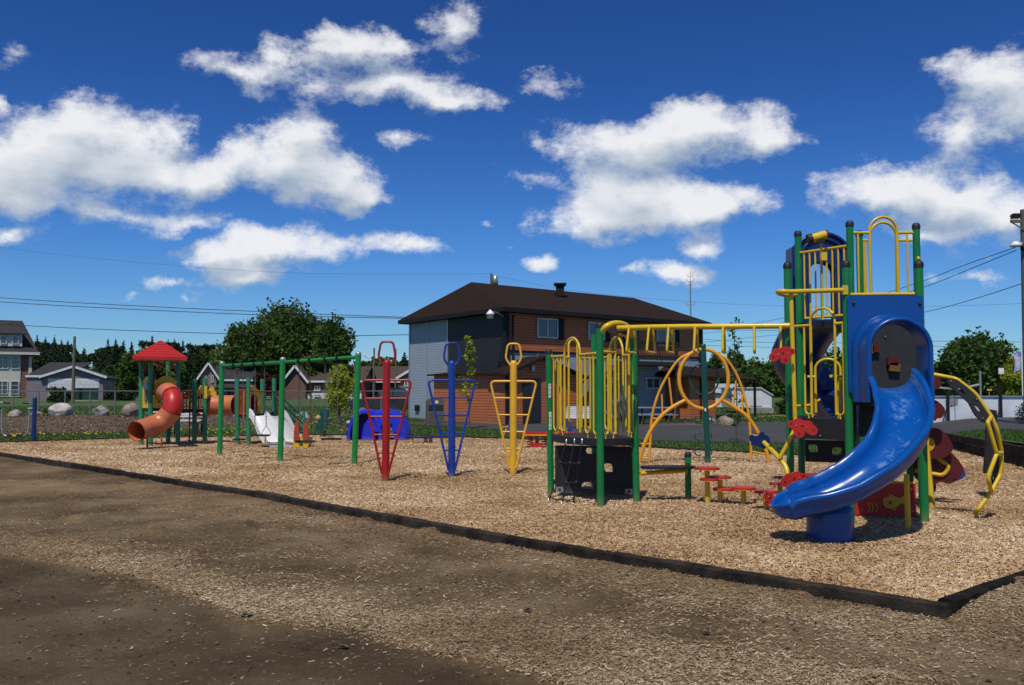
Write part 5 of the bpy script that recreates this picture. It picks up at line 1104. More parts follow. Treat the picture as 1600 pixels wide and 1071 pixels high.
tree(215, 118, 541, 64, 'round dark green tree left of the red roofed play tower', LF_OAK, 628, 4200, 26, .36, 21)
tree(262, 122, 548, 60, 'round dark tree directly behind the red roofed play tower', LF_OAK, 628, 3600, 24, .36, 22)
tree(178, 124, 560, 46, 'dark bushy tree behind the right end of the garage', LF_OAK, 628, 2600, 20, .36, 23)
tree(330, 150, 538, 70, 'dark leafy tree over the tan house roof', LF_OAK, 628, 4000, 26, .42, 24)
tree(352, 138, 528, 52, 'leafy tree at the left shoulder of the biggest tree', LF_OAK, 625, 3000, 20, .38, 29)
tree(455, 128, 477, 178, 'biggest tree, broad dark green crown above the swing set', LF_OAK, 618, 22000, 90, .42, 25, ry=7)
tree(398, 120, 494, 112, 'broad tree merged with the left side of the biggest tree', LF_OAK, 618, 9500, 46, .40, 26, ry=5)
tree(520, 118, 492, 72, 'loose tree at the right side of the biggest tree', LF_OAK, 610, 4500, 30, .38, 27, ry=4)
tree(490, 100, 548, 60, 'tree crown between the swing chains above the brown roof', LF_MID, 600, 2200, 18, .30, 28)
tree(416, 92, 575, 62, 'purple-leaved tree between the tan and the brown brick house', LF_RED, 622, 2600, 18, .24, 30)
tree(540, 60, 560, 30, 'green tree behind the yellow-green sapling', LF_MID, 612, 1500, 12, .14, 31)
tree(532, 37, 562, 50, 'yellow-green young tree beyond the last swing', LF_LT, 652, 1900, 34, .085, 32, z0=.3)
tree(598, 150, 556, 60, 'dark tree left of the hall behind the bungalow', LF_OAK, 610, 2600, 20, .45, 33)
conifer(632, 120, 548, 40, 'dark bushy conifer against the left edge of the hall', 9, n=1800)
tree(662, 150, 545, 40, 'dark tree hidden behind the left end of the hall', LF_OAK, 610, 900, 12, .4, 34)
# thin sapling against the charcoal wall
def sapling(px, d, ytop, ybase, w, label, m, seed, n=420, leaf=.05, lo=.25):
    x = (px - 800) / F * d; z0 = lz(x, d); zt_ = zy(ytop, d); t = thing('sapling', label, 'sapling', (x, d, z0)); rg = random.Random(seed); H = zt_ - z0
    tr = [V((x, d, z0 - .05)), V((x + .03, d, z0 + H * .4)), V((x - .02, d, z0 + H * .75)), V((x, d, zt_))]; mb = MB(); mb.tube(spline(tr, 5), .022, 6, r2=.006); c = []
    for k in range(20):
        h = lo + (1 - lo) * k / 20; a = rg.uniform(0, 2 * pi); L = w * (1 - h) ** .6 * rg.uniform(.5, 1.1) + .06; s_ = V((x, d, z0 + H * h)); e_ = s_ + V((cos(a) * L, sin(a) * L, L * rg.uniform(.5, 1.4))); mb.tube([s_, e_], .008, 4, r2=.003)
        for q in range(n // 20): tq = rg.uniform(.3, 1.05); c.append(s_.lerp(e_, tq) + V((rg.gauss(0, .05), rg.gauss(0, .05), rg.gauss(0, .06))))
    mb.build('trunk', BARK, t); c = np.array([tuple(p) for p in c]); leaves(c, RNG.uniform(.5, 1.1, len(c)) * leaf, m, 'crown', t, elong=.7); return t
sapling(733, 37, 527, 668, .42, 'thin young tree against the charcoal wall behind the blue climber', LF_LT, 3, 520, .075)
sapling(1149, 27, 497, 690, .34, 'tall thin young tree on the grass between the hall and the blue tower', LF_MID, 4, 340, .055, .1)
tree(1150, 88, 545, 46, 'dark upright tree just right of the hall roof end', LF_OAK, 634, 3000, 22, .30, 35)
tree(1118, 95, 545, 56, 'tree behind the right end of the hall', LF_OAK, 634, 3000, 22, .32, 36)
tree(1193, 104, 556, 84, 'broad bright green tree behind the white shed', LF_MID, 636, 5200, 34, .34, 37)
tree(1238, 110, 560, 66, 'green tree behind the spiral slide', LF_MID, 636, 3800, 26, .34, 38)
tree(1305, 112, 545, 80, 'green tree seen between the tower posts', LF_MID, 636, 4200, 28, .34, 39)
tree(1086, 66, 590, 60, 'dark shrubby tree under the porch canopy at the end of the hall', LF_HEDGE, 640, 1500, 14, .20, 40)
tree(1527, 96, 519, 118, 'large dark green tree right of the slide tower', LF_OAK, 628, 9000, 52, .36, 41, ry=4)
tree(1470, 104, 556, 64, 'lower green tree left of the large tree beyond the curved climber', LF_MID, 628, 3200, 24, .34, 42)
tree(1582, 92, 552, 50, 'light green tree between the large tree and the utility pole', LF_LT, 628, 2600, 20, .30, 43)
tree(1640, 100, 560, 90, 'green tree at the right border of the photo', LF_MID, 628, 3000, 22, .34, 44)
tree(1405, 108, 560, 70, 'green tree behind the tower at its right side', LF_MID, 628, 3000, 24, .34, 45)
# hedge and shrubs by the garage
def shrub(px, d, ytop, wpx, label, m=LF_HEDGE, n=900, leaf=.10, seed=1, name='shrub', cat='shrub', z0=None, ry=None, lobes=10):
    x = (px - 800) / F * d; z0 = lz(x, d) if z0 is None else z0; zt_ = zy(ytop, d); rx = wpx / F * d / 2; rz = (zt_ - z0) * .62; pts, tn = crown_pts(n, (x, d, z0 + rz * .62), rx, ry or rx, rz, lobes, seed)
    k = pts[:, 2] > z0 - .02; o = leaves(pts[k], RNG.uniform(.5, 1.1, k.sum()) * leaf, m, name, None, tn[k]); return tag(o, label, cat)
shrub(92, 84, 604, 56, 'dark rounded hedge in front of the garage doors', n=2600, leaf=.17, seed=3, name='hedge', cat='hedge', ry=1.2, lobes=18)
shrub(190, 90, 608, 60, 'dark hedge to the right of the green panel', n=2200, leaf=.18, seed=5, name='hedge', cat='hedge', ry=1.2, lobes=18)
shrub(300, 96, 600, 100, 'long dark hedge behind the barrier posts, left of the tan house', n=3200, leaf=.2, seed=6, name='hedge', cat='hedge', ry=1.2, lobes=24)
shrub(69, 38.5, 630, 24, 'leafy green weed clump growing between two boulders', LF_MID, 500, .05, 7)
shrub(103, 39.5, 634, 16, 'small weed clump behind the palest boulder', LF_MID, 240, .045, 8)
shrub(30, 45, 632, 30, 'low shrub behind the leftmost boulder', LF_MID, 300, .05, 12)
shrub(1600, 31, 622, 44, 'twiggy grey-brown shrub in front of the white board wall at the right', leafmat('twig_brown', (.05, .035, .03), (.09, .065, .05), (.14, .12, .07), .1), 1500, .03, 9)
shrub(930, 40, 640, 60, 'low shrub by the hall behind the climbing deck', LF_MID, 700, .08, 10)
shrub(1235, 58, 618, 50, 'shrub beside the white shed', LF_HEDGE, 900, .12, 11)
gp = MB(); d = 83; gp.box(((137 - 800) / F * d, d, zy(616, d)), (36 / F * d, .1, 1.1)); tag(gp.build('green_panel', mat('dark_green_panel', (.006, .035, .028), .6)), 'flat dark green fence panel in front of the right garage door', 'panel')
# ============================================================ BOULDERS, BIN, BENCH, TABLE, VEHICLE
def boulder(px, py, w, h, label, m=ROCK, seed=1, d=None, flat=0.0):
    """px,py: where its foot stands; w,h in pixels"""
    if d is None: d = 36.6
    x = (px - 800) / F * d; z0 = lz(x, d); rx = w / F * d / 2; rz = h / F * d; import bmesh
    bm = bmesh.new(); bmesh.ops.create_icosphere(bm, subdivisions=4, radius=1); rg = random.Random(seed); pl = []
    for k in range(13):
        a = rg.uniform(0, 2 * pi); e_ = rg.uniform(-.5, 1.2); pl.append((V((cos(a) * cos(e_), sin(a) * cos(e_), sin(e_))), rg.uniform(.62, .9)))
    for v_ in bm.verts:
        p = v_.co.copy()
        for nn, q in pl:
            t = p.dot(nn)
            if t > q: p -= nn * (t - q) * .97
        p += p.normalized() * (mnoise.fractal(p * 3.4 + V((seed, 0, 0)), 1, 2, 5) * .075); v_.co = V((p.x * rx, p.y * rx * .8, p.z * rz * .62))
    me = bpy.data.meshes.new('boulder'); bm.to_mesh(me); bm.free(); me.materials.append(m); me.polygons.foreach_set('use_smooth', [True] * len(me.polygons))
    o = bpy.data.objects.new('boulder', me); sc.collection.objects.link(o); o.location = (x, d, z0 + rz * .40); o.rotation_euler = (0, rg.uniform(-.12, .12), rg.uniform(0, 6)); return tag(o, label, 'boulder', 'boulders around the playground')
for i, (px, py, w, h, lb, m) in enumerate([(27, 660, 26, 16, 'small rounded grey boulder, leftmost behind the silver bars', ROCK), (58, 664, 24, 11, 'low flat boulder partly hidden by the blue exercise post', ROCKB), (97, 661, 38, 21, 'largest pale angular boulder, between the blue post and the hexagonal grey one', ROCKP),
    (159, 660, 31, 19, 'dark grey hexagonal boulder midway between the pale one and the red roofed tower', ROCK), (209, 662, 32, 22, 'brownish boulder touching the left post of the red roofed tower', ROCKB), (241, 664, 24, 12, 'pale flat stone seen through the legs of the red roofed tower', ROCKP), (356, 664, 26, 16, 'pale boulder under the orange crawl tunnel', ROCKP)]):
    boulder(px, py, w, h, lb, m, i + 2)
boulder(472, 658, 34, 22, 'large grey rounded boulder seen left of the swing set middle post', ROCK, 12, 40); boulder(420, 655, 22, 16, 'pale boulder behind the top of the white double slide', ROCKP, 13, 40)
boulder(508, 656, 26, 16, 'small tan boulder above the dark teal spring rider', ROCKB, 14, 40); boulder(546, 654, 10, 7, 'tiny white stone between the sapling and the blue dome', ROCKP, 15, 41)
boulder(1133, 664, 30, 17, 'brownish oblong boulder on the lawn past the teal post', ROCKB, 16, 40); boulder(1108, 662, 24, 13, 'grey low boulder beside the brownish oblong one', ROCK, 17, 41)
# litter bin
d = 38; x = (680 - 800) / F * d; z0 = lz(x, d); bn_ = thing('litter_bin', 'taupe litter bin with rounded hood on the lawn behind the blue pole climber', 'bin', (x, d, z0))
hw, H_ = .36, 1.22; M = frame((x, d, z0), (1, .18, 0)); mb = MB(); mb.plate([[(-hw, 0), (hw, 0), (hw, H_ - .12)] + [(hw * cos(a), H_ - .12 + .12 * sin(a)) for a in [pi * i / 10 for i in range(1, 10)]] + [(-hw, H_ - .12)]], .62, M); mb.build('body', TAUPE, bn_)
mb = MB(); mb.plate([circ(.04, H_ - .16, .07, 14)], .02, M, -.32 - .0); mb.plate([circ(.04, H_ - .16, .07, 14)], .02, M, .325); mb.build('badge', PAPER, bn_)
mb = MB(); mb.plate([rrect(-.30, H_ - .50, .30, H_ - .28, .03)], .02, M, .316); mb.build('opening', BLACK, bn_); mb = MB(); mb.plate([rrect(-.3, .08, .3, .62, .02)], .02, M, .318); mb.build('panel', mat('bin_panel', (.09, .075, .065), .7), bn_)
# bench with pale slats
d = 37; x = (912 - 800) / F * d; z0 = lz(x, d); be = thing('park_bench', 'bench with pale horizontal slats behind the yellow bars of the climbing deck', 'bench', (x, d, z0))
for k in range(7): mb = MB(); mb.box((x, d + .30 + k * .028, z0 + .46 + k * .068), (1.55, .03, .055)); mb.build('slat', GDOOR, be)
for k in range(4): mb = MB(); mb.box((x, d - .05 + k * .1, z0 + .43), (1.55, .085, .03)); mb.build('slat', GDOOR, be)
for s in (-.68, .68): mb = MB(); mb.tube(fillet([(x + s, d - .1, z0), (x + s, d - .05, z0 + .41), (x + s, d + .30, z0 + .41), (x + s, d + .50, z0 + .95)], .06), .025, 6); mb.bar((x + s, d + .3, z0 + .41), (x + s, d + .42, z0), .04, .04); mb.build('leg', DKFR, be)
# picnic table
d = 42; x = (1023 - 800) / F * d; z0 = lz(x, d); pt = thing('picnic_table', 'grey picnic table with black tubular frame against the hall', 'picnic table', (x, d, z0))
for k in range(5): mb = MB(); mb.box((x, d - .32 + k * .16, z0 + .76), (1.8, .145, .045)); mb.build('tabletop_plank', GDOOR if k % 2 else GREYM, pt)
for s in (-.75, .75): mb = MB(); mb.box((x, d + s, z0 + .45), (1.8, .28, .045)); mb.build('seat', GREYM, pt)
for s in (-.6, .6):
    mb = MB(); mb.tube(fillet([(x + s, d - .75, z0 + .42), (x + s, d - .75, z0 + .03), (x + s, d + .75, z0 + .03), (x + s, d + .75, z0 + .42)], .1), .03, 6); mb.bar((x + s, d - .62, z0 + .05), (x + s, d + .25, z0 + .73), .04, .04); mb.bar((x + s, d + .62, z0 + .05), (x + s, d - .25, z0 + .73), .04, .04); mb.build('leg', BLACK, pt)
# rubber sheet heap
c = G(1065, 664.5); mb = MB(); vs = []; nx_, ny_ = 22, 9
for i in range(nx_):
    for j in range(ny_):
        u_ = i / (nx_ - 1); v_ = j / (ny_ - 1); e_ = sin(pi * v_) ** .6 * sin(pi * u_) ** .4; vs.append((c.x - 1.1 + 2.1 * u_ + .1 * sin(j * 2.1), c.y - .4 + .8 * v_, .02 + e_ * (.12 + .20 * max(0, sin(u_ * 9 + j * .7)) * u_ + .06 * sin(i * 1.9 + j))))
mb.add(vs, [(i * ny_ + j, (i + 1) * ny_ + j, (i + 1) * ny_ + j + 1, i * ny_ + j + 1) for i in range(nx_ - 1) for j in range(ny_ - 1)], True); tag(mb.build('rubber_mat', BLACK), 'crumpled black rubber sheet lying on the asphalt beside the porch', 'mat')
# pickup truck by the hall
d = 53; x = (617 - 800) / F * d; z0 = lz(x, d) ; car = thing('pickup_truck', 'dark pickup truck with pale bonnet parked behind the red pole climber', 'truck', (x, d, z0))
DPAINT = mat('dark_car_paint', (.02, .02, .024), .25, coat=.6); SPAINT = mat('silver_car_paint', (.45, .47, .5), .28, metal=.3, coat=.5)
def prof_body(mb, prof, y0, y1):
    n = len(prof); vs = [(x + a, y0, z0 + b) for a, b in prof] + [(x + a, y1, z0 + b) for a, b in prof]; tri = tessellate_polygon([[V((a, b, 0)) for a, b in prof]])
    mb.add(vs[:n], tri); mb.add(vs[n:], tri); mb.add(vs, [(i, (i + 1) % n, n + (i + 1) % n, n + i) for i in range(n)]); return mb
mb = MB(); prof_body(mb, [(-2.6, .45), (2.3, .45), (2.35, .8), (2.2, 1.05), (1.2, 1.15), (-.75, 1.15), (-.8, 1.05), (-2.6, 1.05)], d - .9, d + .9); prof_body(mb, [(1.15, 1.12), (.65, 1.68), (-.55, 1.70), (-.75, 1.12)], d - .8, d + .8); body = mb.build('body', DPAINT, car)
mb = MB(); prof_body(mb, [(1.05, 1.18), (.6, 1.62), (.05, 1.63), (.05, 1.18)], d - .82, d + .82); prof_body(mb, [(-.02, 1.18), (-.02, 1.63), (-.5, 1.63), (-.66, 1.18)], d - .82, d + .82); mb.build('window', GLASS, body)
mb = MB(); prof_body(mb, [(1.25, 1.15), (2.2, 1.06), (2.33, .82), (2.34, .86), (2.24, 1.10), (1.25, 1.19)], d - .85, d + .85); mb.build('bonnet', SPAINT, body)
for sx in (-1.7, 1.55):
    for sy in (-.86, .86):
        mb = MB(); mb.cyl((x + sx, d + sy - .12, z0 + .38), (x + sx, d + sy + .12, z0 + .38), .38, 18); wv = mb.build('wheel', BLACK, car); mb = MB(); mb.cyl((x + sx, d + sy - .13, z0 + .38), (x + sx, d + sy + .13, z0 + .38), .2, 12); mb.build('rim', GREYM, wv)
for s in (-.65, .65): mb = MB(); mb.box((x + 2.33, d + s, z0 + .86), (.06, .35, .14)); mb.build('headlight', WHITE, car)

# ============================================================ POLE CLIMBERS (red, blue, yellow)
def pole_climber(px, py, m, colour, label, pxt, ytop, yl, ang, seed):
    b = G(px, py); d = b.y; s = 1.0; h = P(px, ytop, d).z; t = thing('pole_climber', label, 'climber', b, 'pole climbers in a row')
    mb = MB(); tp = V((P(pxt, ytop, d).x, d, h - .02)); mb.tube([b - V((0, 0, .3)), tp], .064, 20, caps=False); mb.lathe([(.064, 0), (.058, .03), (.04, .055), (.0, .065)], tp, 20); mb.build('post', m, t)
    u_ = V((cos(ang), sin(ang), 0)); zt_ = P(px, yl, d).z; bot = .12
    ax = lambda z: b.lerp(tp, z / tp.z)
    for sgn in (-1, 1):
        off = u_ * sgn; a0 = ax(zt_) ; pts = fillet([V((a0.x, a0.y, zt_)), V((a0.x, a0.y, zt_)) + off * .43 , V((b.x, b.y, bot)) + off * .055 + V((.0, -.03, 0))], .10, 7); mb = MB(); mb.tube(pts, .021, 12); mb.build('side_rail', m, t)
        for k in range(4):
            z = zt_ - (zt_ - bot) * (k + 1) / 5.15; e_ = .43 + (.055 - .43) * (zt_ - z) / (zt_ - bot); q = ax(z); mb = MB(); mb.tube([V((q.x, q.y, z)), V((q.x, q.y, z)) + off * e_ + V((0, -.01, 0))], .016, 10); mb.build('rung', m, t)
    hz_ = tp.z; w1, w2 = .105, .15; lp = [tp + u_ * -.07 + V((0, 0, -.02)), tp + u_ * -w2 + V((0, 0, .10)), tp + u_ * -w1 + V((0, 0, .37)), tp + u_ * w1 + V((0, 0, .37)), tp + u_ * w2 + V((0, 0, .10)), tp + u_ * .07 + V((0, 0, -.02))]
    mb = MB(); mb.tube([tp + V((0, 0, -.03))] + fillet(lp, .07, 6) + [tp + V((0, 0, -.03))], .020, 12); mb.build('handle_loop', m, t)
pole_climber(602, 752, RED, 'red', 'red pole climber, nearest of the three ladder-winged poles', 604.5, 566, 594.5, .0, 1)
pole_climber(706, 746, BLUEM, 'blue', 'blue pole climber, between the red one and the yellow one', 706, 567, 594.5, .18, 2)
pole_climber(801.5, 742, YELS, 'yellow', 'yellow pole climber, rightmost of the three ladder-winged poles', 802.5, 567, 596, -.05, 3)

# ============================================================ SWING SET
sb = [G(343, 711), G(437.5, 721), G(553, 724)]; st_ = [P(347, 568, sb[0].y), P(442, 562, sb[1].y), P(560, 553.5, sb[2].y)]
hm = sum(p.z for p in st_) / 3
sw = thing('swing_set', 'green swing frame with three posts and one long top beam', 'swing set', sb[1])
for b, t in zip(sb, st_):
    mb = MB(); mb.tube([b - V((0, 0, .3)), t], .062, 18, caps=False); p_ = mb.build('post', GREENS, sw); mb = MB(); mb.lathe([(.064, -.02), (.066, .0), (.062, .03), (.04, .05), (0, .055)], t, 18); mb.build('post_cap', GREYM, p_)
mb = MB()
for i in (0, 1): mb = MB(); mb.tube([st_[i] - V((0, 0, .06)), st_[i + 1] - V((0, 0, .06))], .038, 14); mb.build('top_beam', GREENS, sw)
hang = {}
def on_beam(px):
    i = 0 if px < 442 else 1; a, b = st_[i], st_[i + 1]; f_ = (px - (347, 442, 560)[i]) / ((442, 560)[i] - (347, 442)[i]); return a.lerp(b, f_) - V((0, 0, .06))
for px in (368, 382, 401, 415, 468, 485, 509, 528):
    q = on_beam(px); dr_ = (st_[1] - st_[0]).normalized(); mb = MB(); mb.tube([q - dr_ * .035, q + dr_ * .035], .052, 12); mb.tube([q - V((0, 0, .04)), q - V((0, 0, .11))], .018, 6); mb.build('hanger', DKFR, sw)
def swing(pa, pb, yseat, seatpx, label, ax=0.0, kind='belt'):
    A, B = on_beam(pa) - V((0, 0, .11)), on_beam(pb) - V((0, 0, .11)); d = (A.y + B.y) / 2; s0 = P(seatpx[0], yseat, d + ax); s1 = P(seatpx[1], yseat, d + ax - (seatpx[1] - seatpx[0]) * .0005); z_ = (s0.z + s1.z) / 2
    t = thing('swing', label, 'swing', ((A + B) / 2), 'swings hanging from the green beam'); c0 = s0.lerp(s1, .18); c1 = s0.lerp(s1, .82)
    ends = [(A, c0), (B, c1)]
    for a, b in ends:
        j = V((b.x, b.y, z_ + .22)); mb = MB(); n = max(8, int((a - j).length / .07)); dd = (j - a) / n
        for k in range(n):
            p0 = a + dd * k; p1 = a + dd * (k + 1.25); sd_ = V((.010, 0, 0)) if k % 2 else V((0, .010, 0)); mb.tube([p0 - sd_, p1 - sd_], .0045, 4, caps=False); mb.tube([p0 + sd_, p1 + sd_], .0045, 4, caps=False)
        o = mb.build('chain', CHAIN, t)
        mb = MB(); w = V((.11, 0, 0)); mb.tube([j, j - w * .9 - V((0, 0, .16)), j - w - V((0, 0, .22))], .007, 5); mb.tube([j, j + w * .9 - V((0, 0, .16)), j + w - V((0, 0, .22))], .007, 5); mb.build('hanger_bracket', CHAIN, t)
    mb = MB(); mb.plate([rrect(-(s1 - s0).length / 2, -.09, (s1 - s0).length / 2, .09, .05)], .04, Matrix.Translation(V(((s0.x + s1.x) / 2, (s0.y + s1.y) / 2, z_))) @ Matrix.Rotation(atan2(s1.y - s0.y, s1.x - s0.x), 4, 'Z')); mb.build('seat', BLACK, t)
swing(368, 382, 687, (364, 383), 'first swing from the left, hanging low with its seat end-on', .0)
swing(401, 415, 680.5, (393, 421), 'second swing from the left, its black seat in front of the white double slide', -.0)
swing(468, 485, 690, (462, 492), 'third swing, hanging between the middle post and the last swing', 1.0)
swing(509, 528, 686, (502, 533), 'last swing, black seat in front of the yellow-green young tree', .0)
# ============================================================ BLUE CRAWL DOME
c = G(596, 690); d = c.y + 1.0; cd = thing('crawl_dome', 'bright blue moulded play dome with tunnel opening, behind the red pole climber', 'play dome', (c.x, d, 0))
lft, rgt = P(546, 680, d).x, P(641, 680, d).x; cx = (lft + rgt) / 2; Wd = (rgt - lft) / 2; Hd = P(600, 640, d).z + .02
mb = MB(); n = 24
def dome_arch(cx, y0, y1, ro, ri, zo, zi, bow):
    """arched shell from y0 to y1 with an open tunnel through it"""
    vs = []; K = 6
    for k in range(K + 1):
        t = k / K; y = y0 + (y1 - y0) * t; s = 1 - bow * (2 * t - 1) ** 4
        for i in range(n + 1):
            a = pi * i / n; vs.append((cx + ro * cos(a) * s, y, max(0, zo * abs(sin(a)) ** .8 * s)))
        for i in range(n + 1):
            a = pi * i / n; vs.append((cx + ri * cos(a), y, max(0, zi * abs(sin(a)) ** .8)))
    q = 2 * (n + 1); fs = []
    for k in range(K):
        for i in range(n): fs.append((k * q + i, (k + 1) * q + i, (k + 1) * q + i + 1, k * q + i + 1)); o = n + 1; fs.append((k * q + o + i, k * q + o + i + 1, (k + 1) * q + o + i + 1, (k + 1) * q + o + i))
    mb.add(vs, fs, True)
    for k in (0, K): mb.add(vs[k * q:(k + 1) * q], [(i, i + 1, n + 1 + i + 1, n + 1 + i) for i in range(n)])
dome_arch(lft + .55, d - .55, d + .6, .58, .44, Hd, Hd * .86, .06); dome_arch(rgt - .74, d - .5, d + .55, .76, .3, Hd * 1.0, Hd * .5, .1); mb.plate([[(lft + .08 + .94 * t, .0) for t in (0, 1)] + [(lft + .55 + .47 * cos(a), Hd * .88 * sin(a)) for a in [pi * i / 12 for i in range(0, 13)]]], .04, Matrix(((1, 0, 0, 0), (0, 0, -1, d + .5), (0, 1, 0, 0), (0, 0, 0, 1)))); mb.build('shell', BLUEV, cd)
mb = MB()
for (a, z) in ((-.25, .3), (.05, .55), (.30, .28)): M = frame((rgt - .7 + a, d - .53, z), (1, 0, 0)); mb = MB(); mb.plate([[(.14 * cos(t), .05 * sin(t)) for t in [pi * i / 8 for i in range(9)]] + [(-.14, -.03), (.14, -.03)]], .07, M); mb.build('foot_hold', BLUEV, cd)
# low balance beam, blue on yellow stumps
d = 27.2; bbm = thing('balance_beam', 'low blue balance beam on yellow stumps right of the blue dome', 'balance beam', (G(672, 690).x, d, 0))
mb = MB(); x0, x1 = P(634, 684, d).x, P(704, 684, d).x; mb.bar((x0, d, .16), (P(668, 684, d).x, d - .25, .16), .22, .05); bm0 = mb.build('beam', BLUED, bbm); mb = MB(); mb.bar((P(664, 684, d).x, d - .25, .17), (x1, d, .17), .22, .05); mb.build('beam', BLUED, bbm)
for px in (643, 665.5, 673, 695.5): mb = MB(); x = P(px, 684, d - .1).x; mb.cyl((x, d - .12, -.05), (x, d - .12, .14), .055, 12); mb.build('stump', YELP, bbm)
# spring seesaw red
d = 24.8; ssw = thing('spring_seesaw', 'long red spring seesaw behind the left posts of the climbing deck', 'seesaw', (P(850, 700, d).x, d, 0)); zz = P(850, 677, d).z
mb = MB(); xa, xb = P(812, 677, d).x, P(900, 677, d).x; mb.bar((xa, d, zz), (xb, d - .15, zz), .26, .06); sp_ = mb.build('plank', REDP, ssw); mb = MB(); mb.bar((xa + .1, d - .14, zz - .045), (xb, d - .29, zz - .045), .02, .03); mb.build('edge', YELP, sp_)
for px in (828, 851):
    x = P(px, 680, d).x; mb = MB(); mb.tube([(x + .075 * cos(a), d + .075 * sin(a), zz * a / (2 * pi * 6)) for a in [2 * pi * 6 * i / 72 for i in range(73)]], .016, 6); mb.build('spring', REDP, ssw)
x = P(839, 680, d).x; mb = MB(); mb.tube([(x, d, -.05), (x, d, zz)], .05, 10); mb.box((x, d, .06), (.28, .2, .12)); mb.build('pivot', REDP, ssw)
for px, dx in ((797, -.0), (886, 0.)):
    x = P(px, 660, d - .02).x; mb = MB(); M = frame((x, d, zz), (1, 0, 0)); mb.plate([[(-.12, 0), (.1, 0), (.13, .08), (.08, .32), (.02, .40), (-.04, .34), (-.05, .12)]], .30, M); mb.build('seat_back', BLUEM, ssw); mb = MB(); mb.bar((x - .28, d - .02, zz + .17), (x - .04, d - .02, zz + .17), .03, .025); mb.tube([(x - .2, d, zz - .1), (x - .05, d, zz + .2)], .02, 6); mb.build('hand_grip', YELP, ssw)
# spring riders
b = G(505, 683); sr = thing('spring_rider', 'dark teal spring rider with a tan face, left of the yellow-green young tree', 'spring rider', b); d = b.y; M = frame((b.x, d, 0), (1, 0, 0))
mb = MB(); mb.plate([[(-.24, .22), (.10, .22), (.16, .42), (.12, .58), (.18, .72), (.16, .88), (.05, .95), (-.08, .90), (-.12, .78), (-.06, .62), (-.16, .48), (-.26, .40)]], .16, M); mb.build('body', TEAL, sr)
mb = MB(); mb.lathe([(0, -.1), (.10, -.04), (.11, .04), (0, .12)], (b.x - .16, d - .02, .62), 12); mb.build('face', mat('tan_plastic', (.45, .33, .2), .5), sr); mb = MB(); mb.tube([(b.x + .09 * cos(a), d + .09 * sin(a), .26 * a / (2 * pi * 4)) for a in [2 * pi * 4 * i / 48 for i in range(49)]], .02, 6); mb.build('spring', BLACK, sr)
b = G(474, 698.5); d = b.y; rr = thing('spring_rider', 'yellow and red rocking toy with two upright red fins beside the white double slide', 'spring rider', b)
mb = MB(); M = frame((b.x, d, 0), (1, 0, 0)); mb.plate([[(-.20, .0), (.16, .0), (.20, .10), (.21, .28), (-.24, .28), (-.22, .10)], circ(-.02, .12, .035, 8)], .42, M); mb.build('body', YELP, rr)
for s in (-.13, .12): mb = MB(); mb.plate([[(s + a_, b_) for a_, b_ in ((-.07, .20), (.07, .20), (.075, .42), (.05, .62), (0, .74), (-.05, .62), (-.075, .42))]], .05, M, .235 if s < 0 else .245); mb.build('fin', REDB, rr)
mb = MB(); mb.plate([circ(-.02, .12, .06, 12)], .03, M, .22); mb.build('hub', TEAL, rr)
# exercise bars at the left edge
b = G(52.5, 690.5); d = b.y; ex = thing('exercise_bars', 'dark blue post carrying silver U-shaped foot bars at the left edge', 'exercise equipment', b)
mb = MB(); mb.tube([b - V((0, 0, .2)), P(54.5, 623, d)], .062, 16, caps=False); mb.lathe([(.064, 0), (.055, .04), (0, .05)], P(54.5, 623, d), 16); mb.build('post', BLUED, ex)
pp = lambda px, py: P(px, py, d)
mb = MB(); mb.tube([pp(53, 627) , pp(53, 645)], .03, 8); mb.tube([pp(53, 638.5), pp(44, 639)], .035, 8); mb.tube(fillet([pp(46, 638), pp(45, 670), pp(42, 680), pp(34, 682), pp(12, 682), pp(5, 680), pp(2.5, 670), pp(3, 638)], .2), .022, 8); mb.build('foot_bar', GREYM, ex)
mb = MB(); mb.tube([pp(37, 630), pp(49, 629.5)], .02, 8); mb.tube([pp(0, 629), pp(14, 630)], .02, 8); mb.build('hand_bar', GREYM, ex); mb = MB(); mb.tube([pp(36, 630.3), pp(46, 630)], .026, 8); mb.tube([pp(5, 629.5), pp(15, 630.3)], .026, 8); mb.build('grip', BLACK, ex)
mb = MB(); mb.box(tuple(pp(16, 681)), (.16, .14, .05)); mb.build('foot_pad', BLACK, ex); mb = MB(); mb.box(tuple(pp(31, 681)), (.16, .14, .05)); mb.build('foot_pad', BLACK, ex); mb = MB(); mb.box(tuple(pp(23.5, 680.5)), (.12, .12, .06)); mb.build('joint_cover', YELP, ex)
mb = MB(); b2 = G(-14, 690.5); mb.tube([b2 - V((0, 0, .2)), P(-13, 623, d)], .062, 16); mb.tube([pp(3, 638), pp(-13, 638)], .035, 8); mb.build('post', BLUED, ex)

# ============================================================ LEFT PLAY STRUCTURE (red roof)
ls = thing('play_structure', 'older play structure with red pyramid roof, orange tube slide, crawl tunnel and white double slide', 'play structure', G(258, 696))
tw = [(235.3, 697.5), (278, 695.5), (262.8, 692), (220.8, 696.0)]
TD = {}
def post(px, py, yt, m, parent, r=.062, pxt=None, cap=None, nm='post'):
    b = G(px, py); t = P(pxt or px, yt, b.y); mb = MB(); mb.tube([b - V((0, 0, .3)), t], r, 16); o = mb.build(nm, m, parent)
    if cap: mb = MB(); mb.lathe([(r + .004, -.045), (r + .006, -.01), (r, .012), (r * .7, .028), (0, .032)], t, 18); mb.build('post_cap', cap, o)
    return b, t
q = [post(px, py, 566, GREENB, ls, .064)[0] for px, py in tw]
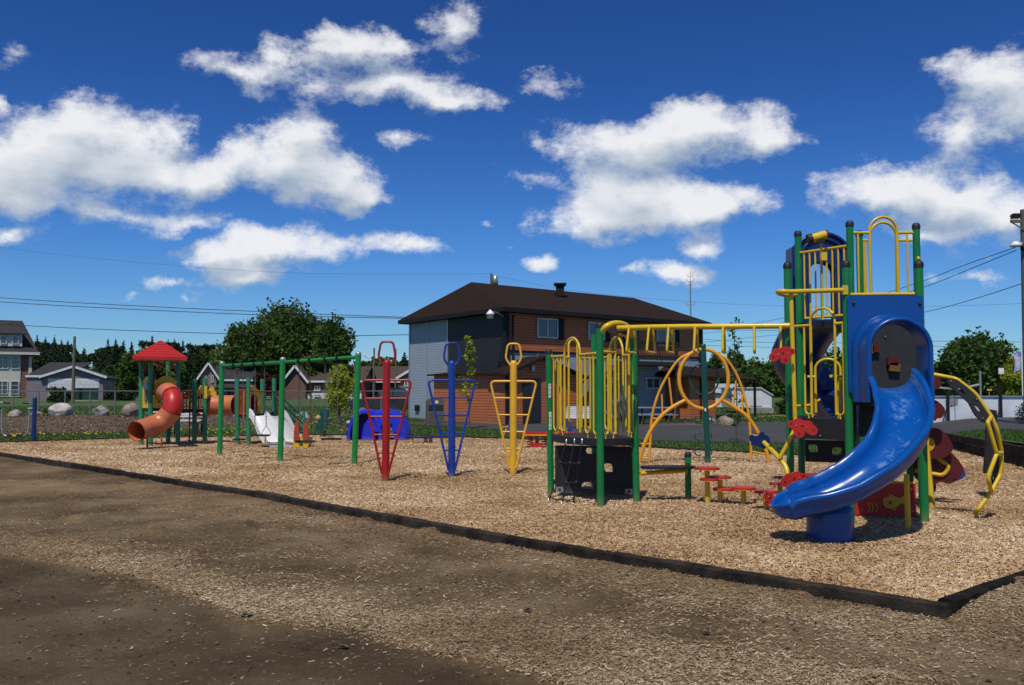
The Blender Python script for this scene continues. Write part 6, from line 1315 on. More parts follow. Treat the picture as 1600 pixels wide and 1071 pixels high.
# roof
zr0 = P(250, 561.5, 25.5).z; rc = V((P(250.5, 560, 25.6).x, 25.6, 0)); hw = .83; ra = .35
cs = [rc + V((cos(ra + pi / 4 + k * pi / 2) * hw * 1.19, sin(ra + pi / 4 + k * pi / 2) * hw * 1.19, zr0 + .04)) for k in range(4)]; pk = V((rc.x, rc.y, P(250, 532, 25.6).z)); mb = MB()
for k in range(4):
    a, b = cs[k], cs[(k + 1) % 4]; K = 7
    for i in range(K):
        t0, t1 = i / K, (i + 1) / K; p = [a.lerp(pk, t0), b.lerp(pk, t0), b.lerp(pk, t1), a.lerp(pk, t1)]; lift = V((0, 0, .018)); mb.add([p[0] + lift, p[1] + lift, p[2], p[3], p[0], p[1]], [(0, 1, 2, 3), (4, 5, 1, 0)])
    o3 = V((0, 0, .07)); mb.add([a, b, b - o3, a - o3], [(0, 3, 2, 1)])
mb.add([c_ - V((0, 0, .07)) for c_ in cs], [(0, 1, 2, 3)]); mb.build('roof', REDR, ls)
mb = MB()
for k in range(4): a = q[k]; b = q[(k + 1) % 4]; zz = 2.2; mid = (a + b) / 2; mb.tube(spline([V((a.x, a.y, 2.05)), V((mid.x, mid.y, 2.30)), V((b.x, b.y, 2.05))], 6), .014, 6)
mb.build('roof_brace', REDB, ls)
def deck(parent, pts, z, m=BLACK, th=.09, nm='deck'): mb = MB(); slab(mb, [(p[0], p[1], z) for p in pts], th); return mb.build(nm, m, parent)
zd = P(250, 638, 25.6).z; deck(ls, [p.xy for p in q], zd)
def panel_outline(w, h, crown=.12):
    return [(-w / 2, 0), (w / 2, 0), (w / 2, h), (w * .36, h + crown * .05), (w * .30, h + crown * .35)] + [(w * .26 * cos(t), h + crown * .38 + crown * .62 * sin(t)) for t in [pi * i / 10 for i in range(1, 10)]] + [(-w * .30, h + crown * .35), (-w * .36, h + crown * .05), (-w / 2, h)]
    return [(-w / 2, 0), (w / 2, 0), (w / 2, h)] + [(w / 2 * (1 - t) * 1.0, h + crown * (.3 + .7 * sin(pi * t / 1.0 * .5 + 0)) * (1 if t > .25 else t * 4)) for t in (.25, .5, .75)] + [(0, h + crown)] + [(-w / 2 * t, h + crown * (.3 + .7 * sin(pi * (1 - t) / 1.0 * .5)) * (1 if (1 - t) > .25 else (1 - t) * 4)) for t in (.25, .5, .75)] + [(-w / 2, h)]
def panel(parent, a, b, z0, h, m, holes=(), crown=.12, th=.03, inset=.07, nm='panel'):
    a = V((a[0], a[1], z0)); b = V((b[0], b[1], z0)); w = (b - a).length - 2 * inset; M = frame((a + b) / 2, b - a); mb = MB(); mb.plate([panel_outline(w, h, crown)] + list(holes), th, M); return mb.build(nm, m, parent), M
hP = P(250, 594, 25.4).z - zd
p1, M = panel(ls, q[0], q[1], zd, hP, YELP, [circ(.02, .38, .24, 20)], .11)
mb = MB()
for a_ in range(8): 
    for s_ in (0,): t = a_ * pi / 4; mb.box(tuple(M @ V((.02 + .29 * cos(t), .38 + .29 * sin(t), .02))), (.045, .045, .045))
mb.build('bolt', BLACK, p1)
p2_, M = panel(ls, q[3], q[0], zd, hP, YELP, (), .10, inset=.04)
mb = MB(); mb.plate([circ(.0, .62, .10, 12, .14)], .02, M, .03); mb.plate([circ(.0, .62, .10, 12, .14)], .02, M, -.03); mb.build('decal', mat('decal_blue', (.25, .40, .60), .5), p2_)
mb = MB(); mb.plate([circ(.0, .34, .09, 12, .20)], .02, M, .03); mb.plate([circ(.0, .34, .09, 12, .20)], .02, M, -.03); mb.build('decal', mat('decal_grey', (.10, .09, .08), .6, (.2, .18, .15), 20), p2_)
# orange tube slide: bends out and down to the left
def tubeshell(parent, path, r, m, th=.02, nm='tube_slide', n=22, seams=True, ri=None):
    mb = MB(); mb.tube(path, r, n, caps=False); mb.tube([p for p in path], r - th, n, caps=False)
    # end rims
    return mb.build(nm, m, parent)
sp = spline([P(257, 613, 25.6), P(264, 613, 25.0), P(270.5, 624, 24.7), P(269, 640, 24.6), P(256, 656, 24.6), P(237, 666, 24.4), P(213, 674.5, 23.8)], 7); k1 = 11; k2 = 22
tubeshell(ls, sp[:k1 + 1], .245, ORG); tubeshell(ls, sp[k1 - 1:k2 + 1], .25, REDR); tubeshell(ls, sp[k2:], .265, ORG, nm='tube_slide')
for k in (k1, k2, 33): 
    mb = MB(); t = (sp[k + 1] - sp[k - 1]).normalized(); mb.tube([sp[k] - t * .02, sp[k] + t * .02], .276, 22, caps=False); mb.build('flange', ORG if k == 33 else REDR, ls)
mb = MB(); 
for px, py in ((230, 702), (252.5, 702)): b = G(px, py); mb.tube([b - V((0, 0, .1)), P(px, 680 if px < 240 else 672, b.y)], .022, 6)
a = G(230, 702); b = G(252.5, 702); mb.tube([V((a.x, a.y, .16)), V((b.x, b.y, .16))], .018, 6); mb.build('slide_support', REDB, ls)
# low platforms and posts to the right
rp = {}
for nm_, (px, py, yt) in dict(a=(304, 694, 592.5), b=(320.3, 694, 592), c=(370.8, 694.3, 591.5), d=(388.4, 695.5, 589.6), e=(410, 692, 592.5), f=(428.3, 690, 591), ).items(): rp[nm_] = post(px, py, yt, GREENB, ls, .064)[0]
mb = MB(); b = rp['b']; mb.box((b.x + .02, b.y - .066, P(320, 613, b.y).z), (.08, .02, .36)); mb.build('label_plate', YELP, ls)
zl = P(310, 641, 25.6).z; deck(ls, [q[1].xy, rp['a'].xy, rp['b'].xy, rp['b'].xy + V((.1, .9)), q[2].xy], zl)
def bars(parent, a, b, z0, z1, n, m, r=.016, nm='barrier', rail=.02):
    a = V((a[0], a[1], 0)); b = V((b[0], b[1], 0)); mb = MB(); up = lambda p, z: V((p.x, p.y, z)); mb.tube([up(a, z1), up(b, z1)], rail, 8); mb.tube([up(a, z0), up(b, z0)], rail, 8)
    for k in range(n): p = a.lerp(b, (k + .5) / n); mb.tube([up(p, z0), up(p, z1)], r, 6, caps=False)
    return mb.build(nm, m, parent)
zt_ = P(300, 612, 25.6).z
bars(ls, q[1], rp['a'] + V((0, .4, 0)), zl, zt_, 7, REDB); bars(ls, q[2], rp['a'] + V((.1, .9, 0)), zl, zt_, 7, REDB)
pb_, M = panel(ls, rp['a'] + V((.05, .8, 0)), rp['b'] + V((.05, .8, 0)), zl, .5, YELP, [circ(0, .28, .1, 12)], .16, inset=.0)
mb = MB()
for (x_, y_) in ((-.09, .30), (.08, .42), (.05, .18)): mb.tube([tuple(M @ V((x_ - .9 + .06 * cos(t), y_ + .06 * sin(t), .0))) for t in [2 * pi * i / 10 for i in range(10)]], .014, 5, closed=True)
mb.build('game_ring', YELP, pb_)
# ladder
mb = MB(); l0, l1 = G(295.5, 694), G(318, 694); zlt = P(306, 632, l0.y).z
for p in (l0, l1): mb = MB(); mb.tube(fillet([p - V((0, 0, .1)), V((p.x, p.y, zlt)), V((p.x, p.y + .25, zlt + .22))], .1), .022, 8); mb.build('ladder_rail', REDB, ls)
for z in (.08, .34, .60, .84, 1.0): mb = MB(); mb.bar((l0.x, l0.y, z), (l1.x, l1.y, z), .09, .03); mb.build('ladder_step', REDB, ls)
# yellow curve panel + crawl tunnel
ty = 26.9; za = P(340, 633, ty).z
for px, pw_, hol in ((315.5, .36, .25), (400, .42, .27)):
    xx_ = P(px, 633, ty).x; M = frame((xx_, ty - (.35 if px > 390 else 0), za - .32), (.38, 1, 0)); mb = MB(); w = pw_; lp = [(-w, -.02), (w, -.02), (w, .72), (w * .4, .78), (w * .15, .90), (-w * .15, .90), (-w * .4, .78), (-w, .72)]; mb.plate([lp, circ(0, .34, hol, 20, .30)], .03, M); mb.build('tunnel_panel', YELP, ls)
tubeshell(ls, [V((P(322, 633, ty).x, ty, za)), V((P(334, 633, ty).x, ty, za)), V((P(355, 633, ty).x, ty, za)), V((P(371, 633, ty).x, ty - .1, za))], .285, ORG, nm='crawl_tunnel')
tubeshell(ls, [V((P(386, 633, 26.6).x, 26.5, za)), V((P(399, 633, 26.6).x, 26.5, za))], .28, MAROON, nm='tunnel_ring')
zq = P(390, 649, 25.2).z; deck(ls, [rp['c'].xy, rp['d'].xy, rp['f'].xy, rp['f'].xy + V((-.1, .9)), rp['c'].xy + V((0, .9))], zq)
bars(ls, rp['c'], rp['d'], zq, P(380, 610, 25.2).z, 7, REDB); bars(ls, rp['e'], rp['e'] + V((-.35, .6, 0)), zq, zt_, 4, REDB); bars(ls, rp['f'], rp['f'] + V((.16, .3, 0)), zq, zt_, 5, REDB)
mb = MB(); mb.tube([V((rp['d'].x, rp['d'].y, zt_)), V((rp['f'].x, rp['f'].y, zt_))], .02, 8)
mb.tube(fillet([V((rp['d'].x + .05, rp['d'].y - .05, zt_)), V((rp['d'].x + .05, rp['d'].y - .05, zq + .1)), V((rp['d'].x + .18, rp['d'].y - .05, zq + .1)), V((rp['d'].x + .18, rp['d'].y - .05, zt_))], .06), .016, 6); mb.build('hand_loop', REDB, ls)
# white double slide
s_tl, s_tr = P(389, 649, 25.2), P(443, 649, 25.1); s_bl, s_br = G(413, 700), G(472, 698); s_bl.z = s_br.z = .16
def lane(path_a, path_b, parent, m):
    """sheet between two edge curves with raised lips and a middle ridge"""
    mb = MB(); n = len(path_a); cols = [(0, .0), (0, .17), (.025, .19), (.05, .17), (.07, .0), (.25, -.02), (.44, .0), (.47, .09), (.5, .11), (.53, .09), (.56, .0), (.75, -.02), (.93, .0), (.95, .17), (.975, .19), (1, .17), (1, .0)]; vs = []
    for a, b in zip(path_a, path_b):
        for t, h in cols: vs.append(a.lerp(b, t) + V((0, 0, h)))
        for t, h in cols[::-1]: vs.append(a.lerp(b, t) + V((0, .0, h - .035 if 0 < t < 1 else -.05)))
    m_ = 2 * len(cols); mb.add(vs, [(i * m_ + j, i * m_ + (j + 1) % m_, (i + 1) * m_ + (j + 1) % m_, (i + 1) * m_ + j) for i in range(n - 1) for j in range(m_)], False); return mb.build('double_slide', m, parent)
def fall(a, b, n=14):
    out = []
    for i in range(n + 1):
        t = i / n; z = a.z + (b.z - a.z) * ss(np.array(t * .95 + .05)) if t < 1 else b.z; p = a.lerp(b, t); out.append(V((p.x, p.y, float(z))))
    return out
lane(fall(s_tl, s_bl), fall(s_tr, s_br), ls, WHITE)
mb = MB()
for (x_, t_) in ((s_bl, 1), (s_br, 1)): pass
m_ = (s_bl + s_br) / 2; mb.box((m_.x, m_.y + .1, .04), ((s_br - s_bl).length * .8, .12, .22), rz=atan2(s_br.y - s_bl.y, s_br.x - s_bl.x)); mb.build('slide_foot', WHITE, ls)
# stair at the far right with teal hand rails
g1, g2 = G(457, 688), G(474.5, 691)
for (px, py, yt) in ((457, 686, 645), (474.3, 689, 643)): post(px, py, yt, GREENB, ls, .055)
sA = P(430, 648, 25.8); 
for k in range(6):
    t = (k + .6) / 6; p = sA.lerp(V((g2.x, g2.y, .1)), t); mb = MB(); mb.box((p.x, p.y + .25, p.z - .12), (.24, .7, .04), rz=-.2); mb.build('stair_step', TEAL, ls)
for (y0, y1, dy) in ((612, 652, 0), (622, 662, 0), (612, 652, .7), (628, 672, .7)):
    a = P(430, y0, 25.7 + dy); b = P(473, y1, 26.0 + dy); mb = MB(); mb.tube([a, b], .022, 8); 
    if dy == 0 and y0 == 612:
        for t in (.3, .55, .8): pp_ = a.lerp(b, t); mb.tube([pp_, pp_ - V((0, 0, .32))], .012, 6)
        c_ = a.lerp(b, .55) - V((.1, 0, .22)); mb.tube([c_ + V((.12 * cos(t), 0, .12 * sin(t))) for t in [2 * pi * i / 12 for i in range(12)]], .014, 6, closed=True)
    mb.build('hand_rail', TEAL, ls)
mb = MB(); mb.bar(P(452, 655, 26.5), P(452, 675, 26.5), .06, .05); mb.build('stair_strut', REDB, ls)
# bench behind that structure
d = 31; x = P(291, 650, d).x; wb = thing('slatted_bench', 'white slatted bench seen under the barrier beside the orange slide', 'bench', (x, d, .0))
for k in range(3): mb = MB(); mb.box((x, d + .2, P(0, 651 - k * 3.4, d).z), (1.05, .03, .055)); mb.build('slat', GDOOR, wb)
for k in range(4): mb = MB(); mb.box((x, d - .2 + k * .09, P(0, 657.5, d).z + k * .005), (1.05, .08, .03)); mb.build('slat', GDOOR, wb)
for s in (-.45, .45): mb = MB(); mb.bar((x + s, d - .2, 0), (x + s, d - .18, .48), .05, .05); mb.bar((x + s, d + .22, 0), (x + s, d + .24, .75), .05, .05); mb.build('leg', DKFR, wb)

# ============================================================ ARCH CLIMBER
ad = 19.6; ac = thing('arch_climber', 'golden yellow arch climber with big ring and ladder legs round a dark teal post', 'climber', (P(1100, 720, ad).x, ad, 0))
def pa(px, py, dd=0): return P(px, py, ad + dd)
ring = [pa(1099.5 + 38.5 * cos(t), 592.5 + (46.5) * sin(t)) for t in [2 * pi * i / 40 for i in range(40)]]; mb = MB(); mb.tube(ring, .042, 12, closed=True); mb.build('ring', ORY, ac)
LEG = [(([(1078, 552), (1060, 563), (1043, 587), (1029, 615), (1019, 650), (1016, 690), (1014, 726)]), ([(1070, 626), (1050, 637), (1032, 652), (1014, 678), (1001, 712), (999, 727)])),
       (([(1122, 552), (1138, 565), (1153, 590), (1163, 620), (1170, 650), (1173, 690), (1173.5, 716)]), ([(1129, 626), (1148, 637), (1166, 650), (1182, 672), (1194, 697), (1201, 717)]))]
for outer, inner in LEG:
    o3 = spline([pa(*p) for p in outer], 6); i3 = spline([pa(*p) for p in inner], 6)
    for s_, r in ((o3, .028), (i3, .042)):
        e_ = s_[-1]; s_[-1] = V((e_.x, e_.y, -.05)); mb = MB(); mb.tube(s_, r, 12); mb.build('leg_rail', ORY, ac)
for a, b in (((1045, 590), (1050, 634)), ((1034, 616), (1035, 646)), ((1019, 654), (1031, 655)), ((1001, 694), (1016, 694)), ((999, 716), (1015, 717)), ((1150, 595), (1146, 633)), ((1160, 616), (1160, 643)), ((1169, 652), (1168, 655)), ((1173, 680), (1188, 682)), ((1174, 706), (1196, 710))):
    mb = MB(); mb.tube([pa(*a), pa(*b)], .020, 8); mb.build('rung', ORY, ac)
pd_ = 20.1; b = V((P(1099, 720, pd_).x, pd_ - .5, 0)); tp = P(1098.5, 540, b.y)
mb = MB(); mb.tube([b - V((0, 0, .2)), tp], .062, 16, caps=False); mb.lathe([(.064, -.04), (.064, 0), (.05, .03), (0, .04)], tp, 16); tpst = mb.build('post', TEAL, ac, 'dark teal post')
mb = MB(); mb.tube([P(1100 + 23 * cos(t), 592.5 + 24.5 * sin(t), b.y + .25) for t in [2 * pi * i / 30 for i in range(30)]], .020, 8, closed=True); mb.build('inner_ring', TEAL, tpst)
for py in (656, 682, 706):
    for s in (-1, 1):
        mb = MB(); mb.tube(fillet([P(1099 + s * 3, py - 5.5, b.y), P(1099 + s * 13, py - 5.5, b.y), P(1099 + s * 13, py + 5.5, b.y), P(1099 + s * 3, py + 5.5, b.y)], .08, 5), .014, 8); mb.build('foot_loop', TEAL, tpst)
mb = MB(); mb.box(tuple(P(1102, 640.5, b.y - .075)), (.035, .02, .07)); mb.build('clip', PAPER, tpst)

# ============================================================ STEPPING POSTS
def disc(mb, c, r, th=.022, n=22): mb.lathe([(0, 0), (r - .012, 0), (r, -.006), (r, -th), (0, -th)], c, n, smooth=False)
for (px, py, yd, w, low, lb) in ((1105.5, 788, 730, 38, (1107, 747, 22), 'tallest stepping post, leftmost of the red-topped row'), (1125.5, 787, 744, 33, (1130, 762, 26), 'second stepping post, slightly lower and right of the tallest'), (1162, 788.5, 761, 38, None, 'third stepping post, short, in the middle of the row'),
        (1197, 796, 766.5, 36, None, 'fourth stepping post, short, left of the slide exit'), (1219, 785, 754.5, 32, None, 'fifth stepping post, half hidden by the red cloud step and the slide'), (1272, 772, 740, 27, None, 'farthest stepping post, rising behind the blue slide')):
    b = G(px, py); r = w / F * b.y / 2 * 1.02; z = P(px, yd, b.y).z; t = thing('stepping_post', lb, 'stepping post', b, 'red-topped stepping posts')
    mb = MB(); mb.tube([b - V((0, 0, .3)), V((b.x, b.y, z - .03))], .034, 14); mb.build('post', YEL, t); mb = MB(); disc(mb, V((b.x, b.y, z)), r); tpd = mb.build('step', REDP, t); mb = MB(); disc(mb, V((b.x, b.y, z - .022)), r * .99, .012); mb.build('underplate', ORY, tpd)
    for s in (-.6, .5): mb = MB(); mb.cyl((b.x + r * s, b.y - r * .3, z - .06), (b.x + r * s, b.y - r * .3, z - .034), .012, 8); mb.build('bolt', BLACK, tpd)
    if low: z2 = P(px, low[1], b.y).z; mb = MB(); c_ = V((b.x + (low[0] - px) / F * b.y, b.y - .05, z2)); disc(mb, c_, low[2] / F * b.y / 2 * 1.3); l_ = mb.build('step', REDP, t); mb = MB(); disc(mb, c_ - V((0, 0, .022)), low[2] / F * b.y / 2 * 1.28, .012); mb.build('underplate', ORY, l_)

# ============================================================ THE LARGE PLAY TOWER
pt_ = thing('play_tower', 'large play tower with green posts, yellow bars, overhead ladder and blue curved slide', 'play structure', G(1340, 800))
r_ = .047
# --- left climbing deck
Ab, At = post(861.3, 772, 549, GREEN, pt_, r_, 857.3, BLACK); Bb, Bt = post(938.3, 791, 507.5, GREEN, pt_, r_ * 1.05, 937.2, BLACK); Cb, Ct = post(995, 785.5, 518, GREEN, pt_, r_ * 1.02, 989.5, GREEN)
Dp = V((1.30, 14.5)); dz = P(0, 683, 12.9).z
mb = MB(); mb.tube([(Dp.x, Dp.y, -.2), (Dp.x, Dp.y, Bt.z)], r_, 14); mb.build('post', GREEN, pt_)
def bulge(a, b, k, n=7): 
    a = V((a[0], a[1], 0)); b = V((b[0], b[1], 0)); nn = (b - a).normalized(); nn = V((nn.y, -nn.x, 0)); return [a.lerp(b, i / n) + nn * k * sin(pi * i / n) for i in range(n + 1)]
edge = [p.xy for p in bulge(Ab, Bb, .16)] + [p.xy for p in bulge(Bb, Cb, .06, 3)][1:] + [Dp]
deck(pt_, edge, dz, BLACK, .10)
# white stickers on the left post
for (y0, y1) in ((600, 621.5), (644, 671.5)):
    mb = MB(); d = Ab.y; xx_ = P(856.6 + (y0 - 549) * .017 + .8, y0, d).x; z0_, z1_ = P(0, y1, d).z, P(0, y0, d).z; mb.box((xx_ + .005, d - .047, (z0_ + z1_) / 2), (.034, .012, z1_ - z0_)); so = mb.build('sticker', PAPER, pt_); mb = MB()
    k = z0_ + .03
    while k < z1_ - .02: mb.box((xx_ + .005, d - .054, k), (.012 + .008 * sin(k * 90), .003, .012)); k += .022
    mb.build('print', INK, so)
ATOP = Ab.lerp(At, .93)
def yspec(parent, a, b, z0, z1, bars_, arch=None, m=YEL, r=.0125, foot=.06, nm='barrier', rail=.019, post_gap=.0):
    """barrier from a to b: top rail, U-shaped bar pairs, optional arch (t0,t1,rise)"""
    a = V((a[0], a[1], 0)); b = V((b[0], b[1], 0)); L = lambda t, z: V((a.x + (b.x - a.x) * t, a.y + (b.y - a.y) * t, z)); mb = MB(); segs = [(0, 1)]
    if arch:
        t0, t1, h = arch; segs = [(0, t0), (t1, 1)]; n = 14; w = (L(t1, 0) - L(t0, 0)).length / 2
        mb.tube([L(t0, z0 + foot)] + [L((t0 + t1) / 2 - (t1 - t0) / 2 * cos(pi * i / n), z1 + h - w * .9 + w * .9 * sin(pi * i / n) if h > w * .9 else z1 + h * sin(pi * i / n)) for i in range(n + 1)] + [L(t1, z0 + foot)], rail * .9, 10)
    for s0, s1 in segs: mb.tube([L(s0, z1), L(s1, z1)], rail, 10)
    for pr in bars_:
        if isinstance(pr, tuple): t0, t1 = pr; w = (L(t1, 0) - L(t0, 0)).length / 2; mb.tube([L(t0, z1)] + [L((t0 + t1) / 2 - (t1 - t0) / 2 * cos(pi * i / 8), z0 + foot + w - w * sin(pi * i / 8)) for i in range(9)] + [L(t1, z1)], r, 8, caps=False); c_ = L((t0 + t1) / 2, 0); mb.tube([V((c_.x, c_.y, z0)), V((c_.x, c_.y, z0 + foot + .01))], r * .9, 6)
        else: mb.tube([L(pr, z0), L(pr, z1)], r, 8, caps=False)
    return mb.build(nm, m, parent)
zA = P(0, 558, Ab.y).z; zB = zA + .02
for e_ in (At.lerp(Ab, .045),): pass
yspec(pt_, Ab, Bb, dz, zA, [(.06, .16), (.22, .30), (.72, .82), (.88, .96)], (.30, .62, .25)); yspec(pt_, Bb, Cb, dz, zB, [(.08, .22), (.30, .42), (.80, .92)], (.42, .80, .24))
yspec(pt_, Ab, Dp, dz, zA, [(.1, .2), (.3, .4), (.60, .7), (.8, .9)], (.40, .60, .28)); yspec(pt_, Dp, Cb, dz, zA, [(.1, .2), (.28, .38), (.52, .62), (.78, .9)], (.40, .72, .28))
for p in (ATOP,): mb = MB(); mb.tube([V((p.x + .03, p.y, zA)), V((p.x + .03, p.y, zA + .05))], .028, 10); mb.build('clamp', YEL, pt_)
# black climbing wall under the deck
wa, wb_ = V((P(868, 770, 13.4).x, 13.45, .055)), V((P(990, 770, 13.2).x, 13.15, .055)); W_ = (wb_ - wa).length; hgt = dz - .15 - .055; M = frame(wa, wb_ - wa)
def skewhole(cx, cy, w, h, k=.0): return [(x + k * (y - cy), y) for x, y in rrect(cx - w / 2, cy - h / 2, cx + w / 2, cy + h / 2, .03, 4)]
sx = W_ / 122.0; hl = [skewhole((925 - 868) * sx, (770 - 703.5) * .0093 + .0, 17 * sx, 9 * .0093), skewhole((951 - 868) * sx, (770 - 729) * .0093, 13 * sx, 13 * .0093, -.15), skewhole((920 - 868) * sx, (770 - 757) * .0093, 21 * sx, 10 * .0093, .25)]
mb = MB(); mb.plate([[(0, .06), (.10, .0), (W_ - .10, 0), (W_, .06), (W_, hgt), (0, hgt)]] + hl, .035, M); cw = mb.build('climbing_wall', BLACK, pt_)
for s in (.02, W_ - .02):
    mb = MB(); c_ = M @ V((s + (.05 if s < .5 else -.05), .055, .03)); mb.box(tuple(c_), (.11, .012, .07), rz=.1); br = mb.build('bracket', GREYM, cw); mb = MB(); mb.cyl(tuple(c_ + V((0, -.02, 0))), tuple(c_ + V((0, .0, 0))), .02, 8); mb.build('bolt', BLACK, br)
# rope net
ROPE = mat('black_rope', (.012, .012, .016), .8)
nt_ = [(885, 690), (897.5, 689.5), (909.5, 689.5)]; nb_ = [(857, 783), (877.5, 788), (895.5, 786.5)]; tops = [P(a, b, 12.78 - i * .18) for i, (a, b) in enumerate(nt_)]; bots = [G(a, b) for a, b in nb_]
net = MB()
mids = []
for a, b in zip(tops, bots): m1_ = a.lerp(b, .33) + V((0, 0, -.02)); m2_ = a.lerp(b, .64) + V((0, 0, -.02)); m3_ = a.lerp(b, .92) ; mids.append((m1_, m2_, m3_)); mb = MB(); mb.tube(spline([a, m1_, m2_, b - V((0, 0, .03))], 5), .009, 6); mb.build('rope', ROPE, pt_)
for k in range(3):
    mb = MB(); mb.tube(spline([m_[k] for m_ in mids] if k < 2 else [mids[0][2], mids[0][2].lerp(mids[1][2], .5) - V((0, 0, .03)), mids[1][2], mids[1][2].lerp(mids[2][2], .5) - V((0, 0, .03)), mids[2][2]], 4), .009, 6); mb.build('rope', ROPE, pt_)
mb = MB()
for t_ in mids:
    for p in t_: mb.lathe([(0, -.03), (.02, -.02), (.022, .02), (0, .03)], p, 8)
mb.build('rope_joint', BLACK, pt_); mb = MB()
for p in bots: mb.lathe([(.014, -.05), (.014, .03), (0, .035)], p, 8)
for p in tops: mb.lathe([(.012, -.04), (.012, .03), (0, .035)], p, 8)
mb.build('ferrule', STEEL, pt_); mb = MB(); mb.tube(spline([P(923, 752, 12.4), P(928, 770, 12.35), G(932, 786)], 5), .010, 6); mb.build('rope', ROPE, pt_)
# step bench
Eb, Et = post(1075.5, 781, 709, GREEN, pt_, r_ * .95, 1074.8, BLACK); sa = P(1001, 731, 12.8); sb_ = P(1073, 729.5, 12.95); zs = (sa.z + sb_.z) / 2
M = Matrix.Translation(V(((sa.x + sb_.x) / 2 + .03, (sa.y + sb_.y) / 2, zs))) @ Matrix.Rotation(.1, 4, 'Z'); mb = MB(); mb.plate([[(-.34, -.10), (-.25, -.16), (.0, -.19), (.25, -.16), (.40, -.09), (.40, .05), (.25, .14), (0, .17), (-.25, .14), (-.34, .08)]], .035, M); sbn = mb.build('step_bench', BLACK, pt_)
mb = MB(); mb.tube([(Cb.x + .05, Cb.y, zs - .075), (Eb.x - .02, Eb.y - .03, zs - .06)], .030, 12); mb.tube([(Eb.x - .035, Eb.y - .05, zs - .12), (Eb.x - .035, Eb.y - .05, zs + .05)], .02, 8); mb.build('bench_tube', YEL, pt_)
# --- overhead ladder
Fb = V((3.50, 11.55, 0)); zh0, zh1 = P(0, 513, 12.4).z, P(0, 509.5, 11.55).z
pA_, pB_ = Bt.copy(), Ct.copy(); n = 14; ar = []
a0 = V((Bb.x + .02, Bb.y, P(943, 520, Bb.y).z)); c0 = V((Cb.x - .02, Cb.y, P(991, 528, Cb.y).z))
ar = spline([a0 - V((0, 0, .0)), P(948, 510, 12.3), P(962, 505.5, 12.38), P(976, 508, 12.5), P(986, 517, 12.6), c0], 6)
mb = MB(); mb.tube(ar, .040, 14); mb.tube([c0 + V((-.0, 0, -.12)), c0 + V((0, 0, .12))], .032, 12); oa = mb.build('ladder_arch', YEL, pt_)
st = P(965, 513, 12.30); en = V((Fb.x + .0, Fb.y - .04, zh1)); c1 = st + V((.70, -.40, 0)); rail = []
for i in range(25): t = i / 24; q1 = en - V((.9, -.235, 0)); p = st * (1 - t) ** 3 + c1 * 3 * t * (1 - t) ** 2 + q1 * 3 * t * t * (1 - t) + en * t ** 3; rail.append(p)
mb = MB(); mb.tube(rail, .036, 14); mb.build('ladder_rail', YEL, pt_)
mb = MB(); mb.cyl(P(955.5, 510, 12.5), P(957.5, 513, 12.75), .085, 18); mb.build('end_drum', BLACK, pt_)
for px in (985, 1020, 1052, 1093, 1133, 1175.5, 1217.5):
    k = min(range(len(rail)), key=lambda i: abs(800 + rail[i].x / rail[i].y * F - px)); p = rail[k]; t = (rail[min(k + 1, 24)] - rail[max(k - 1, 0)]).normalized(); u_ = V((-t.y, t.x, 0)).normalized()
    w1, w2, hh = .085, .19, .335; lp = [p + u_ * w1 + V((0, 0, -.01)), p + u_ * w2 + V((0, 0, -hh)), p - u_ * w2 + V((0, 0, -hh)), p - u_ * w1 + V((0, 0, -.01))]; mb = MB(); mb.tube(fillet(lp, .05, 5), .0165, 10); mb.build('rung', YEL, pt_)
ZT_ = P(0, 503, 12.6).z
# --- tower posts
def vpost(x, y, z, m=GREEN, cap=BLACK, r=r_, lab=None):
    mb = MB(); mb.tube([(x, y, -.3), (x, y, z)], r, 18, caps=False); o = mb.build('post', m, pt_); mb = MB(); mb.lathe([(r + .005, -.05), (r + .008, -.01), (r, .014), (r * .7, .03), (0, .034)], (x, y, z), 18); mb.build('post_cap', cap, o); return V((x, y, z))
pF = vpost(3.51, 11.6, P(0, 414, 11.6).z); pG = vpost(4.0, 10.9, P(0, 411.5, 10.9).z); pR = vpost(4.835, 10.82, P(0, 412, 10.82).z, r=.05)
pG2 = vpost(4.50, 12.1, P(0, 349, 12.1).z); pR2 = vpost(5.385, 12.1, P(0, 352.5, 12.1).z); pF2 = vpost(4.06, 12.9, P(0, 364.5, 12.9).z); pH = vpost(4.95, 12.95, P(0, 364, 12.95).z); pK = vpost(5.60, 12.95, ZT_ + .1)
ZL = P(0, 655, 11.1).z; ZS = 1.47; ZT = P(0, 503, 12.6).z
deck(pt_, [(pF.x, pF.y), (pG.x, pG.y), (pG2.x, pG2.y), (pF2.x, pF2.y)], ZL, BLACK, .12); deck(pt_, [(pG.x, pG.y), (pR.x, pR.y), (pR2.x, pR2.y), (pG2.x, pG2.y)], ZS, BLACK, .10)
deck(pt_, [(pF2.x - .05, pF2.y), (pG2.x, pG2.y - .03), (pR2.x, pR2.y - .03), (pK.x, pK.y), (pK.x - .2, 13.4), (4.1, 13.4)], ZT, BLACK, .10)
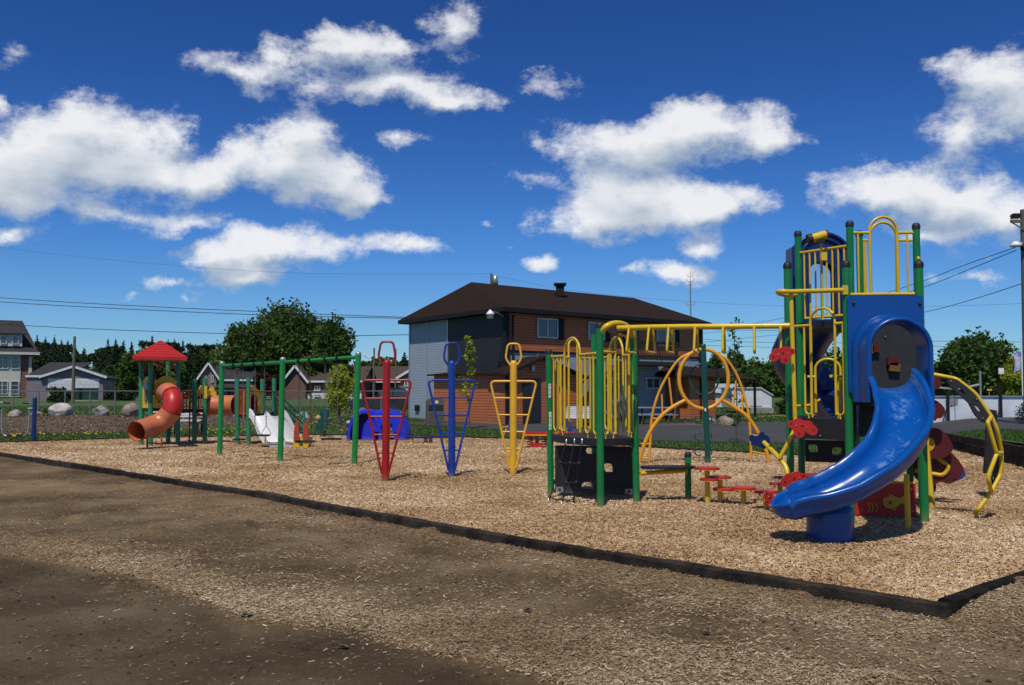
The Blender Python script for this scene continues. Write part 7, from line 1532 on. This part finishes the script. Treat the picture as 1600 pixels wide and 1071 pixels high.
# black fascia below the lower deck and pierced wall
def wplate(a, b, z0, z1, m, holes=(), th=.03, nm='panel', outl=None, inset=.05):
    a = V((a[0], a[1], z0)); b = V((b[0], b[1], z0)); dd = (b - a).normalized(); a += dd * inset; b -= dd * inset; W = (b - a).length; M = frame(a, b - a); mb = MB(); mb.plate([outl or [(0, 0), (W, 0), (W, z1 - z0), (0, z1 - z0)]] + list(holes), th, M); return mb.build(nm, m, pt_), M, W
f_, M, W = wplate(pF.xy, pG.xy, P(0, 688, 11).z, ZL - .01, BLACK, inset=.045, nm='riser_panel')
for s in (.06, W * .55): mb = MB(); c_ = M @ V((s, .04, .018 if False else .02)); mb.lathe([(0, -.01), (.012, 0), (0, .01)], c_, 8); mb.build('bolt', STEEL, f_)
za_, zb2 = P(0, 722, 11.9).z, P(0, 688, 11.9).z
wplate((P(1260, 700, 11.9).x, 11.95), (P(1322, 700, 11.9).x, 11.7), za_, zb2, BLACK, [skewhole(.10, (zb2 - za_) * .62, .115, .10, -.1), skewhole(.39, (zb2 - za_) * .52, .115, .10, .1)], nm='climbing_wall', inset=0)
# barrier F-G on the lower deck (tall arch) and inner barrier
zr = P(0, 506.5, 11.1).z
yspec(pt_, pF.xy, pG.xy, ZL, zr, [(.28, .40), (.80, .93)], (.39, .80, .20), r=.0135, rail=.0175, foot=.05)
fx = lambda px, dd: (P(px, 600, dd).x, dd)
yspec(pt_, fx(1262, 11.9), fx(1318, 11.75), ZL, P(0, 589, 11.8).z, [.12], (.22, .92, .23), r=.014)
yspec(pt_, (pG.x - .10, pG.y + .3), (pG2.x, pG2.y), ZL, P(0, 589, 11.8).z, [.3, .6], None, r=.014)
mb = MB(); mb.tube(spline([P(1236, 634, 12), P(1262, 634, 12), P(1281, 625, 12.1)], 6), .018, 8); mb.build('hand_rail', ORY, pt_)
# tall ring rail and the cloud climber pole
zc = P(0, 455.5, 11.0).z; rp_ = [V((pG.x - .03, pG.y - .03, P(0, 454, 10.9).z)), V(P(1235, 456, 10.85)), V(P(1222, 455.5, 10.85)), V(P(1215.5, 456.5, 10.95)), V(P(1219, 459.5, 11.1)), V(P(1232, 461.5, 11.2)), V(P(1244, 460.5, 11.25))]
mb = MB(); mb.tube([rp_[0]] + spline(rp_[1:], 6), .028, 12); mb.build('ring_rail', YEL, pt_); mb = MB(); mb.box(tuple(rp_[0]), (.06, .05, .11)); mb.build('clamp', YEL, pt_)
cpl = [P(1236, 458, 10.9), P(1238.5, 540, 10.9), P(1242.5, 655, 10.9), P(1243, 668, 10.9), P(1234, 688, 10.9), P(1218, 716.5, 10.95)]
mb = MB(); mb.tube(fillet(cpl, .08, 5), .026, 12); mb.build('climbing_pole', YEL, pt_)
yb = [P(1192, 690, 11.6), P(1206, 704, 11.3), P(1219, 718, 11.0), P(1228, 731, 10.9), P(1230.5, 746, 10.85), P(1231, 770, 10.85)]; yb.append(V((yb[-1].x, yb[-1].y, -.1)))
mb = MB(); mb.tube(spline(yb[:-1], 6) + [yb[-1]], .030, 12); mb.build('climbing_pole', YEL, pt_)
def blob_outline(circles, s, n=64):
    out = []
    for i in range(n):
        t = 2 * pi * i / n; dx, dy = cos(t), sin(t); best = 0
        for cx_, cy_, r in circles:
            b_ = cx_ * dx + cy_ * dy; c_ = cx_ * cx_ + cy_ * cy_ - r * r; D_2 = b_ * b_ - c_
            if D_2 >= 0: best = max(best, b_ + math.sqrt(D_2))
        out.append((best * dx * s, best * dy * s))
    return out
def cloud(px, py, d, w, flip=1, yaw=0.0, label=None, tilt=0.0):
    cs_ = [(-.68 * flip, -.20, .34), (-.38 * flip, .08, .38), (.22 * flip, .10, .50), (.70 * flip, .20, .26), (.18 * flip, -.35, .36), (0, 0, .3)]
    s = w / F * d / 2; c = P(px, py, d); M = frame(c, (cos(yaw), sin(yaw), 0)) @ Matrix.Rotation(tilt, 4, 'Z'); mb = MB(); hs = [circ(-.74 * flip * s, -.22 * s, .10 * s, 12), circ(0.0 * s, .03 * s, .12 * s, 12), circ(.70 * flip * s, .22 * s, .10 * s, 12), circ(.20 * flip * s, -.46 * s, .10 * s, 12)]
    mb.plate([blob_outline(cs_, s)] + hs, .022, M); o = mb.build('cloud_step', REDP, pt_, label); mb = MB(); mb.plate([blob_outline(cs_, s * .99)] + [circ(h[0][0] - .1 * s, h[0][1], .07 * s, 8) for h in hs[:0]], .006, M, -.015)
    mb.build('backing', ORY, o); mb = MB()
    for q_ in ((-.36 * flip, -.02), (.38 * flip, .10)): c2 = M @ V((q_[0] * s, q_[1] * s, .014)); mb.lathe([(0, -.008), (.009, 0), (0, .008)], c2, 8)
    mb.build('bolt', STEEL, o); return o
cloud(1222.5, 554, 10.75, 42, 1, .12); cloud(1253, 668, 10.75, 46, -1, -.1); cloud(1240.5, 749.5, 10.75, 42, 1, .1); cloud(1203, 780, 10.9, 30, -1, .5, tilt=-.5)
# fish-shaped blue panel
M = frame(P(1187, 688.5, 11.55), (1, .2, 0)); s = 17 / F * 11.55; mb = MB(); ol = [(-1.0, .42), (-.75, .55), (-.55, .42), (-.1, .45), (.0, .72), (.22, .80), (.42, .70), (.48, .50), (.80, .42), (1.0, .15), (.98, -.25), (.78, -.60), (.40, -.78), (.0, -.66), (-.4, -.45), (-.85, -.45), (-.80, -.2), (-1.0, .1)]
mb.plate([[(a * s, b * s) for a, b in ol]] + [circ(x_ * s, .28 * s, .055 * s, 8, .12 * s) for x_ in (.30, .50, .70)], .022, M); fpn = mb.build('fish_shaped_step', BLUED, pt_); mb = MB(); mb.plate([[(a * s * .99, b * s * .99) for a, b in ol]] + [circ(x_ * s, .28 * s, .05 * s, 8, .1 * s) for x_ in (.30, .50, .70)], .006, M, -.015); mb.build('backing', ORY, fpn)
# upper barriers
zt2 = P(0, 388, 12.5).z; zb3 = P(0, 493, 12.3).z + .0
a_, b_ = V((pF2.x, pF2.y, 0)), V((pG2.x, pG2.y, 0)); mb = MB(); up = lambda p, z: V((p.x, p.y, z))
mb.tube([up(a_, P(0, 396, 12.9).z), up(b_, P(0, 384, 12.1).z)], .0195, 10); mb.tube([up(a_.lerp(b_, .12), P(0, 498, 12.8).z), up(b_, P(0, 492, 12.1).z)], .0195, 10)
for k in range(8): t = .12 + .11 * k; p = a_.lerp(b_, t); dd = p.y; zt3 = P(0, 396 - 12 * t, dd).z; mb.tube([up(p, P(0, 497 - 5 * t, dd).z), up(p, zt3)], .0135, 8, caps=False)
mb.build('barrier', YEL, pt_)
def archbar(a, b, ztop, zlow, t0, t1, rise, side, nm='barrier'):
    a = V((a[0], a[1], 0)); b = V((b[0], b[1], 0)); mb = MB(); L = lambda t, z: V((a.x + (b.x - a.x) * t, a.y + (b.y - a.y) * t, z)); n = 18; w = (L(t1, 0) - L(t0, 0)).length / 2
    mb.tube([L(t0, zlow)] + [L((t0 + t1) / 2 - (t1 - t0) / 2 * cos(pi * i / n), ztop + rise - w + w * sin(pi * i / n)) for i in range(n + 1)] + [L(t1, zlow)], .019, 10); mb.tube([L(0, ztop), L(t0, ztop)], .019, 10); mb.tube([L(t1, ztop), L(1, ztop)], .019, 10)
    for s in side: mb.tube([L(s, zlow), L(s, ztop)], .0145, 8)
    return mb.build(nm, YEL, pt_)
archbar(pG2.xy, pR2.xy, P(0, 364, 12.1).z, ZT, .30, .71, P(0, 339.5, 12.1).z - P(0, 364, 12.1).z, (.12, .86))
archbar(pH.xy + V((0, 0)), (5.72, 12.95), P(0, 376, 12.95).z, ZT, .20, .68, P(0, 348, 12.95).z - P(0, 376, 12.95).z, (.08, .11))
mb = MB(); za3 = P(0, 461, 10.95).z; mb.tube([(pG.x + .04, pG.y + .02, za3), (pR.x + .02, pR.y + .02, za3)], .020, 10); mb.lathe([(0, -.03), (.03, 0), (0, .03)], V((pR.x, pR.y, pR.z + .06)), 10); mb.build('top_rail', YEL, pt_)
# telescope
tl = P(1283, 371, 12.35); td = V((.30, .0, .04)); mb = MB(); mb.cyl(P(1268.5, 373, 12.3), P(1290, 367, 12.3), .062, 18); tsc = mb.build('telescope', YEL, pt_); mb = MB(); mb.cyl(P(1262, 374.5, 12.3), P(1268.5, 373, 12.3), .070, 18); mb.cyl(P(1290, 367, 12.3), P(1293.5, 366, 12.3), .058, 16); mb.box(tuple(P(1281.5, 377, 12.3)), (.10, .10, .045)); mb.build('eyepiece', BLACK, tsc)
mb = MB(); mb.tube([P(1283, 378, 12.35), P(1286, 500, 12.45)], .016, 8); mb.box(tuple(P(1287, 401, 12.3)), (.075, .05, .11)); mb.build('telescope_stand', YEL, tsc)
# --- hood of the spiral slide (rear) and the spiral slide
hd_ = 13.45; hx = P(1285, 450, hd_).x; hw = P(1331, 450, hd_).x - hx; ztp = P(0, 363, hd_).z; zs_ = ztp - hw * .82
ol = [(-hw, 0), (hw, 0), (hw, zs_ - ZT)] + [(hw * cos(t), zs_ - ZT + hw * .82 * sin(t)) for t in [pi * i / 16 for i in range(1, 16)]] + [(-hw, zs_ - ZT)]
hw2 = P(1305.5, 450, hd_).x - hx; zo1 = P(0, 425, hd_).z - ZT; ho = [(-hw2, .10), (hw2, .10), (hw2, zo1)] + [(hw2 * cos(t), zo1 + hw2 * .75 * sin(t)) for t in [pi * i / 12 for i in range(1, 12)]] + [(-hw2, zo1)]
M = frame((hx, hd_, ZT), (1, 0, 0)); mb = MB(); mb.plate([ol, ho], .04, M); hood = mb.build('slide_hood', BLUED, pt_)
mb = MB()
for k, (sc_, th_2) in enumerate(((.93, .05), (.70, .05))):
    prof = [(hw * sc_ * cos(t), zs_ - ZT + hw * .82 * sc_ * sin(t)) for t in [pi * i / 24 for i in range(25)]]; mb.tube([M @ V((a, b, .03)) for a, b in [(hw * sc_, .05)] + prof + [(-hw * sc_, .05)]], .028, 8)
mb.build('rim', BLUED, hood); mb = MB(); mb.plate([ol[:2] + [(hw, zs_ - ZT)] + [(hw * cos(t) * .97, zs_ - ZT + hw * .80 * sin(t)) for t in [pi * i / 16 for i in range(1, 16)]] + [(-hw, zs_ - ZT)], ho], .04, M, -.20)
mb.box((hx - hw + .03, hd_ + .10, (ZT + zs_) / 2), (.05, .17, zs_ - ZT)); mb.box((hx + hw - .03, hd_ + .10, (ZT + zs_) / 2), (.05, .17, zs_ - ZT)); mb.build('rear_shell', BLUED, hood)
mb = MB(); mb.box((hx - hw - .03, hd_ - .02, P(0, 450, hd_).z), (.06, .3, P(0, 388, hd_).z - ZT)); mb.build('side_flange', BLUED, hood)
UP = []
spth = spline([P(1292, 506, 13.6), P(1286, 524, 14.0), P(1264, 556, 14.5), P(1250, 594, 14.9), P(1264, 628, 15.1), P(1290, 652, 14.9), P(1320, 682, 14.5), P(1350, 708, 14.0), P(1380, 724, 13.6)], 7)
def chute(w, h, t=.04, lip=.05):
    """open channel: outer and inner outline as one closed profile (x across, y up), bed at y=0"""
    k = 8; o = [(-w - lip, h), (-w - lip, h - .03)]; o += [(-w + .0 - t + (w + t) * 0, h - .05)]; outer = [(-(w + t) * cos(a) * 1.0, h - .06 - (h + t - .06) * sin(a) ** .7) for a in [pi * i / (2 * k) for i in range(k + 1)]]
    outer += [((w + t) * cos(a), h - .06 - (h + t - .06) * sin(a) ** .7) for a in [pi / 2 - pi * i / (2 * k) for i in range(1, k + 1)]]
    inner = [(w * cos(a), h - (h) * sin(a) ** .6) for a in [pi * i / (2 * k) for i in range(k + 1)]] + [(-w * cos(a), h - h * sin(a) ** .6) for a in [pi / 2 - pi * i / (2 * k) for i in range(1, k + 1)]]
    return [(-w - lip, h + .0), (-w - lip, h - .05)] + outer + [(w + lip, h - .05), (w + lip, h), (w, h + .012)] + inner[1:-1] + [(-w, h + .012)]
cp = chute(.35, .42); mb = MB(); mb.sweep(spth, cp); mb.build('spiral_slide', BLUED, pt_)
# --- blue slide entry: panel with arched hood
pz0, pz1 = P(0, 615, 10.85).z, P(0, 463, 10.85).z; GX, RX = pG.x, pR.x; cxh = P(1388.5, 560, 10.8).x; M = frame((GX, 10.84, pz0), (RX - GX, -.06, 0)); W = RX - GX; cl = cxh - GX; hin = .36; spr = P(0, 548, 10.8).z - pz0
hole = [(cl - hin, .02), (cl + hin * .98, .02), (cl + hin, spr)] + [(cl + hin * cos(t), spr + hin * sin(t)) for t in [pi * i / 16 for i in range(1, 16)]] + [(cl - hin, spr)]
mb = MB(); mb.plate([rrect(-.02, 0, W + .02, pz1 - pz0, .04), [(min(max(a, .02), W - .02), b) for a, b in hole]], .045, M); sp_panel = mb.build('slide_entry_panel', BLUED if False else BLUE, pt_)
mb = MB(); vs = []; steps = [(.02, .425), (.06, .432), (.10, .425), (.12, .395), (.15, .385), (.22, .385), (.34, .378), (.40, .370), (.425, .355), (.43, .335), (.415, .318), (.38, .31), (.05, .312)]; na_ = 26
for off, rr_ in steps:
    row = [(cl + rr_, -.10)] + [(cl + rr_, spr * t) for t in (.33, .66)] + [(cl + rr_ * cos(t), spr + rr_ * sin(t)) for t in [pi * i / na_ for i in range(na_ + 1)]] + [(cl - rr_, spr * t) for t in (.66, .33)] + [(cl - rr_, -.10)]
    vs += [M @ V((a, b, off)) for a, b in row]
m_ = len(row); mb.add(vs, [(i * m_ + j, i * m_ + j + 1, (i + 1) * m_ + j + 1, (i + 1) * m_ + j) for i in range(len(steps) - 1) for j in range(m_ - 1)], True); mb.build('arched_hood', BLUE, sp_panel)
mb = MB()
for (a, b) in ((.05, pz1 - pz0 - .09), (W - .02, pz1 - pz0 - .10), (.05, .08)): mb = MB(); mb.lathe([(0, -.02), (.02, -.008), (.02, .008), (0, .02)], M @ V((a, b, .03)), 10); mb.build('bolt', BLACK, sp_panel)
HOLD = mat('shaded_yellow_hold', (.16, .09, .01), .6)  # hood's shade put into the yellow; the red holds are darkened likewise
# grey climbing panel behind the opening
b_, M2, W2_ = wplate((pG2.x, 12.0), (pR2.x, 12.0), ZS, ZT - .1, CHAR, nm='climbing_wall'); 
for (a, b, m, w) in ((.12, .62, HOLD, .055), (.20, .63, MAROON, .05), (.44, .38, HOLD, .075), (.42, .46, MAROON, .075)): mb = MB(); mb.plate([[(-w, -.05), (w * .8, -.06), (w, .03), (w * .5, .06), (-w * .8, .05)]], .06, M2 @ Matrix.Translation((a, b, .05))); mb.build('hand_hold', m, b_)
mb = MB()
for (a, b) in ((.34, .78), (.30, .02), (.66, .03)): mb.lathe([(0, -.01), (.012, 0), (0, .01)], M2 @ V((a, b, .03)), 8)
mb.build('bolt', STEEL, b_)
wplate((pG2.x - .05, 11.9), (pR2.x, 11.9), .95, ZS - .1, BLACK, nm='riser_panel')
# --- curved blue slide
key = [(P(1388, 607, 10.72), .0), (P(1396, 616, 10.5), .02), (P(1407, 640, 10.25), .05), (P(1415, 672, 9.95), .06), (P(1406, 709, 9.70), .0), (P(1374, 745, 9.52), -.14), (P(1332, 773, 9.46), -.22), (P(1292, 790, 9.46), -.22), (P(1262, 798, 9.50), -.20), (P(1244, 802, 9.53), -.18), (P(1238, 803, 9.54), -.18)]
sl = spline([k[0] for k in key], 7); kz = [k[1] for k in key]; ups = []
for i, p in enumerate(sl):
    t = i / 7; a = int(min(t, len(kz) - 2)); f__ = t - a; bank = kz[a] * (1 - f__) + kz[min(a + 1, len(kz) - 1)] * f__; tan = (sl[min(i + 1, len(sl) - 1)] - sl[max(i - 1, 0)]).normalized(); sd_ = tan.cross(V((0, 0, 1))).normalized(); ups.append((V((0, 0, 1)) + sd_ * bank * 1.0).normalized())
nS = len(sl)
def sprof(i):
    t = i / (nS - 1); h = .235 - .05 * float(ss(np.array((t - .80) / .2))); w = .245 + .03 * float(ss(np.array((t - .78) / .2)))
    return chute(w, h, .035, .055)
SLIDEM = mat('blue_slide_plastic', (.001, .072, .33), .24, (.002, .083, .38), 2.2, .03, 14, detail=6, rv=.10)
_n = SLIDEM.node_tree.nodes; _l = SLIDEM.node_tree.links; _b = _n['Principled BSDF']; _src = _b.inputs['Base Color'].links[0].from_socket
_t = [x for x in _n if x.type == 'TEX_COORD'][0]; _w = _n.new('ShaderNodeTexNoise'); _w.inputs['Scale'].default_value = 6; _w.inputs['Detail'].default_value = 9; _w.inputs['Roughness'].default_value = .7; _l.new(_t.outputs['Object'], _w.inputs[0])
_a = _n.new('ShaderNodeAttribute'); _a.attribute_name = 'scuff_glint'; _m = _n.new('ShaderNodeMapRange'); _m.inputs[1].default_value = .52; _m.inputs[2].default_value = .85; _l.new(_w.outputs[0], _m.inputs[0])
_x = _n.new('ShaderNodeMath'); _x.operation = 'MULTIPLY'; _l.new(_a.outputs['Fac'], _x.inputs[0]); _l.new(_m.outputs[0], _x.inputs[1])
_c = _n.new('ShaderNodeMix'); _c.data_type = 'RGBA'; _c.inputs[7].default_value = (.30, .52, .85, 1); _l.new(_x.outputs[0], _c.inputs[0]); _l.new(_src, _c.inputs[6]); _l.new(_c.outputs[2], _b.inputs['Base Color'])  # pale scuffs and the sun's highlight, both put into the bed colour
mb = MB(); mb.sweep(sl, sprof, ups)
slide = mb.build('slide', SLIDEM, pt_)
npf = len(sprof(0)); scuff_glint = np.zeros(len(slide.data.vertices)); 
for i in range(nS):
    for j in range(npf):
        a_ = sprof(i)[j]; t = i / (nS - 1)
        if abs(a_[0]) < .17 and -.001 < a_[1] < .10: scuff_glint[i * npf + j] = (1 - (a_[0] / .17) ** 2) * min(1, t / .18) * max(0, min(1, (.85 - t) / .25))
at_ = slide.data.attributes.new('scuff_glint', 'FLOAT', 'POINT'); at_.data.foreach_set('value', scuff_glint.astype(np.float32))
# rounded basin that closes the exit
pe = sl[-1]; tan = (sl[-1] - sl[-3]); tan.z = 0; tan.normalize(); sd_ = tan.cross(V((0, 0, 1))).normalized(); hp = [q_ for q_ in sprof(nS - 1)]; kk_ = 8
inner_ = [(.0, 0.0), (.08, .004), (.15, .018), (.205, .05), (.24, .10), (.256, .15), (.260, .185), (.272, .197), (.300, .198), (.315, .185), (.315, .150), (.295, .135), (.290, .06), (.26, .0), (.2, -.03), (.0, -.038)]
rows_ = []; NA = 26
for i in range(NA + 1):
    a = -pi / 2 + pi * i / NA; rs = 1 - .30 * max(0, cos(a)) ** 1.5; hs = (1 - .55 * max(0, cos(a)) ** 1.2) * (1 + .22 * sin(a)); dr_ = sd_ * sin(a) + tan * cos(a)
    rows_ += [pe + dr_ * (q0_ * (rs if q0_ > 0 else 1)) + V((0, 0, q1_ * (hs if q1_ > 0 else 1))) for q0_, q1_ in inner_]
m_ = len(inner_); mb = MB(); mb.add(rows_, [(i * m_ + j, (i + 1) * m_ + j, (i + 1) * m_ + j + 1, i * m_ + j + 1) for i in range(NA) for j in range(m_ - 1)], True); mb.build('exit_lip', SLIDEM, slide)
bc = V((P(1297, 820, 9.72).x, 9.72, 0)); mb = MB(); mb.lathe([(.245, -.25), (.243, .0), (.238, .26), (.225, .33), (.15, .36)], bc, 32); mb.build('slide_foot', BLUED if False else BLUE, slide)
sb2 = G(1419.5, 829); mb = MB(); mb.tube([sb2 - V((0, 0, .2)), V((sb2.x - .0, sb2.y + .02, P(0, 742, sb2.y).z))], .030, 12); mb.build('slide_support', YEL, pt_)
# --- fish panel low down
FISHR = REDP; a, b = (P(1338, 790, 11.25).x, 11.3), (P(1431, 790, 11.1).x, 11.1)
pf_, M, W = wplate(a, b, .03, .42, REDP, nm='fish_panel', inset=0, th=.03)
s = W / 93.0; mb = MB(); X_ = lambda px: (px - 1338) * s; Yz = lambda py: .39 * (805 - py) / 51.0
fish = [(X_(1381), Yz(780)), (X_(1382.5), Yz(777.5)), (X_(1389), Yz(774.5)), (X_(1400), Yz(774)), (X_(1406), Yz(777)), (X_(1412), Yz(773.5)), (X_(1417), Yz(771)), (X_(1414), Yz(781)), (X_(1417), Yz(788)), (X_(1408), Yz(784)), (X_(1403), Yz(790)), (X_(1395), Yz(793)), (X_(1386), Yz(792)), (X_(1382.5), Yz(788))]
mb.plate([fish], .012, M, .018); mb.plate([[(X_(1391), Yz(774.5)), (X_(1393), Yz(770.5)), (X_(1397), Yz(772)), (X_(1397), Yz(774.5))]], .012, M, .018); mb.plate([circ(X_(1399), Yz(794.5), .018, 10, .012)], .012, M, .018); fi = mb.build('fish_shape', YELP, pf_)
mb = MB(); mb.plate([rrect(X_(1389.5), Yz(787), X_(1394), Yz(781), .01)], .006, M, .028); mb.plate([circ(X_(1384.5), Yz(783), .005, 6)], .006, M, .028); mb.plate([circ(X_(1387), Yz(782.5), .005, 6)], .006, M, .028); mb.build('fish_eye', REDP, fi)
for (a_, w) in ((1358, 3), (1363, 3), (1368, 5)): mb = MB(); mb.tube([M @ V((X_(a_), Yz(785), .02)), M @ V((X_(a_ + w * .8), Yz(790), .02)), M @ V((X_(a_ + w), Yz(796), .02)), M @ V((X_(a_ + 1), Yz(799.5), .02))], .006, 6); mb.build('wave_shape', YELP, pf_)
mb = MB(); mb.tube([M @ V((0, .40, 0)), M @ V((W, .40, 0))], .018, 8); mb.build('panel_rail', ORY, pf_); mb = MB(); 
for q_ in ((1350, 796), (1426, 796), (1425, 762)): mb.lathe([(0, -.01), (.012, 0), (0, .01)], M @ V((X_(q_[0]), Yz(q_[1]), .02)), 8)
mb.build('bolt', STEEL, pf_)
bars(pt_, (P(1352, 650, 12.6).x, 12.6), (P(1378, 650, 12.6).x, 12.6), P(0, 700, 12.6).z, P(0, 664, 12.6).z, 3, YEL, .0145)
mb = MB(); mb.tube([P(1366, 626, 12.6), P(1366, 664, 12.6)], .016, 8); mb.build('barrier_post', YEL, pt_)
# --- net of green ropes glimpsed behind the tower
mb = MB()
for a, b in (((1283, 575), (1322, 556)), ((1283, 575), (1322, 570)), ((1300, 592), (1322, 593)), ((1300, 575), (1300, 592))): mb.tube([P(*a, 13.6), P(*b, 13.4)], .016, 6)
mb.build('climbing_bar', GREEN, pt_)
# --- leaf climber on the right
def leaf(px, py, d, w, h, m, tilt=0.0, label=None, notch=False):
    s = w / F * d / 2; k = h / F * d / 2; M = frame(P(px, py, d), (1, -.35, 0)) @ Matrix.Rotation(tilt, 4, 'Z'); ol = [(-1, -.2), (-.9, .35), (-.6, .75), (-.2, .98), (.2, .90), (.55, .65), (.85, .30), (1, -.05), (.85, -.50), (.5, -.80), (.15, -.78), (-.05, -.98), (-.4, -.85), (-.6, -.95), (-.9, -.7)]
    sm_ = spline([V((a * s, b * k, 0)) for a, b in ol + ol[:1]], 3)[:-1]; mb = MB(); mb.plate([[(p.x, p.y) for p in sm_]], .025, M); o = mb.build('leaf_step', m, pt_, label)
    return o, M, s, k
leaf(1458, 598, 12.1, 24, 26, MAROON); leaf(1460, 641, 12.2, 30, 34, MAROON, .1); o1, M, s, k = leaf(1462, 694, 12.4, 50, 50, MAROON, -.2)
mb = MB(); mb.plate([circ(-.35 * s, -.1 * k, .30 * s, 14, .42 * k)], .01, M, .018); mb.build('leaf_rib', YELP, o1)
o2, M, s, k = leaf(1466, 728, 12.5, 72, 62, MAROON, -.15)
rib = fillet([M @ V((-.9 * s, .9 * k, .02)), M @ V((.45 * s, .05 * k, .02)), M @ V((.25 * s, -.45 * k, .02)), M @ V((-.9 * s, -.42 * k, .02))], .06, 4); mb = MB(); mb.tube(rib, .028, 8); mb.build('leaf_rib', YELP, o2); mb = MB()
for q_ in ((-.1, .1), (.25, .05), (.18, -.4), (.7, -.45), (-.35, -.75)): mb = MB(); mb.lathe([(0, -.015), (.016, 0), (0, .015)], M @ V((q_[0] * s, q_[1] * k, .035)), 8); mb.build('bolt', BLACK, o2)
leaf(1474, 729, 12.8, 66, 44, BLUE, -.35, 'blue leaf behind the red ones'); leaf(1455, 760, 12.8, 14, 26, BLUED)
mb = MB(); b = G(1457, 794); mb.tube([b - V((0, 0, .1)), P(1447, 700, b.y + .1), P(1444, 620, b.y + .2)], .042, 12); mb.build('climbing_pole', YEL, pt_)
mb = MB(); mb.tube([(pR2.x + .02, 12.1, -.2), (pR2.x + .02, 12.1, 1.0)], .045, 12); mb.build('post', GREEN, pt_)
# --- curved yellow climber with black panels
cd_ = 11.0; q_ = lambda px, py, dd=0.0: P(px, py, cd_ + dd)
r1 = [q_(1452, 584), q_(1494, 591), q_(1512, 599.5), q_(1526, 615), q_(1548, 650), q_(1543, 670), q_(1556, 707), q_(1543, 750), q_(1549, 768), q_(1526, 798), q_(1526, 812)]
r1 = [q_(1452, 584, .3), q_(1478, 589, .2), q_(1494, 592, .1), q_(1524, 615, .05), q_(1549, 651), q_(1558, 672), q_(1565, 706, .1), q_(1565, 716, .1), q_(1563, 742, .1), q_(1549, 768), q_(1527, 798, -.05)]
r2 = [q_(1549, 651), q_(1543, 660, -.15), q_(1557, 708, -.1), q_(1565, 708, .05)]; r3 = [q_(1565, 710, .1), q_(1557, 710, -.1), q_(1544, 744, -.15), q_(1545, 752, -.15), q_(1549, 770)]
bf = G(1526, 812); r1.append(V((bf.x, bf.y, .12))); r1.append(V((bf.x, bf.y, -.15)))
for r_l in (fillet(r1, .05, 4), fillet(r2, .03, 3), fillet(r3, .03, 3)): mb = MB(); mb.tube(r_l, .0245, 12); mb.build('climber_rail', YEL, pt_)
def pxplate(pts, holes, d, th, nm, m, yaw=0.0):
    c = P(pts[0][0], pts[0][1], d); L2 = lambda lst: [((p.x - c.x), (p.z - c.z)) for p in (P(a, b, d) for a, b in lst)]; M = frame(c, (1, yaw, 0)); mb = MB(); mb.plate([L2(pts)] + [L2(h) for h in holes], th, M); return mb.build(nm, m, pt_)
bp1 = pxplate([(1479, 591), (1494, 593), (1510, 605), (1524, 618), (1536, 636), (1545, 651), (1543, 663), (1533, 659), (1523, 649), (1513, 630), (1500, 618), (1488, 608), (1480, 599)], [[(1496, 606), (1503, 608.5), (1508, 616), (1502, 614), (1497, 611)], [(1521, 633), (1529, 637), (1533, 645), (1526, 641.5)]], 11.02, .03, 'black_panel', CHAR)
for p in ((1486, 596), (1526, 624), (1536, 654)): mb = MB(); mb.lathe([(0, -.012), (.010, 0), (0, .012)], P(*p, 10.995), 8); mb.build('bolt', STEEL, bp1)
pxplate([(1549, 668), (1553, 672), (1560, 704), (1557, 708)], [], 11.12, .03, 'black_panel', CHAR); pxplate([(1548, 752), (1558, 716), (1561, 716), (1558, 745), (1550, 764)], [[(1551, 744), (1554, 744), (1553, 750), (1550, 752)]], 11.12, .03, 'black_panel', CHAR)
mb = MB(); mb.plate([[(-.1, 0), (.08, .0), (.10, .3), (.10, .9), (-.02, .92), (-.06, .5)]], .05, frame(P(1548, 740, 13.2), (1, 0, 0))); mb.build('black_panel', BLACK, pt_)
